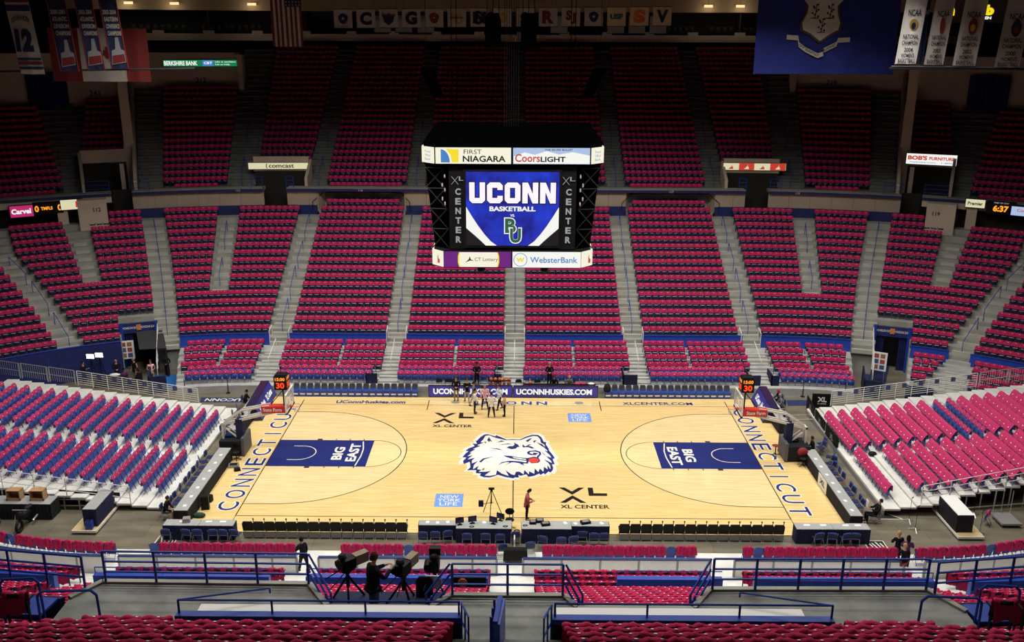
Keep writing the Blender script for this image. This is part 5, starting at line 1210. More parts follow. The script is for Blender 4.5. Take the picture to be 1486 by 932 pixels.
table('long grey topped press table along the left baseline, near half', -17.15, -8.5, -16.45, -1.0, M_BLKC); table('grey topped press table along the left baseline, far half', -17.5, 1.6, -16.85, 8.0, M_BLKC)
table('long grey topped press table along the right baseline, near half', 16.98, -8.6, 17.6, -.7, M_BLKC); table('cluttered press table along the right baseline, far half', 16.6, 3.2, 17.3, 8.3, M_BLKC)
table('press table with navy skirt at the near left corner, outer one', -17.15, -10.0, -15.42, -9.4); table('press table with navy skirt at the near left corner, inner one', -15.4, -10.0, -13.7, -9.4)
table('press table with navy skirt at the near right corner, inner one', 13.9, -9.95, 15.7, -9.35); table('press table with navy skirt at the near right corner, outer one', 15.72, -9.95, 17.5, -9.35)
table('narrow press table left of the scorers table, near sideline', -4.62, -9.8, -2.78, -9.3); table('scorers table with monitors left of midcourt, near sideline', -2.76, -10.1, -.05, -9.3)
table('scorers table with equipment right of midcourt, near sideline', .45, -10.1, 2.88, -9.3); table('narrow press table right of the scorers table, near sideline', 2.9, -9.8, 4.75, -9.3)
b = MB(); b.quad((16.955, -4.9, .2), (16.955, -3.7, .2), (16.955, -3.7, .72), (16.955, -4.9, .72)); t = thing('cloth_sign', 'white printed cloth sign hung on the right baseline table', 'sign', (16.95, -4.3, .2)); b = MB(); b.box(16.93, -5.0, .05, 16.95, -3.6, .74); b.build('cloth', M_PAPER, t); lettering(t, 'XL', (16.93, -4.3, .42), -Y_, Z_, .3, M_TEXTK, .8, .04, 'c', .008)
# press chairs, dark blue folding chairs without shirts
M_PCH = mat('dark_blue_chair', (.014, .022, .085, 1), .45, noise=.1); M_PTOP = mat('blue_chair_top', (.03, .06, .26, 1), .4)
def press_proto():
    t = thing('press_chair', 'x', 'chair'); bk, st, fr = fold_parts(); bk.build('backrest', M_PCH, t)
    s_ = MB(); s_.box(-.205, -.4, .43, .205, 0, .46); s_.build('seat_pan', M_PCH, t)
    for f in fr: f.build('leg_frame', M_GREY, t)
    c = MB(); c.prism([(-.2, .04, .76), (.2, .04, .76), (.15, .05, .85), (-.15, .05, .85)], (0, .05, 0)); c.build('top_edge', M_PTOP, t); return t
PP = press_proto(); up_ = [0]
def press_chair(x, y, rz, label, z=-.05, group='press table chairs'):
    if not up_[0]: up_[0] = 1; r = PP; r.location = (x, y, z); r.rotation_euler = (0, 0, rz); r['label'] = label; r['group'] = group
    else: r = dup(PP, (x, y, z), rz, label, group)
    return r
for n, x in enumerate((-16.9, -15.9, -15.35, -14.6, -14.1, -13.95+.4)): press_chair(x, -10.35, PI+random.uniform(-.15, .15), f'dark blue folding chair at the near left corner tables, {nth(n+1)} from the left')
for n, x in enumerate((14.9, 15.55, 16.25, 16.65)): press_chair(x, -10.3, PI+random.uniform(-.2, .2), f'dark blue folding chair at the near right corner tables, {nth(n+1)} from the left')
for n, (x, y, r) in enumerate(((-4.35, -10.45, 0), (-3.75, -10.4, .02), (-3.15, -10.3, .25), (-2.2, -10.55, 0), (-1.3, -10.55, -.03), (-.6, -10.6, .05), (.15, -10.35, .1))): press_chair(x, y, PI+r, f'dark blue folding chair behind the left scorers tables, {nth(n+1)} from the left')
for n, (x, y, r) in enumerate(((1.45, -10.75, -.2), (2.35, -10.85, 0), (2.95, -10.75, .15), (3.4, -10.3, .05), (3.95, -10.45, 0), (4.45, -10.45, 0))): press_chair(x, y, PI+r, f'dark blue folding chair behind the right scorers tables, {nth(n+1)} from the left')
for n, (y, dx, r) in enumerate(((-7.1, 0, .1), (-6.6, 0, -.1), (-5.7, 0, .2), (-4.9, .0, 0), (-4.3, 0, .1), (-3.6, 0, -.1), (-2.9, 0, .2), (-2.2, -.15, .5), (-1.5, 0, 0))): press_chair(-17.75+dx, y, PI/2+r, f'dark blue folding chair along the left baseline table, {nth(n+1)} from the near end')
for n, (y, dx, r) in enumerate(((-6.9, .0, .1), (-6.4, 0, -.1), (-5.5, 0, .2), (-5.0, .0, 0), (-3.8, 0, .1), (-3.1, 0, -.1), (-2.4, 0, .2), (-1.7, .2, .5), (-1.0, .4, -.3), (.4, .3, .3), (.9, .5, .2))): press_chair(18.2+dx, y, -PI/2+r, f'dark blue folding chair along the right baseline table, {nth(n+1)} from the near end')
for n, y in enumerate((2.2, 3.0, 4.6, 5.6)): press_chair(-18.0, y, PI/2+.1*n, f'dark blue folding chair behind the far left baseline table, {nth(n+1)} from the hoop')
# team benches: blue chairs with grey tops on the far side, black padded chairs on the near side
def bench_far():
    t = thing('bench_chair', 'x', 'chair'); b = MB(); b.prism([(x, .02+.12*(z-.5), z) for x, z in ((-.21, .62), (.21, .62), (.21, .76), (.15, .85), (-.15, .85), (-.21, .76))], (0, .035, 0)); b.build('grey_backrest', mat('grey_vinyl', (.055, .06, .065, 1), .5), t)
    b = MB(); b.prism([(x, .02+.12*(z-.5), z) for x, z in ((-.21, .46), (.21, .46), (.21, .63), (-.21, .63))], (0, .03, 0)); b.build('lower_backrest', mat('grey_blue_vinyl', (.07, .09, .16, 1), .5), t)
    b = MB(); b.box(-.215, -.42, .40, .215, .02, .46); s_ = b.build('seat_pan', M_CHAIR, t); b = MB(); b.box(-.215, -.43, .06, .215, -.41, .42); b.build('seat_skirt', M_CHAIR, t)
    b = MB(); b.box(-.17, -.436, .2, .17, -.43, .3); b.build('white_stripe', M_PAPER, s_)
    for s in (-1, 1): f = MB(); f.bar((s*.2, -.38, 0), (s*.2, .05, .8), .012, 4); f.bar((s*.2, .2, 0), (s*.2, -.05, .44), .012, 4); f.build('leg_frame', M_GREY, t)
    return t
BF = bench_far(); k = 0
for x0, n, nm in ((-15.05, 18, 'left of the led boards'), (6.45, 18, 'right of the led boards')):
    for q in range(n):
        lab = f'blue team bench chair with grey back, {nth(q+1)} from the left, {nm}'; x = x0+q*.482
        if k == 0: BF.location = (x, 9.45, -.05); BF['label'] = lab; BF['group'] = 'far team bench chairs'
        else: dup(BF, (x, 9.45, -.05), 0, lab, 'far team bench chairs')
        k += 1
t = tag(MB().ball((6.4, 9.3, .62), .26, 10, 0, (1, .8, 1.5)).build('black_jacket', M_BLKC, None, True), 'black jacket slung over the leftmost right hand bench chair', 'jacket')
def bench_near():
    t = thing('bench_chair', 'x', 'chair'); b = MB(); b.prism([(x, .05+.16*(z-.4), z) for x, z in ((-.255, .38), (.255, .38), (.265, .80), (.21, .93), (-.21, .93), (-.265, .80))], (0, .07, 0)); b.build('padded_back', mat('black_vinyl', (.009, .009, .01, 1), .5), t)
    b = MB(); b.box(-.24, -.42, .42, .24, .05, .5); b.build('padded_seat', MATS['black_vinyl'], t)
    b = MB(); b.box(-.235, .16, .08, .235, .19, .36); b.build('rear_panel', mat('grey_steel_panel', (.26, .27, .28, 1), .4, metal=.3), t)
    for s in (-1, 1): f = MB(); f.bar((s*.23, -.38, 0), (s*.23, .1, .5), .014, 4); f.bar((s*.23, .24, 0), (s*.23, -.1, .5), .014, 4); f.build('leg_frame', M_STEEL, t)
    b = MB(); b.ball((-.25, .0, .98), .045, 6); b.bar((-.25, .02, .5), (-.25, .0, .96), .018, 5); b.build('side_bracket', M_BLACK, t); return t
BN = bench_near(); k = 0
for x0, x1, n, nm in ((-13.05, -5.45, 15, 'left'), (5.5, 13.1, 15, 'right')):
    for q in range(n):
        lab = f'black padded bench chair, {nth(q+1)} from the left of the near {nm} bench'; x = x0+(x1-x0)*q/(n-1)
        if k == 0: BN.location = (x, -9.62, -.05); BN.rotation_euler = (0, 0, PI); BN['label'] = lab; BN['group'] = 'near team bench chairs'
        else: dup(BN, (x, -9.62, -.05), PI, lab, 'near team bench chairs')
        k += 1
# ---- equipment on and around the scorers tables
def monitor(x, y, z, rz, label, m=M_SCREEN, w_=.42, h=.3):
    t = thing('monitor', label, 'monitor', (x, y, z)); b = MB(); b.box(-w_/2, -.02, .1, w_/2, .02, .1+h); b.build('panel', M_BLACK, t); b = MB(); b.box(-w_/2+.02, -.026, .12, w_/2-.02, -.02, .08+h); b.build('screen', m, t); b = MB(); b.box(-.03, -.02, .01, .03, .03, .12); b.box(-.12, -.08, 0, .12, .08, .015); b.build('stand', M_BLACK, t); 
    for c in t.children: c.location = (0, 0, 0)
    for c in t.children:
        for v in c.data.vertices: v.co = v.co+Vector((x, y, z))
    t.rotation_euler = (0, 0, rz); return t
M_SCRB = mat('violet_blue_screen', (.02, .015, .09, 1), .15)
for x, y, r, lab, m in ((-2.6, -9.75, .3, 'black monitor at the left end of the left scorers table', M_SCREEN), (-1.98, -9.6, .25, 'violet lit monitor, second on the left scorers table', M_SCRB), (-.95, -9.65, -.35, 'violet lit monitor near the right end of the left scorers table', M_SCRB), (-.6, -9.3, -.5, 'black monitor leaning at the far right of the left scorers table', M_SCREEN)): monitor(x, y, .76, r, lab, m)
def small_box(name, label, cat, x, y, z, sx, sy, sz, m, rz=0, m2=None):
    t = thing(name, label, cat, (x, y, z)); b = MB(); b.prism([(x-sx/2, y-sy/2, z), (x+sx/2, y-sy/2, z), (x+sx/2, y-sy*.3, z+sz), (x-sx/2, y-sy*.3, z+sz)] if False else [(x-sx/2, y-sy/2, z), (x+sx/2, y-sy/2, z), (x+sx*.47, y-sy*.47, z+sz), (x-sx*.47, y-sy*.47, z+sz)], (0, sy*.96, 0)); b.build('body', m, t)
    b = MB(); b.box(x-sx*.35, y-sy*.35, z+sz, x+sx*.35, y+sy*.35, z+sz+.012); b.build('top_face', m2 or M_GREY, t); t.rotation_euler = (0, 0, rz); return t
for n, (x, y, nm) in enumerate(((1.0, -9.55, 'black mixing desk on the right scorers table'), (1.35, -9.4, 'second black control desk on the right scorers table'), (1.62, -9.7, 'small black control panel on the right scorers table'), (3.6, -9.5, 'dark equipment bag on the right narrow press table'))): small_box('control_desk' if n < 3 else 'equipment_bag', nm, 'control desk' if n < 3 else 'bag', x, y, .76, .34+.05*n, .3, .12, M_BLACK, .1*n)
for n, (x, y, nm) in enumerate(((.62, -9.8, 'black headset ring on the right scorers table'), (-2.0, -9.95, 'black headset on the left scorers table front edge'), (-.35, -9.9, 'black headset on the left scorers table right corner'))):
    t = thing('headset', nm, 'headset', (x, y, .76)); P = [(x+.09*math.cos(a), y+.07*math.sin(a), .78) for a in np.linspace(0, 2*PI, 11)]; MB().tube(P, .014, 5).build('band', M_BLACK, t); MB().ball((x-.09, y, .785), .035, 6).build('ear_cup', M_BLACK, t); MB().ball((x+.09, y, .785), .035, 6).build('ear_cup', M_BLACK, t)
def paper(x, y, z, rz, label, sx=.16, sy=.22): b = MB(); b.box(-sx/2, -sy/2, 0, sx/2, sy/2, .008, rz=rz, c=(x, y, z)); return tag(b.build('paper_sheet', M_PAPER), label, 'paper', 'papers on the press tables')
for n, (x, y) in enumerate(((-4.2, -9.5), (-3.7, -9.55), (-3.2, -9.5), (-1.4, -9.5), (2.6, -9.5), (3.1, -9.55), (4.4, -9.5))): paper(x, y, .76, .1*n, f'white sheet of paper on the scorers tables, {nth(n+1)} from the left')
for n, y in enumerate((-8.0, -7.0, -6.0, -5.0, -4.0, -3.0, -2.0)):
    paper(-16.75, y, .76, .1, f'white sheet on the left baseline table, {nth(n+1)} from the near end'); paper(17.25, y, .76, .1, f'white sheet on the right baseline table, {nth(n+1)} from the near end')
for n, x in enumerate((-16.3, -15.0, -14.3)): paper(x, -9.6, .76, .05, f'white sheet on the near left corner tables, {nth(n+1)} from the left', .3, .16)
for n, x in enumerate((14.5, 15.3, 16.4, 17.0)): paper(x, -9.55, .76, .05, f'white sheet on the near right corner tables, {nth(n+1)} from the left', .3, .16)
small_box('projector', 'grey box projector on the near left corner table', 'projector', -16.1, -9.6, .76, .36, .34, .2, M_GREY, .2); small_box('monitor_case', 'black monitor case on the blue chair row at centre near stand', 'case', .15, -12.2, .35, 1.15, .35, .55, M_BLACK, 0, M_BLACK)
t = thing('office_chair', 'black swivel office chair beside the left scorers table', 'office chair', (-.15, -8.75, 0))
def office(t, x, y, m):
    MB().ball((x, y, .5), .24, 10, 0, (1, 1, .25)).build('seat', m, t); MB().ball((x, y+.22, .85), .24, 10, 0, (1, .25, .8)).build('backrest', m, t); MB().bar((x, y, .1), (x, y, .48), .03, 6).build('gas_column', M_BLACK, t); MB().bar((x, y+.1, .5), (x, y+.22, .8), .02, 5).build('back_bracket', M_BLACK, t)
    for k in range(5): a = 2*PI*k/5; MB().bar((x, y, .1), (x+.3*math.cos(a), y+.3*math.sin(a), .04), .02, 5).build('foot', M_BLACK, t)
office(t, -.15, -8.75, M_BLACK)
t = thing('office_chair', 'black swivel chair in front of the left hoop base', 'office chair', (-16.2, -1.0, 0)); office(t, -16.2, -1.0, M_BLACK)
t = thing('office_chair', 'black swivel chair with a red jacket by the right hoop base', 'office chair', (16.75, -1.35, 0)); office(t, 16.75, -1.35, M_BLACK)
b = MB(); b.ball((16.75, -1.15, .8), .3, 10, 0, (1.05, .6, .9)); b.ball((17.0, -1.0, .62), .16, 8); tag(b.build('red_jacket', mat('dull_red_cloth', (.22, .02, .018, 1), .8), None, True), 'dull red jacket over the chair by the right hoop base', 'jacket')
t = thing('swivel_stool', 'red topped stool beside the right hoop base', 'stool', (15.55, .1, 0)); MB().ball((15.55, .1, .62), .24, 10, 0, (1, .8, .25)).build('seat', MATS['dull_red_cloth'], t); MB().bar((15.55, .1, .05), (15.55, .1, .6), .03, 6).build('column', M_BLACK, t)
for k in range(4): a = 2*PI*k/4; MB().bar((15.55, .1, .08), (15.55+.28*math.cos(a), .1+.28*math.sin(a), .03), .02, 5).build('foot', M_BLACK, t)
# tripod with a tilted top and a white cable box
def tripod(name, label, cat, x, y, z, h, r, ang=0, m=M_BLACK):
    t = thing(name, label, cat, (x, y, z))
    for k in range(3):
        a = ang+2*PI*k/3; MB().bar((x, y, z+h), (x+r*math.cos(a), y+r*math.sin(a), z), .022, 5).build('leg', m, t)
    MB().bar((x, y, z+h*.45), (x, y, z+h), .03, 5).build('centre_post', m, t); return t
t = tripod('tripod', 'thin black tripod standing on the court behind the left scorers table', 'tripod', -1.1, -7.4, 0, 1.5, .55, .4); b = MB(); b.box(-1.25, -7.48, 1.5, -.95, -7.32, 1.56); b.ball((-1.1, -7.4, 1.45), .08, 6); b.build('head', M_BLACK, t)
b = MB(); b.box(-1.75, -7.9, .75, -1.5, -7.75, 1.05); b.build('clip_box', M_SCREEN, t); MB().bar((-1.6, -7.8, .85), (-1.0, -7.5, .8), .015, 4).build('spreader', M_BLACK, t)
# ball rack with orange balls behind the left led board
t = thing('ball_rack', 'black ball rack behind the led boards left of midcourt', 'rack', (-1.0, 9.35, -.05))
for x in (-1.75, -.25): MB().bar((x, 9.45, -.05), (x, 9.45, 1.3), .02, 5).build('post', M_BLACK, t); MB().bar((x, 9.25, -.05), (x, 9.25, 1.3), .02, 5).build('post', M_BLACK, t)
for z in (.42, .78, 1.12): b = MB(); b.box(-1.75, 9.22, z-.02, -.25, 9.48, z); b.build('shelf', M_BLACK, t)
for r, z in enumerate((.42, .78, 1.12)):
    for q in range(5): b = MB(); b.ball((-1.6+.3*q, 9.35, z+.121), .12, 12); tag(b.build('basketball', M_ORANGE, None, True), f'orange basketball, {nth(q+1)} from the left on the {["bottom", "middle", "top"][r]} shelf of the ball rack', 'basketball', 'basketballs on the ball rack')
b = MB(); b.ball((1.1, 9.35, 1.0), .12, 12); tag(b.build('basketball', M_ORANGE, None, True), 'lone orange basketball on the ledge behind the right led board', 'basketball')
# low table behind the led boards carrying clothes
table('long low bench table behind the right led board', .6, 9.2, 5.6, 9.55, M_BLKC, .88, 'sn', 'bench_table', M_BLACK)
for n, (x, m, lab) in enumerate(((4.35, M_PINKL, 'crumpled pink shirt on the table behind the right led board'), (4.75, M_PINK, 'second crumpled pink shirt behind the right led board'), (5.3, M_PAPER, 'white towel at the right end behind the led board'))): b = MB(); b.ball((x, 9.38, .93), .2, 10, 0, (1.2, .7, .4)); tag(b.build('crumpled_cloth', m, None, True), lab, 'cloth')
for n, x in enumerate((-5.2, -4.6, -4.3, .3, 1.6, 4.0)): 
    t = thing('dark_chair', f'dark grey chair behind the led boards, {nth(n+1)} from the left', 'chair', (x, 9.75, -.05)); b = MB(); b.prism([(x-.22, 9.72, .85), (x+.22, 9.72, .85), (x+.22, 9.74, 1.0), (x+.14, 9.75, 1.08), (x-.14, 9.75, 1.08), (x-.22, 9.74, 1.0)], (0, .05, 0)); b.build('backrest', M_BLKC, t); b = MB(); b.box(x-.22, 9.4+.18, .55, x+.22, 9.75, .6); b.build('seat_pan', M_BLKC, t); b = MB(); b.bar((x-.2, 9.72, -.05), (x-.2, 9.74, .9), .015, 4); b.bar((x+.2, 9.72, -.05), (x+.2, 9.74, .9), .015, 4); b.build('leg_frame', M_GREY, t)
# ================================================================ people
import bmesh
JOBS = []
def cm(name, r, g, b): return mat(name, (r, g, b, 1), .85, noise=.15, nscale=8, spec=.12)
C_WHITE = cm('white_shirt_cloth', .86, .84, .82); C_CREAM = cm('cream_shirt_cloth', .74, .70, .60); C_PINK = cm('pale_pink_shirt_cloth', .80, .42, .45); C_BLUEW = cm('pale_blue_shirt_cloth', .66, .73, .86)
C_TAN = cm('tan_jacket_cloth', .55, .40, .25); C_BLACK = cm('black_clothing', .009, .009, .011); C_KHAKI = cm('khaki_trouser_cloth', .36, .28, .17); C_LIGHT = cm('light_trouser_cloth', .46, .42, .34)
C_DARK = cm('charcoal_trouser_cloth', .022, .022, .025); C_NAVY = cm('navy_clothing', .012, .014, .035); C_GREY = cm('grey_sweater_cloth', .16, .16, .17); C_MAROON = cm('faded_red_shirt_cloth', .36, .09, .10); C_JEANS = cm('grey_blue_jeans', .08, .10, .15)
C_PURP = cm('purple_top_cloth', .09, .025, .12); C_SKIRT = cm('patterned_skirt_cloth', .20, .05, .05)
H_BRN = cm('brown_hair', .045, .024, .012); H_BLK = cm('dark_hair', .010, .008, .007); H_BLD = cm('blonde_hair', .42, .26, .09); H_GRY = cm('grey_hair', .26, .25, .24)
SK1 = M_SKIN; SK2 = mat('darker_skin', (.16, .075, .045, 1), .6); M_EYE = mat('dark_eye', (.01, .008, .006, 1), .3); M_SHOE = mat('black_shoe_leather', (.01, .009, .009, 1), .4)
def rot2(p, a): c, s = math.cos(a), math.sin(a); return (p[0]*c-p[1]*s, p[0]*s+p[1]*c, p[2])
def person(label, loc, rz, arms='down', legs='stand', top=C_BLACK, bottom=C_DARK, hair=H_BRN, skin=SK1, h=1.76, lean=0, sleeve='long', build=1.0, headyaw=0, skirt=None, longhair=False, nod=0, group=None):
    k = h/1.76; t = thing('person', label, 'person', loc, group, rz)
    pz = .93 if legs not in ('sit', 'crouch') else (.50 if legs == 'sit' else .55)
    pel = Vector((0, 0, pz)); up = Vector((0, -math.sin(lean), math.cos(lean))); fw = Vector((0, -math.cos(lean), -math.sin(lean))); sd = Vector((1, 0, 0))
    at = lambda u, x=0, f=0: pel+up*u+sd*x+fw*f
    N = {}; E = []
    def nd(n, p, r, par=None): N[n] = (p*k, r*k*(build if n in ('waist', 'chest') else 1+(build-1)*.4 if n == 'pel' else 1)); (E.append((par, n)) if par else None)
    nd('pel', pel, .125); nd('waist', at(.17), .118, 'pel'); nd('chest', at(.38), .135, 'waist'); nd('nb', at(.53), .062, 'chest'); nd('neck', at(.58, 0, .015), .052, 'nb')
    hd = Vector((0, -math.sin(lean+nod), math.cos(lean+nod)))
    n0 = at(.58, 0, .015); nd('jaw', n0+hd*.075+fw*.02, .068, 'neck'); nd('head', n0+hd*.15+fw*.012, .088, 'jaw'); nd('crown', n0+hd*.215+fw*-.005, .066, 'head')
    AR = {'down': ((.25, .15, .0), (.27, -.06, .07)), 'clasp': ((.27, .17, .03), (.06, .10, .22)), 'cross': ((.26, .19, .06), (.03, .22, .20)), 'hips': ((.38, .22, -.08), (.19, .05, .04)), 'cam': ((.27, .22, .16), (.12, .32, .42)),
          'desk': ((.27, .18, .12), (.16, .10, .38)), 'phone': ((.27, .18, .06), (.08, .16, .28)), 'lap': ((.26, .16, .06), (.10, .02, .28)), 'read': ((.26, .18, .1), (.12, .20, .34))}
    el, wr = AR.get(arms, AR['down'])
    for s, q in ((1, 'L'), (-1, 'R')):
        e_, w_ = el, wr
        if arms == 'ear' and s > 0: e_, w_ = (.27, .22, .14), (.10, .50, .10)
        if arms == 'face' : e_, w_ = (.25, .26, .16), (.06, .52, .14) if s > 0 else (.10, .30, .26)
        nd('sh'+q, at(.45, s*.165), .062, 'chest'); nd('ua'+q, at(.40, s*.205), .054, 'sh'+q); nd('el'+q, at(e_[1], s*e_[0], e_[2]), .042, 'ua'+q); nd('wr'+q, at(w_[1], s*w_[0], w_[2]), .029, 'el'+q)
        fd = (N['wr'+q][0]-N['el'+q][0]).normalized(); nd('pa'+q, N['wr'+q][0]/k+fd*.075, .036, 'wr'+q)
        sp = legs
        hp, kn, an = (s*.092, 0, pz-.11), (s*.105, -.015, .50), (s*.115, .015, .085)
        if sp == 'wide': kn, an = (s*.15, -.02, .50), (s*.2, .015, .085)
        if sp == 'walk': kn, an = (s*.09, -s*.12, .50), (s*.09, -s*.24+.04, .09)
        if sp == 'sit': kn, an = (s*.13, -.44, .50), (s*.14, -.42 if top is not C_NAVY else -.7, .085)
        if sp == 'crouch': kn, an = (s*.17, -.36, .52), (s*.14, -.05, .085)
        nd('hp'+q, Vector(hp), .088, 'pel'); nd('kn'+q, Vector(kn), .058, 'hp'+q); nd('cf'+q, Vector(kn).lerp(Vector(an), .3)+Vector((0, .015, 0)), .055, 'kn'+q); nd('an'+q, Vector(an), .038, 'cf'+q); nd('to'+q, Vector((an[0]*1.08, an[1]-.16, .035)), .032, 'an'+q)
    isl = []
    for s, q in ((1, 'L'), (-1, 'R')):
        w_, p = N['wr'+q][0], N['pa'+q][0]; d = (p-w_).normalized(); a = d.cross(Vector((0, -.4, 1))).normalized(); b_ = d.cross(a)
        for m in range(4):
            o = a*(.024*(m-1.5))*k; L_ = (.075, .085, .08, .062)[m]*k; isl.append([(p+o, .0095*k), (p+o+d*L_*.5+b_*.008*s, .0088*k), (p+o+d*L_*.85+b_*.03*s, .008*k)])
        o = -a*.03*k; isl.append([(w_+d*.02*k, .011*k), (w_+d*.045*k+o*1.3, .0105*k), (w_+d*.09*k+o*1.7, .009*k)])
    TN = {'pel': .58, 'waist': .62, 'chest': .68, 'hpL': .62, 'hpR': .62, 'knL': .85, 'knR': .85, 'cfL': .85, 'cfR': .85, 'shL': .85, 'shR': .85, 'uaL': .9, 'uaR': .9}
    JOBS.append(('body', {n: (p, r*TN.get(n, 1)) for n, (p, r) in N.items()}, E, isl, [skin, M_EYE], t, dict(head=(N['head'][0], fw, hd, k, headyaw))))
    hem = {'shirt': ('hem', at(-.075)*k, .142*k), 'trousers': ('band', at(.07)*k, .122*k)}
    def sub(names, g, name, m, extra=None):
        n2 = {n: (N[n][0], N[n][1]+g*k) for n in names}; 
        if extra: n2.update(extra)
        e2 = [e for e in E if e[0] in n2 and e[1] in n2]
        if name in hem: q_, p_, r_ = hem[name]; n2[q_] = (p_, r_*(1+(build-1)*.5)); e2 = e2+[('pel', q_)]
        JOBS.append((name, n2, e2, [], [m], t, None))
    arm = ['shL', 'uaL', 'elL', 'wrL', 'shR', 'uaR', 'elR', 'wrR'] if sleeve == 'long' else ['shL', 'uaL', 'shR', 'uaR']
    ex = {}
    if sleeve == 'short':
        for q in 'LR': a, b_ = N['ua'+q], N['el'+q]; 
    sub(['pel', 'waist', 'chest', 'nb']+arm, .019, 'shirt', top)
    if skirt: sub(['pel', 'hpL', 'hpR', 'knL', 'knR'], .05, 'skirt', skirt)
    else: sub(['pel', 'hpL', 'knL', 'cfL', 'anL', 'hpR', 'knR', 'cfR', 'anR'], .016, 'trousers', bottom)
    for q in 'LR':
        a, o = N['an'+q], N['to'+q]; JOBS.append(('shoe', {'a': (a[0]-Z_*.03*k, .05*k), 'b': (o[0], .046*k), 'c': (a[0]+Vector((0, .05*k, -.04*k)), .044*k)}, [('c', 'a'), ('a', 'b')], [], [M_SHOE], t, None))
    hc = N['head'][0]; m = MB(); cc = math.cos(headyaw)
    vs = []; rows, nn = 5, 10
    if hair is not None:
        c0 = hc+hd*k*.018-fw*k*.012; ax = hd.cross(fw).normalized()
        for j in range(rows+1):
            th = (PI*.56)*j/rows
            for i in range(nn):
                ph = 2*PI*i/nn; back = .5-.5*math.cos(ph); d = hd*math.cos(th)+(fw*math.cos(ph)+ax*math.sin(ph))*math.sin(th); rr = k*(.105+.006*math.sin(3*ph+j)); drop = (k*(.07 if not longhair else .24)*back*(j/rows)**2)
                vs.append(c0+d*rr-hd*drop-(fw*.02*k*back*(j/rows) if longhair else fw*0))
        m.add(vs, [(j*nn+i, j*nn+(i+1) % nn, (j+1)*nn+(i+1) % nn, (j+1)*nn+i) for j in range(rows) for i in range(nn)]); o = D.objects.new('hair', m.mesh('hair', [hair], (0, 0, 0), True)); COL.objects.link(o); o.parent = t
    return t
def run_jobs():
    tmp = []
    for name, N, E, isl, mats, par, ex in JOBS:
        names = list(N); idx = {n: i for i, n in enumerate(names)}; V = [tuple(N[n][0]) for n in names]; R = [N[n][1] for n in names]; Ed = [(idx[a], idx[b]) for a, b in E]; roots = [0]
        for ch in isl:
            b0 = len(V); roots.append(b0); V += [tuple(p) for p, r in ch]; R += [r for p, r in ch]; Ed += [(b0+i, b0+i+1) for i in range(len(ch)-1)]
        me = D.meshes.new('sk'); me.from_pydata(V, Ed, []); o = D.objects.new('sk', me); COL.objects.link(o)
        md = o.modifiers.new('s', 'SKIN'); md.use_smooth_shade = True; md.branch_smoothing = .3
        for i, sv in enumerate(me.skin_vertices[0].data): sv.radius = (R[i], R[i]); sv.use_root = i in roots
        ss = o.modifiers.new('u', 'SUBSURF'); ss.levels = 1; ss.render_levels = 1; tmp.append(o)
    bpy.context.view_layer.update(); dg = bpy.context.evaluated_depsgraph_get()
    for (name, N, E, isl, mats, par, ex), o in zip(JOBS, tmp):
        me = D.meshes.new_from_object(o.evaluated_get(dg)); me.name = name; me.materials.clear()
        for m in mats: me.materials.append(m)
        if name in ('shirt', 'trousers', 'body', 'skirt') :
            pass
        if ex:
            c, fw, hd, k, yaw = ex['head']; ax = hd.cross(fw).normalized(); f = (fw*math.cos(yaw)+ax*math.sin(yaw)); a2 = hd.cross(f).normalized()
            m = MB(); m.ball(c+f*.094*k-hd*.025*k, .017*k, 6, 0, (1, 1, 1.4)); m.ball(c+f*.08*k+hd*.03*k, .03*k, 6, 0, (1.2, .8, .4))
            for s in (-1, 1): m.ball(c+f*.082*k+a2*s*.033*k+hd*.006*k, .0105*k, 6, 1); m.ball(c+a2*s*.09*k-hd*.012*k, .024*k, 6, 0, (.6, .8, 1.2))
            m.ball(c+f*.084*k-hd*.058*k, .017*k, 6, 1, (1.2, .4, .25)); m.ball(c+f*.07*k-hd*.09*k, .026*k, 6, 0)
            bm = bmesh.new(); bm.from_mesh(me); base = [bm.verts.new(p) for p in m.v]
            for fc, mi in zip(m.f, m.m):
                try: q = bm.faces.new([base[i] for i in dict.fromkeys(fc)]); q.material_index = mi; q.smooth = True
                except Exception: pass
            bm.to_mesh(me); bm.free()
        n = D.objects.new(name, me); COL.objects.link(n); n.parent = par
    for o in tmp: me = o.data; D.objects.remove(o); D.meshes.remove(me)
R90 = PI/2
person('person in white shirt and dark trousers seen from behind, in the midcourt group', (-1.47, 5.6, 0), PI, 'clasp', 'wide', C_WHITE, C_DARK, H_BRN)
person('person in cream top and dark trousers at the left of the midcourt group', (-2.58, 6.2, 0), R90, 'clasp', 'stand', C_CREAM, C_DARK, H_BLK)
person('person in pale pink shirt with lanyard facing the camera in the midcourt group', (-1.95, 7.0, 0), .2, 'down', 'wide', C_PINK, C_DARK, H_GRY)
person('person in pale blue shirt with crossed arms, midcourt group', (-.98, 6.95, 0), -1.0, 'cross', 'walk', C_BLUEW, C_BLACK, H_BRN)
person('person in tan jacket and black trousers at the right of the midcourt group', (-.62, 5.75, 0), -R90, 'clasp', 'stand', C_TAN, C_BLACK, H_BLK, SK2, 1.66)
person('person in black polo and khaki trousers before the left led board', (-3.95, 8.5, 0), .1, 'clasp', 'stand', C_BLACK, C_KHAKI, H_BRN)
person('person in black polo with hand raised to face before the left led board', (-3.2, 8.2, 0), .3, 'face', 'walk', C_BLACK, C_LIGHT, H_BRN, SK1, 1.72)
person('person in dark grey hooded top and light trousers behind the cream topped person', (-2.72, 7.6, 0), R90, 'clasp', 'walk', C_GREY, C_LIGHT, H_BLK, SK1, 1.70)
person('person in black jacket standing behind the left led board', (-2.62, 10.3, .46), .2, 'clasp', 'stand', C_BLACK, C_BLACK, H_BLK, SK2, 1.7)
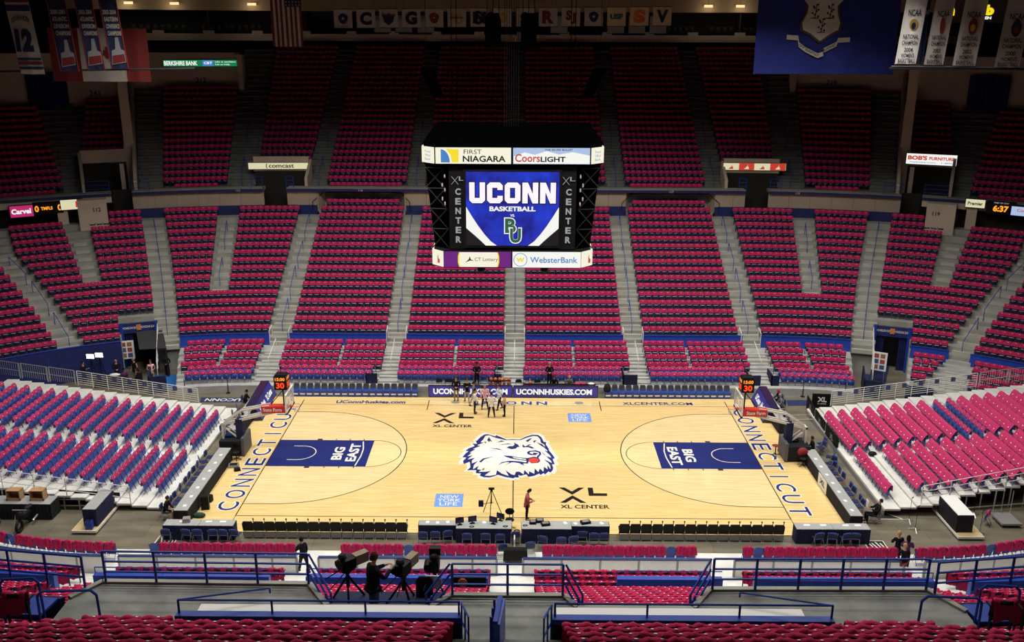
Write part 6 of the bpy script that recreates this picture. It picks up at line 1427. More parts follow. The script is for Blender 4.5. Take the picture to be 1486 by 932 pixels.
person('grey haired person in black standing before the seats right of midcourt', (2.45, 10.3, .46), 0, 'clasp', 'stand', C_BLACK, C_BLACK, H_GRY, SK1, 1.72)
person('person in black leaning on the table behind the right led board', (2.75, 9.85, .12), 0, 'desk', 'sit', C_BLACK, C_DARK, H_BRN, SK1, 1.75, .25)
person('person in grey sweater leaning on the table behind the right led board', (3.8, 9.85, .12), 0, 'desk', 'sit', C_GREY, C_DARK, H_BLD, SK1, 1.75, .25)
person('person in faded red shirt reading a phone on the court near midcourt', (.72, -7.85, 0), R90, 'phone', 'stand', C_MAROON, C_BLACK, H_BLK, SK1, 1.78, .06, build=1.2, nod=.4)
person('person in dark suit holding a phone to the ear on the near white steps', (-9.5, -13.3, .30), -2.2, 'ear', 'walk', C_BLACK, C_DARK, H_BLK, SK1, 1.76, .05)
person('heavy person in black sweater and grey jeans working a camera in the walkway notch', (-3.28, -30.85, 10.1), 2.25, 'cam', 'stand', C_BLACK, C_JEANS, H_BRN, SK1, 1.76, .05, build=1.55, longhair=False)
person('blonde person in dark jacket, furthest of three standing on the near right steps', (17.98, -12.0, .13), PI, 'read', 'stand', C_BLACK, C_BLACK, H_BLD, SK1, 1.72)
person('dark haired person in purple top among three on the near right steps', (18.3, -12.3, .13), PI-.3, 'phone', 'stand', C_PURP, C_BLACK, H_BLK, SK1, 1.66, longhair=True)
person('blonde person in black top and patterned skirt, nearest of three on the near right steps', (17.72, -13.3, .30), PI, 'clasp', 'stand', C_BLACK, C_BLACK, H_BLD, SK1, 1.66, skirt=C_SKIRT)
person('seated person in black typing at the near end of the left baseline table', (-17.8, -7.9, -.05), R90, 'desk', 'sit', C_BLACK, C_KHAKI, H_BRN, SK1, 1.75, .2)
press_chair(-17.95, -7.9, R90, 'dark blue folding chair under the person typing at the left baseline table')
person('seated person in black leaning back with papers by the right baseline table', (18.55, -7.75, -.05), -R90, 'read', 'sit', C_BLACK, C_BLACK, H_BLK, SK1, 1.78, -.35)
press_chair(18.65, -7.75, -R90, 'dark blue folding chair under the person holding papers by the right baseline table')
b = MB(); b.box(-.15, -.01, -.2, .15, .01, .2, c=(18.1, -7.75, 1.0), rz=R90); tag(b.build('paper_sheet', M_PAPER), 'white papers held by the person leaning back at the right baseline', 'paper')
person('seated person in dark cap and clothes at the far left baseline table', (-17.95, 7.1, -.05), R90, 'desk', 'sit', C_BLACK, C_DARK, H_BLK, SK1, 1.72, .2)
press_chair(-18.1, 7.1, R90, 'dark blue folding chair under the person at the far left baseline table')
person('seated person in grey sweater at the far right baseline table', (17.75, 6.9, -.05), -R90, 'desk', 'sit', C_GREY, C_DARK, H_GRY, SK1, 1.74, .2)
press_chair(17.9, 6.9, -R90, 'dark blue folding chair under the grey sweatered person at the far right table')
person('seated person in a pink hood at the far right baseline table', (17.85, 7.9, -.05), -R90, 'desk', 'sit', C_BLACK, C_DARK, M_PINKL, SK1, 1.68, .15, longhair=True)
press_chair(18.0, 7.9, -R90, 'dark blue folding chair under the pink hooded person')
person('seated person behind the right hoop base', (17.75, .1, -.05), -R90, 'lap', 'sit', C_BLACK, C_DARK, H_BRN, SK1, 1.7, .1)
# the group at the left tunnel
person('person in black crouched at a camera at the left of the tunnel group', (-30.6, 11.3, -.05), 1.2, 'cam', 'stand', C_BLACK, C_BLACK, H_BLK, SK1, 1.7)
person('bald person in black standing before the blue drape at the left tunnel', (-28.4, 11.7, -.05), .5, 'clasp', 'stand', C_BLACK, C_BLACK, None, SK1, 1.75)
person('grey haired person in black polo beside the photo board at the left tunnel', (-27.2, 11.9, -.05), -.4, 'down', 'stand', C_BLACK, C_KHAKI, H_GRY, SK1, 1.8, sleeve='short')
person('dark haired seated person in black before the polo wearer at the left tunnel', (-26.75, 11.3, -.05), -1.2, 'lap', 'sit', C_BLACK, C_BLACK, H_BLK, SK1, 1.65, longhair=True)
person('crouching person with purple bag at the left tunnel', (-27.6, 11.0, -.05), .8, 'lap', 'crouch', C_PURP, C_BLACK, H_BLK, SK2, 1.7)
person('person in pink polo and khaki trousers at the left tunnel mouth', (-25.85, 11.5, -.05), .4, 'clasp', 'stand', C_PINK, C_KHAKI, H_BRN, SK1, 1.8, sleeve='short')
person('person in black with red scarf inside the left tunnel', (-25.3, 13.0, -.05), .2, 'clasp', 'stand', C_BLACK, C_BLACK, H_BLK, SK2, 1.72)
run_jobs()
# ================================================================ broadcast cameras and gear
def tv_camera(label, x, y, z, rz, cover, h=1.25, sign_=None):
    t = thing('broadcast_camera', label, 'camera', (0, 0, 0)); 
    for k in range(3): a = .5+2*PI*k/3; MB().bar((0, 0, h-.1), (.45*math.cos(a), .45*math.sin(a), 0), .03, 6).build('tripod_leg', M_BLACK, t)
    b = MB(); b.bar((0, 0, h*.5), (0, 0, h), .05, 6); b.build('tripod_column', M_BLACK, t); b = MB(); b.ball((0, 0, h+.02), .1, 8); b.box(-.12, -.15, h+.05, .12, .15, h+.1); b.build('pan_head', M_BLACK, t)
    b = MB(); b.box(-.12, -.2, h+.08, .12, .2, h+.36); b.build('camera_body', M_BLACK, t)
    b = MB(); b.box(-.1, -.58, h+.12, .1, -.2, h+.38) if cover else b.bar((0, -.2, h+.22), (0, -.42, h+.22), .09, 8); b.build('lens', cover or M_BLACK, t)
    b = MB(); b.ball((.0, .12, h+.46), .11, 8, 0, (1.1, 1, .8)); b.bar((0, .12, h+.34), (0, .12, h+.46), .04, 5); b.build('viewfinder', M_BLACK, t)
    for s in (-1, 1): MB().bar((s*.1, .15, h+.05), (s*.22, .65, h-.15), .015, 5).build('pan_handle', M_BLACK, t)
    b = MB(); b.bar((.16, -.1, h+.2), (.16, .2, h+.2), .1, 8); b.build('side_control', M_BLACK, t)
    if sign_: b = MB(); b.box(-.2, .32, h-.28, .2, .36, h+.08); b.build('paper_notice', sign_, t)
    t.location = (x, y, z); t.rotation_euler = (0, 0, rz); return t
C_COV = cm('khaki_lens_cover', .30, .24, .16)
tv_camera('tv camera on tripod with khaki covered lens, left of the camera operator', -4.02, -30.2, 10.1, 2.3, C_COV, .86); tv_camera('tv camera with tilted khaki lens hood, right of the camera operator', -2.62, -30.3, 10.1, 2.7, C_COV, .80); tv_camera('slim tv camera with square monitor and paper notice at the right end of the platform', -1.85, -30.15, 10.1, PI, None, .86, M_PAPER)
b = MB(); b.box(-1.98, -30.18, 11.42, -1.7, -30.0, 11.6); tag(b.build('camera_monitor', M_BLACK), 'square black monitor on top of the slim tv camera', 'monitor')
t = thing('high_chair', 'black high backed chair behind the blue rail on the camera platform', 'chair', (-2.05, -30.9, 10.1)); b = MB(); b.box(-2.28, -31.0, 10.5, -1.86, -30.6, 10.56); b.build('seat', M_BLKC, t); b = MB(); b.prism([(-2.28, -30.6, 10.5), (-1.86, -30.6, 10.5), (-1.86, -30.58, 10.95), (-1.94, -30.57, 11.05), (-2.2, -30.57, 11.05), (-2.28, -30.58, 10.95)], (0, .05, 0)); b.build('backrest', M_BLKC, t)
for xx in (-2.26, -1.88): MB().bar((xx, -30.62, 10.1), (xx, -30.6, 10.9), .015, 5).build('leg', M_BLACK, t); MB().bar((xx, -30.98, 10.1), (xx, -30.98, 10.52), .015, 5).build('leg', M_BLACK, t)
t = thing('framed_ball_sign', 'black framed board with orange ball by the left end of the middle kerb', 'sign', (-1.1, -30.7, 10.85)); b = MB(); b.box(-1.4, -30.72, 10.86, -.55, -30.68, 11.14); b.build('board', M_BLACK, t); b = MB(); b.ball((-1.12, -30.76, 11.02), .12, 10, 0, (1, .4, 1)); b.build('orange_ball', M_ORANGE, t)
# left tunnel lights, photo boards, ramp
for n, (x, y, ry) in enumerate(((-30.1, 11.6, .4), (-29.6, 11.9, .4))):
    t = tripod('stand_light', f'bright work light on a stand at the left tunnel, {nth(n+1)} from the left', 'lamp', x, y, -.05, 1.8, .4); b = MB(); b.box(x-.3, y-.05, 1.75, x+.3, y+.05, 2.15); b.build('lamp_housing', M_BLACK, t); b = MB(); b.box(x-.26, y-.06, 1.79, x+.26, y-.052, 2.11); b.build('lit_face', glow('work_light', (1, .97, .9, 1), 6), t)
for n, (x, y, rz, lab) in enumerate(((-28.6, 14.2, .3, 'white board of pinned photos beside the left tunnel'), (26.2, 12.6, -.5, 'white board of pinned photos beside the right tunnel'))):
    t = thing('photo_board', lab, 'board', (0, 0, 0)); b = MB(); b.box(-.5, -.02, .9, .5, .02, 2.3); b.build('board', M_PAPER, t)
    for i in range(3):
        for j in range(2): b = MB(); b.box(-.38+j*.42, -.03, 1.02+i*.42, -.06+j*.42, -.02, 1.34+i*.42); b.build('photo', [cm('photo_brown', .3, .16, .08), cm('photo_blue', .08, .1, .25), cm('photo_red', .35, .08, .06)][(i+j) % 3], t)
    for s in (-1, 1): MB().bar((s*.4, .02, 0), (s*.4, .02, 1.0), .02, 5).build('leg', M_GREY, t)
    t.location = (x, y, -.05); t.rotation_euler = (0, 0, rz)
t = thing('covered_ramp', 'black covered ramp leading up into the left tunnel', 'ramp', (-26, 13, 0)); b = MB(); b.hexa([(-27.0, 12.6, 2.1), (-25.2, 12.9, 2.1), (-27.2, 17.4, 2.9), (-29.0, 17.0, 2.9), (-27.0, 12.6, 2.16), (-25.2, 12.9, 2.16), (-27.2, 17.4, 2.96), (-29.0, 17.0, 2.96)]); b.build('roof_cloth', mat('grey_ramp_cloth', (.035, .036, .036, 1), .7), t); b = MB(); b.hexa([(-25.25, 12.85, -.05), (-25.15, 12.9, -.05), (-27.15, 17.4, -.05), (-27.25, 17.4, -.05), (-25.25, 12.85, 2.1), (-25.15, 12.9, 2.1), (-27.15, 17.4, 2.9), (-27.25, 17.4, 2.9)]); b.build('side_cloth', M_BLKC, t)
t = thing('black_wedge', 'black wedge shaped cloth screen in front of the left tunnel', 'screen', (-26.5, 10.5, 0)); b = MB(); b.prism([(-27.6, 10.2, -.05), (-26.0, 10.2, -.05), (-26.0, 10.2, 1.3)], (0, .08, 0)); b.build('cloth', M_BLKC, t)
table('black covered table with papers at the left tunnel', -29.6, 10.6, -27.4, 11.2, M_BLKC, .76, 'snew', 'gear_table', M_BLACK); b = MB(); b.ball((-28.2, 10.9, .82), .3, 8, 0, (1.4, .8, .3)); tag(b.build('crumpled_cloth', M_PAPER, None, True), 'white crumpled cloth on the black table at the left tunnel', 'cloth')
for s, sd in ((-1, 'left'), (1, 'right')):
    p0 = bp(s*(TA-.1), .8); p1 = bp(s*(TA-.1), -3.6)
    guard('tunnel_rail', f'white sloping stair rail on the court side of the {sd} tunnel', [(p1[0], p1[1], .6), (p0[0], p0[1], 2.2)], 1.0, 4, M_WHITE, .8)
    x, y, rz = bp(s*(TA-.3), -4.4); t = thing('end_screen', f'navy cloth end screen by the {sd} tunnel', 'screen', (x, y, 0)); b = MB(); b.box(-.6, -1.2, -.05, -.5, 1.6, 1.3, rz=rz, c=(x, y, 0)); b.box(-.6, -1.2, -.05, .6, -1.1, 1.2, rz=rz, c=(x, y, 0)); b.build('cloth', M_NAVYC, t)
for x in (-22.9, -19.9, 20.0, 22.9):
    t = thing('stanchion', f'black barrier post on the floor before the far {"left" if x < 0 else "right"} seats, {"outer" if abs(x) > 21 else "inner"}', 'post', (x, 9.7, -.05)); b = MB(); b.lathe([(.16, 0), (.16, .02), (.03, .04), (.025, 1.0), (.03, 1.02)], (x, 9.7, -.05), 10); b.build('post', M_BLACK, t)
for n, (x, x1, nm) in enumerate(((-10.4, -9.6, 'left of the second far section'), (-1.4, -.9, 'right of the far section left of centre'), (7.6, 8.6, 'right of the far section right of centre'), (16.3, 17.2, 'right of the second far section on the right'), (17.95, 18.5, 'left of the third far section on the right'))):
    t = thing('navy_screen', f'navy cloth screen beside the front chairs, {nm}', 'screen', (x, 11, .5)); b = MB(); b.box(x, 10.4, .46, x1, 10.5, 1.2); b.box(x, 10.4, .46, x+.06, 11.7, 1.3); b.build('cloth', M_NAVYC, t)
# right floor stand: black boards with the arena initials
XB = [((20.0, 7.7), (21.3, 7.6), 'facing the camera beyond the right floor stand'), ((19.55, 7.4), (19.35, 5.2), 'first along the edge of the right floor stand'), ((19.35, 5.0), (19.3, 2.9), 'second along the edge of the right floor stand'), ((19.3, 2.7), (19.3, .4), 'third along the edge of the right floor stand')]
for (a, c, nm) in XB:
    t = thing('sponsor_board', f'black board with white initials, {nm}', 'board', (*a, 0)); A = Vector((*a, -.05)); C_ = Vector((*c, -.05)); d = (C_-A).normalized(); n = Vector((d.y, -d.x, 0))
    b = MB(); b.prism([A, C_, C_+Z_*1.0, A+Z_*1.0], n*-.06); b.build('panel', M_BLACK, t)
    lettering(t, 'XL', (A+C_)/2+Z_*.6, d, Z_, .36, M_TEXTW if 'camera' in nm else mat('dim_white_lettering', (.25, .25, .25, 1), .5), .62, .05); lettering(t, 'XL CENTER', (A+C_)/2+Z_*.3, d, Z_, .09, M_TEXTW, .6, .02)
t = thing('folded_frame', 'white folded metal frame on the floor behind the right baseline table', 'frame', (18.6, 5.6, 0)); P = [(18.0, 5.5, .3), (19.2, 5.5, .35), (19.3, 4.9, .3), (18.1, 4.9, .25)]; MB().tube(P+[P[0]], .03, 5).build('tube', M_STEEL, t)
for p in P: MB().bar(p, (p[0], p[1], -.05), .025, 5).build('leg', M_STEEL, t)
for n, (x, y, z, m, lab) in enumerate(((20.2, -.9, .35, M_PAPER, 'white bag'), (20.9, -.9, .45, M_BLACK, 'black bag'), (21.9, -.85, .6, M_BLACK, 'second black bag'))):
    b = MB(); b.ball((x+.0, y, z+.14), .24, 8, 0, (1.1, .8, .6)); tag(b.build('bag', m, None, True), f'{lab} on the deck gap of the right floor stand', 'bag')
# low plywood platforms with covered desks left and right of the near corners
for s, x0, x1, tx0, tx1, top, sk, sd in ((-1, -21.9, -20.7, -21.45, -20.8, M_TOP, M_NAVYC, 'left'), (1, 22.05, 23.3, 22.1, 22.9, M_PAPER, M_BLKC, 'right')):
    t = thing('plywood_platform', f'low plywood platform on the arena floor, near {sd} corner', 'platform', (x0, -9, 0)); b = MB(); b.box(x0, -9.55, .08, x1, -6.5, .16); b.build('deck', M_WOODP, t); b = MB(); b.box(x0-.02, -9.57, .05, x1+.02, -9.54, .17); b.box(x1, -9.55, .05, x1+.02, -6.5, .17); b.box(x0-.02, -9.55, .05, x0, -6.5, .17); b.build('white_edge', M_WHITE, t)
    for xx in (x0+.2, x1-.2):
        for yy in (-9.3, -6.8): MB().bar((xx, yy, -.05), (xx, yy, .08), .05, 6).build('foot', M_BLACK, t)
    t = table(f'tall cloth covered desk on the near {sd} plywood platform', tx0, -9.1, tx1, -7.0, sk, 1.12, 'snew', 'covered_desk', top); 
    for c in t.children:
        if c.name.startswith('skirt') or c.name.startswith('leg'):
            pass
small_box('waste_bin', 'blue plastic bin on the near left plywood platform', 'bin', -21.1, -9.3, .16, .34, .3, .42, M_CHAIR, .1, M_NAVY); small_box('waste_bin', 'small blue bin under the near left corner tables', 'bin', -15.35, -9.95, -.05, .3, .3, .4, M_CHAIR, 0, M_NAVY)
for n, (x, y) in enumerate(((20.35, -7.7), (20.3, -8.6), (23.35, -9.0), (24.0, -7.0))):
    t = thing('microphone_stand', f'thin microphone stand on the floor of the near right corner, {nth(n+1)} from the left', 'mic stand', (x, y, -.05))
    for k in range(3): a = .4+2*PI*k/3; MB().bar((x, y, .12), (x+.32*math.cos(a), y+.32*math.sin(a), -.04), .02, 5).build('foot', M_STEEL, t)
    MB().bar((x, y, .1), (x, y, 1.3), .012, 5).build('pole', M_BLACK, t); MB().bar((x, y, 1.3), (x+.02, y-.1, 1.42), .025, 6).build('microphone', M_BLACK, t)
r = dup(PF, (24.2, -7.9, -.05), -2.2, 'single blue folding chair near the right covered desk'); place_shirt(24.2, -7.9, -.05, -2.2, 'pink t-shirt on the single chair near the right covered desk', CAPS, name='chair_shirt')
t = thing('flat_dolly', 'grey flat dolly with upright poles at the near right edge', 'dolly', (25.3, -7.9, 0)); b = MB(); b.box(24.8, -8.3, .1, 25.8, -7.1, .2); b.build('deck', M_GREY, t)
for xx, yy in ((24.85, -7.2), (25.3, -7.15), (25.75, -7.2)): MB().bar((xx, yy, .2), (xx, yy, 1.5), .02, 5).build('pole', M_STEEL, t)
for xx in (24.95, 25.65):
    for yy in (-8.1, -7.3): b = MB(); b.ball((xx, yy, .03), .08, 6); b.build('wheel', M_BLACK, t)
# near left: black table with cardboard boxes, draped motorbike, case
table('black covered table with boxes at the near left edge', -26.6, -8.1, -23.6, -7.2, M_BLKC, .85, 'snew', 'gear_table', M_TOP)
for n, (x, lab) in enumerate(((-25.6, 'open brown cardboard box, left one on the black table'), (-24.4, 'open brown cardboard box, right one on the black table'))):
    t = thing('cardboard_box', lab, 'box', (x, -7.6, .85)); b = MB(); b.box(x-.35, -7.8, .85, x+.35, -7.76, 1.0); b.box(x-.35, -7.4, .85, x+.35, -7.36, 1.4); b.box(x-.35, -7.8, .85, x-.31, -7.36, 1.4); b.box(x+.31, -7.8, .85, x+.35, -7.36, 1.4); b.box(x-.35, -7.8, 1.38, x+.35, -7.36, 1.42); b.build('carton', M_CARD, t)
t = thing('motorcycle', 'black motorcycle parked before the black table at the near left', 'motorcycle', (-24.6, -8.75, -.05))
for y in (-9.35, -8.15): P = [(-24.6, y+.28*math.cos(a), .25+.28*math.sin(a)) for a in np.linspace(0, 2*PI, 15)]; MB().tube(P, .07, 6).build('wheel', M_BLACK, t)
b = MB(); b.ball((-24.6, -8.7, .62), .3, 10, 0, (.7, 1.5, .75)); b.ball((-24.6, -9.15, .75), .22, 8, 0, (1, .9, 1.1)); b.build('body', M_BLACK, t); b = MB(); b.ball((-24.6, -8.3, .82), .2, 8, 0, (.8, 1.5, .4)); b.build('saddle', M_BLKC, t); MB().bar((-24.95, -9.1, 1.05), (-24.25, -9.1, 1.05), .025, 6).build('handlebar', M_STEEL, t); MB().tube([(-24.8, -9.45, .2), (-24.78, -9.2, .8), (-24.5, -9.15, .95)], .03, 6).build('chrome_fork', M_STEEL, t); MB().bar((-24.3, -8.6, .2), (-24.3, -7.9, .3), .05, 6).build('exhaust', M_STEEL, t)
b = MB(); b.ball((-26.3, -8.7, .2), .35, 8, 0, (1.3, .8, .7)); tag(b.build('blue_bag', cm('violet_blue_cloth', .03, .03, .14), None, True), 'violet blue bag on the floor at the near left edge', 'bag')
small_box('speaker_box', 'black loudspeaker on the court beside the left baseline table', 'speaker', -16.1, -6.9, 0, .4, .35, .75, M_BLACK, .2, M_BLACK); small_box('speaker_box', 'small black box on the court behind the loudspeaker', 'speaker', -16.15, -6.1, 0, .3, .3, .35, M_BLACK, -.2, M_BLACK); small_box('laptop_bag', 'grey open case on the court before the left hoop', 'case', -16.1, -1.9, 0, .6, .45, .14, M_GREY, .2, M_BLACK); small_box('laptop_bag', 'black small case on the court before the left hoop', 'case', -15.75, -2.4, 0, .35, .3, .14, M_BLACK, .4, M_BLACK)
b = MB(); b.ball((-16.15, -7.8, .12), .26, 8, 0, (1.4, .7, .5)); tag(b.build('green_bag', cm('dark_green_cloth', .03, .06, .045), None, True), 'dark green bag on the court at the near left corner', 'bag')
for n, (x, y, z, m, lab) in enumerate(((-16.9, .2, .95, cm('blue_nylon', .02, .04, .2), 'blue jacket heap on the left hoop base'), (-16.4, .3, .95, M_GREY, 'grey gear heap on the left hoop base'), (16.6, .0, .95, M_BLACK, 'black gear heap on the right hoop base'), (17.0, 5.6, .76, M_PAPER, 'stack of white papers on the far right baseline table'), (17.1, 7.6, .76, cm('pale_violet_paper', .5, .38, .6), 'violet and white folder on the far right baseline table'))): b = MB(); b.ball((x, y, z+.09), .26, 8, 0, (1, 1, .45)); tag(b.build('gear_heap', m, None, True), lab, 'gear')
for n, y in enumerate((1.0, 1.9, 2.6)): monitor(17.15 if n else 17.0, y+1.6, .78, -R90, f'black monitor on the far right baseline table, {nth(n+1)} from the hoop'); monitor(-17.2, y+1.4, .78, R90, f'black monitor on the far left baseline table, {nth(n+1)} from the hoop')
t = thing('white_cart', 'white tubular cart at the near end of the centre aisle', 'cart', (.4, -11.0, -.05)); MB().tube([(.1, -11.2, -.0), (.1, -11.2, .8), (.1, -10.8, .8)], .035, 6).build('upright', M_WHITE, t); MB().tube([(.1, -11.2, .02), (1.0, -11.2, .02), (1.0, -11.2, .4)], .035, 6).build('base_tube', M_WHITE, t); b = MB(); b.box(.15, -11.3, .02, .95, -10.9, .08); b.build('tray', M_GREY, t)
for n, (x, y) in enumerate(((.85, -11.6), (-.45, -11.8))): press_chair(x, y, PI+.1, f'blue folding chair at the court end of the centre aisle, {nth(n+1)} from the right', .12)
# coiled cable
for n, (x, y) in enumerate(((.22, -9.1), (.05, -9.5))): t = MB(); P = [(x+.16*math.cos(a), y+.16*math.sin(a), .03+.01*(i % 3)) for i, a in enumerate(np.linspace(0, 6*PI, 40))]; t.tube(P, .02, 4); tag(t.build('coiled_cable', M_BLACK), f'black coiled cable on the court between the scorers tables, {nth(n+1)} from the front', 'cable')

# ================================================================ lit signs on the upper tier
def lit_sign(name, label, u, off, z0, z1, w_, m, txts, frame=M_BLACK):
    x, y, rz = bp(u, off); r = Vector((math.cos(rz), math.sin(rz), 0)); n = Vector((r.y, -r.x, 0)); c = Vector((x, y, 0)); t = thing(name, label, 'sign', (x, y, z0))
    b = MB(); b.prism([c-r*w_/2+Z_*(z0-.06), c+r*w_/2+Z_*(z0-.06), c+r*w_/2+Z_*(z1+.06), c-r*w_/2+Z_*(z1+.06)], -n*.15); b.build('box', frame, t)
    c2 = c+n*.01; b = MB(); b.add([c2-r*(w_/2-.05)+Z_*z0, c2+r*(w_/2-.05)+Z_*z0, c2+r*(w_/2-.05)+Z_*z1, c2-r*(w_/2-.05)+Z_*z1], [(0, 1, 2, 3)]); f = b.build('lit_face', m, t)
    for s, fx, fz, h, wd, mm, bo in txts: lettering(f, s, c2+r*(fx*w_)+Z_*(z0+(z1-z0)*fz), r, Z_, h, mm, wd, bo, 'c', .014)
    return t, c2, r, n
G_CREAMD = glow('dim_lit_cream', S(238, 232, 190), .8)
lit_sign('lit_sign', 'lit cream sign with black lettering over the left portal', -XS-3.6, 15.7, 12.52, 13.05, 5.3, G_CREAMD, [('comcast', .05, .5, .32, 2.2, G_INK, .02), ('(', -.19, .5, .46, .16, G_INK, .02)], M_BEIGE)
t, c, r, n = lit_sign('lit_sign', 'lit red and white sign over the right portal', XS+3.6, 15.7, 12.62, 13.2, 5.5, G_CREAMD, [], M_BEIGE)
for k in range(4):
    if k % 2: b = MB(); x0 = -2.7+1.35*k; b.add([c+n*.008+r*x0+Z_*12.62, c+n*.008+r*(x0+1.33)+Z_*12.62, c+n*.008+r*(x0+1.33)+Z_*13.2, c+n*.008+r*x0+Z_*13.2], [(0, 1, 2, 3)]); b.build('red_panel', G_RED, t)
    b = MB(); q = lambda a, z: c+n*.016+r*(-2.7+1.35*k+.65+a)+Z_*(12.62+z); b.add([q(-.2, .08), q(.22, .08), q(.2, .26), q(.1, .3), q(.12, .5), q(.02, .28), q(-.05, .24)], [tuple(range(7))]); b.build('chair_mark', G_CREAMD if k % 2 else G_RED, t)
lit_sign('lit_sign', 'lit white sign lettered in red on the right corner balcony', XS+23.0, 18.05, 13.3, 14.2, 4.1, G_WHITE, [("BOB'S", -.27, .62, .38, 1.55, G_RED, .05), ('FURNITURE', .2, .6, .28, 2.0, G_RED, .04), ('mybobs.com   1-800', 0, .2, .14, 3.4, G_BLUE, .02)])
t = lit_sign('lit_sign', 'long lit green sign with white lettering on the left corner wall', -XS-13.1, 28.85, 20.9, 21.5, 7.0, glow('lit_green', S(20, 130, 80), .9), [('BERKSHIRE BANK', -.26, .5, .42, 3.1, G_WHITE, .03), ('Life is exciting.', .34, .68, .17, 2.0, G_WHITE, .02), ('Let us help.', .3, .28, .17, 1.4, G_WHITE, .02)])
b = MB(); c, r, n = t[1:]; b.add([c+n*.01+r*.2+Z_*20.92, c+n*.01+r*1.25+Z_*20.92, c+n*.01+r*1.25+Z_*21.48, c+n*.01+r*.2+Z_*21.48], [(0, 1, 2, 3)]); b.build('blue_panel', G_BLUE, t[0]); lettering(t[0], 'CBT', c+n*.02+r*.72+Z_*21.22, r, Z_, .24, G_WHITE, .8, .03)
lit_sign('lit_sign', 'small lit pink advert on the left corner lip', -XS-32.2, 12.55, 9.85, 10.75, 1.75, glow('lit_magenta', S(190, 40, 110), .9), [('Carvel', -.02, .5, .42, 1.4, G_WHITE, .04)])
lit_sign('lit_sign', 'black score display with amber digits on the left corner lip', -XS-29.4, 12.6, 10.0, 10.85, 2.2, M_BLACK, [('0', -.38, .45, .5, .3, G_ORG, .03), ('TMFLS', -.05, .45, .26, .85, G_ORG, .03), ('0', .38, .45, .5, .3, G_ORG, .03)])
t, c, r, n = lit_sign('lit_sign', 'small lit cream advert with red square on the left corner lip', -XS-26.9, 12.55, 10.15, 10.95, 1.7, G_CREAMD, [])
b = MB(); b.add([c+n*.01+r*.3+Z_*10.3, c+n*.01+r*.75+Z_*10.3, c+n*.01+r*.75+Z_*10.8, c+n*.01+r*.3+Z_*10.8], [(0, 1, 2, 3)]); b.build('red_square', G_RED, t)
lit_sign('lit_sign', 'small lit cream advert on the right corner lip', XS+28.2, 12.5, 10.75, 11.4, 1.5, G_CREAMD, [('Premier', 0, .5, .28, 1.1, G_INK, .03)])
lit_sign('lit_sign', 'black clock display with amber digits on the right corner lip', XS+30.9, 12.55, 10.45, 11.35, 2.1, M_BLACK, [('6:37', 0, .4, .5, 1.1, G_ORG, .04), ('TIME OF DAY', 0, .9, .11, 1.1, G_GREY, .01)])
lit_sign('lit_sign', 'lit pale blue advert at the right edge of the corner lip', XS+33.3, 12.5, 10.4, 11.1, 1.9, G_SKYB, [('Coors', 0, .6, .25, 1.0, G_RED, .02)])
# lit advert letters on the upper right wall
t = thing('lit_letters', 'yellow lit letters on a grey panel behind the white banners', 'sign', (43, 41.5, 25)); b = MB(); b.box(39.2, 41.5, 25.2, 46.5, 41.7, 27.6); b.build('back_panel', mat('grey_brown_panel', (.16, .14, .12, 1), .8), t); lettering(t, 'n', (40.7, 41.5, 26.2), X_, Z_, .72, G_YEL, .7, .08); lettering(t, 'lab', (43.85, 41.5, 26.35), X_, Z_, .95, G_YEL, 1.75, .08); lettering(t, 'DRIVEN', (43.7, 41.5, 25.65), X_, Z_, .26, G_WHITE, 1.7, .05)
for xx in (39.6, 46.1): MB().bar((xx, 41.6, 27.5), (xx, 41.6, 33), .03, 5).build('hanger', M_BLACK, t)
# ================================================================ banners and flags
M_ROD = mat('dark_pipe', (.02, .02, .02, 1), .5)
def cloth(x0, x1, z0, z1, y, nx=12, amp=.05, ph=0, sk=0):
    vs = []; nz = 6
    for j in range(nz+1):
        for i in range(nx+1):
            a = i/nx; bq = j/nz; vs.append((x0+(x1-x0)*a+sk*bq, y+amp*math.sin(a*9+ph)*(1-bq*.5)+amp*.4*math.sin(a*21+ph), z0+(z1-z0)*bq))
    return vs, [(j*(nx+1)+i, j*(nx+1)+i+1, (j+1)*(nx+1)+i+1, (j+1)*(nx+1)+i) for j in range(nz) for i in range(nx)]
def banner(name, label, x0, x1, z0, z1, y, m, cat='banner', group=None, amp=.03, sk=0, rod=True, nx=12):
    t = thing(name, label, cat, ((x0+x1)/2, y, z0), group); b = MB(); b.add(*cloth(x0, x1, z0, z1, y, nx, amp, x0, sk)); b.build('cloth', m, t, True)
    if rod: MB().bar((x0-.05+sk, y, z1), (x1+.05+sk, y, z1), .03, 5).build('top_rod', M_ROD, t); MB().bar((x0-.05, y, z0), (x1+.05, y, z0), .025, 5).build('bottom_rod', M_ROD, t)
    for xx in (x0+.1+sk, x1-.1+sk): MB().bar((xx, y, z1), (xx, y, 33), .008, 4).build('hanging_cord', M_ROD, t)
    return t
M_BW = mat('white_banner_cloth', (.36, .33, .29, 1), .85, noise=.05); M_BWARM = mat('warm_lit_banner_cloth', (.55, .43, .24, 1), .85, noise=.05)  # second cloth is the white one tinted yellow to paint in warm light
I_N = mat('banner_navy', (.01, .013, .05, 1), .8); I_R = mat('banner_red', (.13, .011, .010, 1), .8); I_O = mat('banner_orange', (.55, .12, .015, 1), .8); I_G = mat('banner_gold', (.38, .24, .05, 1), .8); I_K = mat('banner_black', (.008, .008, .01, 1), .8); I_M = mat('banner_maroon', (.15, .012, .015, 1), .8); I_T = mat('banner_teal', (.02, .10, .09, 1), .8)
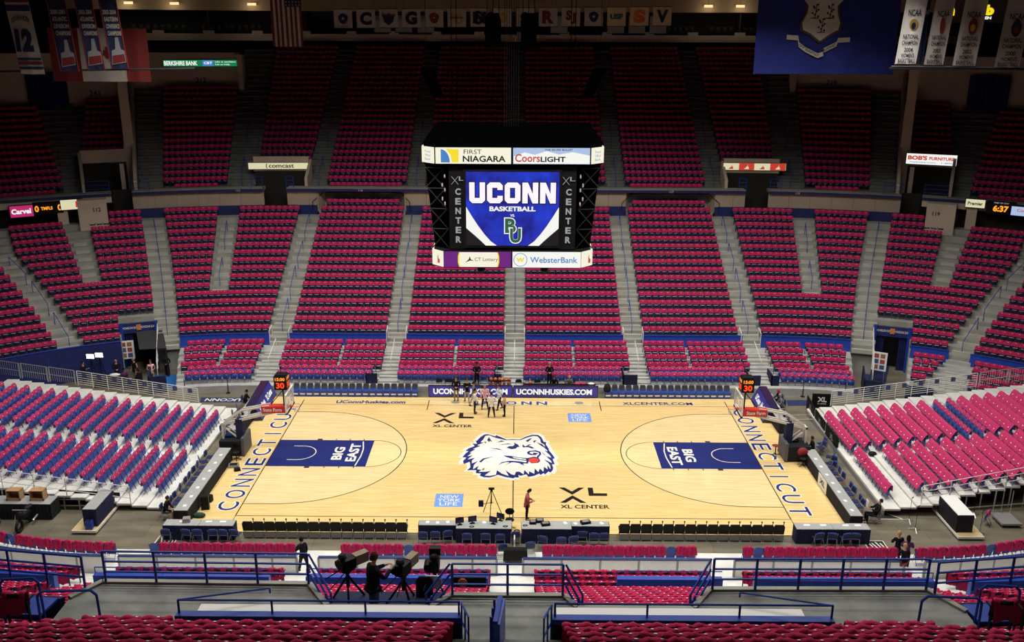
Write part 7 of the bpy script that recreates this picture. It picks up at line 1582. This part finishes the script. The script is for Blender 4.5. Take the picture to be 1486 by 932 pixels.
XBN = [-15.42+1.845*k for k in range(16)]; TB_ = [('badge', I_N, 'round grey dog badge'), ('C', I_K, 'black letter C'), ('DEPAUL', I_N, 'blue and red shield'), ('G', I_K, 'black letter G'), ('bird', I_R, 'red bird badge'), ('MU', I_G, 'gold letters'), ('ND', I_N, 'navy interlocked letters'), ('P', I_G, 'gold badge, half hidden by the speaker'), ('F', I_K, 'dark badge right of the speaker'), ('R', I_R, 'red letter R'), ('StJ', I_M, 'maroon interlocked letters'), ('head', I_N, 'navy hooded head badge'), ('USF', I_T, 'green slanted letters'), ('S', I_O, 'orange letter S'), ('V', I_N, 'navy letter V')]
for k, (s, m, d) in enumerate(TB_):
    x = -15.42+2.02*k; t = banner('team_banner', f'square pale team banner with {d}, {nth(k+1)} from the left', x-.82, x+.82, 24.45+.022*k, 26.05+.022*k, 36.0, M_BWARM if k > 11 else M_BW, 'banner', 'square team banners under the roof', .01); z = 25.25+.022*k; p = (x, 35.96, z)
    if s in ('badge', 'bird', 'head', 'P', 'F'):
        b = MB(); b.add([(x+.42*math.cos(a)*(1+.12*math.sin(3*a)), 35.955, z+.45*math.sin(a)) for a in np.linspace(0, 2*PI, 17)[:-1]], [tuple(range(16))]); b.add([(x+.11*math.cos(a), 35.95, z+.02+.11*math.sin(a)*(1 if s != 'bird' else .6)) for a in np.linspace(0, 2*PI, 13)[:-1]], [tuple(range(12))], 1); b.build('badge_print', [m, M_BW], t)
        if s == 'badge': lettering(t, 'BULLDOGS', (x, 35.95, z-.62), X_, Z_, .12, I_N, .9, .0)
    elif s == 'ND': lettering(t, 'N', p, X_, Z_, 1.0, I_N, 1.2, .06); lettering(t, 'D', p, X_, Z_, 1.15, I_N, .7, .04)
    elif s == 'MU': lettering(t, 'M', (x-.1, 35.95, z+.2), X_, Z_, .6, I_G, .75, .06); lettering(t, 'U', (x+.15, 35.95, z-.2), X_, Z_, .6, I_G, .6, .06); lettering(t, 'MARQUETTE', (x, 35.94, z), X_, Z_, .14, I_N, 1.2, .02)
    elif s == 'DEPAUL': b = MB(); b.add([(x-.55, 35.955, z+.3), (x+.55, 35.955, z+.3), (x+.4, 35.955, z-.3), (x, 35.955, z-.6), (x-.4, 35.955, z-.3)], [tuple(range(5))[::-1]]); b.build('shield_print', I_N, t); lettering(t, 'DePaul', (x, 35.95, z+.3), X_, Z_, .32, I_R, 1.2, .03)
    elif s == 'StJ': lettering(t, 'S', (x-.18, 35.95, z+.15), X_, Z_, .85, I_M, .5, .06); lettering(t, 'J', (x+.22, 35.95, z-.12), X_, Z_, .95, I_M, .5, .06)
    else: lettering(t, s, p, X_, Z_, .45 if s == 'USF' else 1.1, m, 1.15 if s == 'USF' else 1.05, .06)
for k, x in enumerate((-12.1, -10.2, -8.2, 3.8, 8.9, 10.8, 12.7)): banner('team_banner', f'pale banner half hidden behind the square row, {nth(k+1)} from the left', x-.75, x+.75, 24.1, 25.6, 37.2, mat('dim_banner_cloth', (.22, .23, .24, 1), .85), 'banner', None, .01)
# national flag hanging lengthwise
t = thing('striped_flag', 'tall hanging flag with red and white stripes and a starred blue corner', 'flag', (-18.9, 30, 22.9)); x0, x1, z0, z1, y = -20.3, -17.75, 22.9, 27.6, 30
for k in range(13):
    b = MB(); xa = x0+(x1-x0)*k/13; xb = x0+(x1-x0)*(k+1)/13; zt = 26.05 if k > 5 else z1; b.add([(xa+.02, y+.05*math.sin(k), z0), (xb+.02, y+.05*math.sin(k+1), z0), (xb, y+.05*math.sin(k+1), zt), (xa, y+.05*math.sin(k), zt)], [(0, 1, 2, 3)]); b.build('red_stripe' if k % 2 == 0 else 'white_stripe', I_R if k % 2 == 0 else M_BW, t)
b = MB(); xa = x0+(x1-x0)*6/13; b.box(xa, y-.08, 26.05, x1, y+.06, z1); ca = b.build('blue_canton', I_N, t); b = MB()
for i in range(5):
    for j in range(6): cx, cz = xa+.15+i*.27, 26.2+j*.24; b.add([(cx+(.08 if q % 2 == 0 else .035)*math.sin(q*PI/5), y-.09, cz+(.08 if q % 2 == 0 else .035)*math.cos(q*PI/5)) for q in range(10)], [tuple(range(10))])
b.build('stars', M_BW, ca)['kind'] = 'stuff'
MB().bar((x0, y, z1), (x1, y, z1), .03, 5).build('top_rod', M_ROD, t)
# blue state flag with shield and motto
M_FLG = mat('deep_blue_flag_cloth', (.008, .016, .16, 1), .8, noise=.2, nscale=1.2); t = banner('state_flag', 'large deep blue flag with white shield and motto ribbon', 16.85, 26.8, 21.3, 27.6, 18, M_FLG, 'flag', None, .07, 0, True, 24)
sx, sz, yf = 21.35, 25.3, 17.85; I_S = mat('flag_white', (.42, .39, .36, 1), .8); I_D = mat('flag_gold_brown', (.07, .05, .015, 1), .8)
sh = [(-1.35, 1.0), (-1.0, 1.35), (-.95, 1.1), (-.5, .95), (0, 1.3), (.5, .95), (.95, 1.1), (1.0, 1.35), (1.4, 1.0), (1.0, .6), (1.05, .1), (1.3, -.55), (1.2, -1.0), (.7, -1.25), (0, -1.75), (-.7, -1.25), (-1.25, -1.0), (-1.35, -.55), (-1.05, .1), (-1.0, .6)]
b = MB(); b.add([(sx+a*1.13, yf+.01, sz+c*1.1) for a, c in sh], [tuple(range(20))], 1); b.add([(sx+a, yf, sz+c) for a, c in sh], [tuple(range(20))], 0)
for cx, cz in ((-.5, .25), (.55, .25), (.02, -.7)):
    b.bar((sx+cx, yf-.01, sz+cz-.45), (sx+cx+.05, yf-.01, sz+cz+.45), .03, 4, 2); b.bar((sx+cx-.28, yf-.01, sz+cz-.48), (sx+cx+.28, yf-.01, sz+cz-.48), .03, 4, 2)
    for q in range(8): a = q*.8; b.ball((sx+cx+.2*math.cos(a*2.1), yf-.01, sz+cz-.35+.11*q), .075, 5, 2, (1, .2, 1))
b.build('shield_print', [I_S, I_D, I_K], t)
b = MB(); L_ = [(-2.35, -1.5), (-1.55, -1.55), (-1.45, -2.0), (-.95, -2.35), (-.05, -2.75), (.35, -2.6), (.3, -2.4), (1.2, -1.95), (1.25, -1.7), (2.1, -1.65)]
for (a, c), (e, f) in zip(L_[:-1], L_[1:]): b.add([(sx+a, yf, sz+c-.16), (sx+e, yf, sz+f-.16), (sx+e, yf, sz+f+.16), (sx+a, yf, sz+c+.16)], [(0, 1, 2, 3)])
b.build('ribbon_print', I_S, t)
for s, a, c, r_, wd in (('QUI', -1.25, -2.12, (.8, 0, -.45), .42), ('TRANSTULIT', -.5, -2.53, (.9, 0, -.4), 1.15), ('SUSTINET', .75, -2.18, (.9, 0, .45), .95)): rv = Vector(r_).normalized(); lettering(t, s, (sx+a, yf-.005, sz+c), rv, Vector((-rv.z, 0, rv.x)), .17, I_K, wd, .02)
# white championship banners
def lines(t, x, y, zs, sk0=0):
    for z, s, h, wd, m in zs: lettering(t, s, (x+sk0*(z-22), y, z), X_, Z_, h, m, wd, .02, 'c', .012)
M_BWL = mat('spotlit_banner_cloth', (.72, .70, .66, 1), .8)  # white banner cloth lightened to paint in the spotlight on one banner
for k, (x0, x1, z0, yr, m, mm) in enumerate(((23.72, 25.05, 22.2, '2004', M_BWL, I_N), (25.55, 26.75, 22.15, '2003', M_BW, I_K), (27.35, 28.75, 22.1, '2002', M_BW, I_K), (29.95, 31.55, 22.0, '2000', M_BW, I_K))):
    t = banner('championship_banner', f'tall white championship banner, {nth(k+1)} from the left of the right hand row', x0, x1, z0, 27.5, 10, m, 'banner', None, .02, .35); xc = (x0+x1)/2; w_ = x1-x0
    lines(t, xc, 9.94, [(z0+.2, 'BASKETBALL', .25, w_*.8, mm), (z0+.52, "WOMEN'S", .25, w_*.62, mm), (z0+.86, yr, .26, w_*.4, mm), (z0+1.28, 'CHAMPION', .27, w_*.72, mm), (z0+1.64, 'NATIONAL', .27, w_*.72, mm), (z0+3.05, 'NCAA', .38, w_*.6, mm)], .06)
    b = MB(); c = (xc+.2, 9.93, z0+2.35); b.add([(c[0]+w_*(.2 if k != 1 else .12)*math.cos(a), c[1], c[2]+(.5 if k else .35)*math.sin(a)) for a in np.linspace(0, 2*PI, 15)[:-1]], [tuple(range(14))], 0); b.add([(c[0]+w_*.11*math.cos(a), c[1]-.005, c[2]-.08+.22*math.sin(a)) for a in np.linspace(0, 2*PI, 13)[:-1]], [tuple(range(12))], 1); b.build('round_emblem', [(I_G, I_M, I_M, I_N)[k] if True else I_G, (I_N, I_R, I_G, I_R)[k]], t)
t = banner('championship_banner', 'narrow navy banner behind the first two white banners', 25.2, 25.75, 22.2, 26.0, 10.6, I_N, 'banner', None, .02); lettering(t, 'BIG EAST', (25.5, 10.55, 25.3), X_, Z_, .3, M_BW, .5, .02)
t = thing('banner_pipe', 'black pipe truss carrying the right hand banners', 'pipe', (27, 10.1, 21.9)); MB().bar((23.5, 10.15, 21.95), (34, 10.15, 21.9), .08, 6).build('pipe', M_ROD, t); MB().bar((23.6, 10.1, 22.06), (34, 10.1, 22.0), .03, 6).build('bright_edge', M_STEEL, t)
for xx in (26, 32): MB().bar((xx, 10.2, 21.9), (xx, 10.2, 33), .012, 4).build('hanging_cord', M_ROD, t)
# left hand banners
t = thing('banner_pipe', 'black pipe truss carrying the left hand banners', 'pipe', (-28, 10.1, 21.4)); MB().bar((-34, 10.15, 21.5), (-20.3, 10.15, 21.75), .06, 6).build('pipe', M_ROD, t)
for xx in (-31, -25): MB().bar((xx, 10.2, 21.5), (xx, 10.2, 33), .012, 4).build('hanging_cord', M_ROD, t)
t = banner('jersey_banner', 'white jersey banner with navy number twelve, leftmost of the hanging row', -31.25, -29.75, 21.35, 27.2, 10, M_BW, 'banner', None, .02, -.55); lettering(t, '12', (-30.75, 9.95, 23.4), X_, Z_, 1.35, I_N, 1.1, .07); lettering(t, 'GERNANDER', (-30.8, 9.95, 24.75), X_, Z_, .3, I_N, 1.15, .02, 'c', .012, 'lettering', .18)
for z, h, m in ((21.75, .16, I_N), (22.05, .18, I_R), (22.3, .12, I_N), (25.3, .3, I_N), (25.75, .2, I_R), (26.2, .3, I_N)): b = MB(); b.box(-31.25-.55*(z-21.35)/5.85, 9.94, z-h/2, -29.75-.55*(z-21.35)/5.85, 9.95, z+h/2); b.build('stripe', m, t)
for k, (xc, w_, ls) in enumerate(((-28.15, 1.15, ('2000-2001', 'ATLANTIC', 'DIVISION', 'CHAMPIONS')), (-26.45, 1.05, ('2003-2004', 'ATLANTIC', 'DIVISION', 'CHAMPIONS')), (-24.95, 1.05, ('2003-2004', 'EASTERN', 'CONFERENCE', 'CHAMPIONS')))):
    z0 = 21.55+.08*k; t = banner('division_banner', f'dark navy championship banner with red trim, {nth(k+1)} of the three left hand ones', xc-w_/2, xc+w_/2, z0, 26.3, 10, I_N, 'banner', None, .02, -.35)
    for sx_ in (-1, 1): MB().bar((xc+sx_*w_/2, 9.97, z0), (xc+sx_*w_/2-.35, 9.97, 26.3), .04, 4).build('red_edge', I_R, t)
    for q, s in enumerate(ls): lettering(t, s, (xc-.08-.06*(3-q), 9.94, 23.85+.42*(3-q)), X_, Z_, .27, M_BW, w_*.8, .03)
    b = MB(); b.add([(xc-.45, 9.95, z0+.25), (xc+.45, 9.95, z0+.4), (xc+.42, 9.95, z0+1.1), (xc+.2, 9.95, z0+1.2), (xc+.1, 9.95, z0+1.9), (xc-.1, 9.95, z0+1.9), (xc-.15, 9.95, z0+1.2), (xc-.4, 9.95, z0+1.1)], [tuple(range(8))]); b.build('pale_emblem', mat('dim_pale_print', (.2, .2, .21, 1), .8), t); b = MB(); b.add([(xc-.4, 9.945, z0+.3), (xc+.42, 9.945, z0+.45), (xc+.38, 9.945, z0+.9), (xc-.38, 9.945, z0+.8)], [(0, 1, 2, 3)]); b.build('red_emblem_band', I_R, t)
t = thing('maple_leaf_flag', 'red and white maple leaf flag behind the left hand banners', 'flag', (-29.5, 14, 21.2))
for x0, x1, m, nm in ((-31.2, -29.2, I_R, 'red_field'), (-29.2, -26.2, M_BW, 'white_field'), (-26.2, -24.6, I_R, 'red_field')): b = MB(); b.add(*cloth(x0, x1, 20.75, 24.2, 14, 8, .04)); b.build(nm, m, t, True)
b = MB(); b.add([(-27.2+.55*a, 13.92, 22.6+.6*c) for a, c in ((0, 1), (.2, .6), (.45, .7), (.4, .2), (.75, .35), (.65, .05), (.9, -.1), (.4, -.45), (.45, -.6), (.05, -.55), (.05, -1), (-.05, -1), (-.05, -.55), (-.45, -.6), (-.4, -.45), (-.9, -.1), (-.65, .05), (-.75, .35), (-.4, .2), (-.45, .7), (-.2, .6))], [tuple(range(21))]); b.build('maple_leaf', I_R, t); MB().bar((-31.2, 14, 24.2), (-24.6, 14, 24.2), .03, 5).build('top_rod', M_ROD, t)
for s, sd in ((-1, 'left'), (1, 'right')):
    t = thing('blue_drape', f'dark blue drape hanging at the top of the {sd} corner aisle', 'drape', (0, 0, 17)); b = MB(); us = np.linspace(XS+25.6, XS+29.2, 20); P = [bp(s*u, 26.0+.12*math.sin(i*1.7))[:2] for i, u in enumerate(us)]
    b.add([(x, y, 16.3) for x, y in P]+[(x, y, 20.6) for x, y in P], [(q, q+1, 21+q, 20+q) for q in range(19)]); b.build('cloth', M_DRAPE, t)
# suite furniture, dim ceiling lamps behind the fascia
SU = MB(); SU.box(-.2, 0, 0, .2, .06, .5); SU.box(-.2, -.3, 0, .2, 0, .08)
pts = []
for o, z in ((36.8, 23.55), (38.2, 24.4)):
    for u in np.arange(-XS-20, XS+20, .62):
        if (int(u*1.1) % 7) != 0: x, y, rz = bp(float(u), o); pts.append((x, y, z, rz))
tag(stamp('suite_chairs', SU, [mat('dim_suite_chair', (.06, .06, .065, 1), .6)], pts), 'dark chairs in the suites under the roof', 'chairs', kind='stuff')
for k, u in enumerate((-XS-19.5, -XS-15.5, -XS-8.5, XS+1.5, XS+4.5)):
    x, y, rz = bp(u, 35.7); t = thing('fascia_lamp', f'small warm lamp under the roof fascia, {nth(k+1)} from the left', 'lamp', (x, y, 26.9)); b = MB(); b.box(x-.45, y-.1, 26.8, x+.45, y, 27.05); b.build('lit_face', glow('warm_lamp', S(255, 225, 160), 1.1), t); l = D.lights.new('lamp_light', 'POINT'); l.energy = 30; l.shadow_soft_size = .3; l.color = (1, .86, .62); lo = D.objects.new('lamp_light', l); COL.objects.link(lo); lo.parent = t; lo.location = (0, -.9, -.35); MB().bar((x, y-.05, 27.05), (x, y-.05, 33), .02, 5).build('hanger', M_ROD, t)
for k, x in enumerate((-7.0, 6.5)):
    t = thing('hanging_loudspeaker', f'dark loudspeaker array hanging before the {"left" if x < 0 else "right"} upper seats', 'speaker', (x, 24, 20)); b = MB(); b.prism([(x-.5, 24, 21.4), (x+.5, 24, 21.4), (x+.9*(1 if x < 0 else -1)+.4, 24.2, 19.2), (x+.9*(1 if x < 0 else -1)-.4, 24.2, 19.2)], (0, .7, 0)); b.build('cabinet', M_ROOFB, t); MB().bar((x, 24.3, 21.3), (x, 24.3, 33), .02, 4).build('cable', M_BLACK, t)
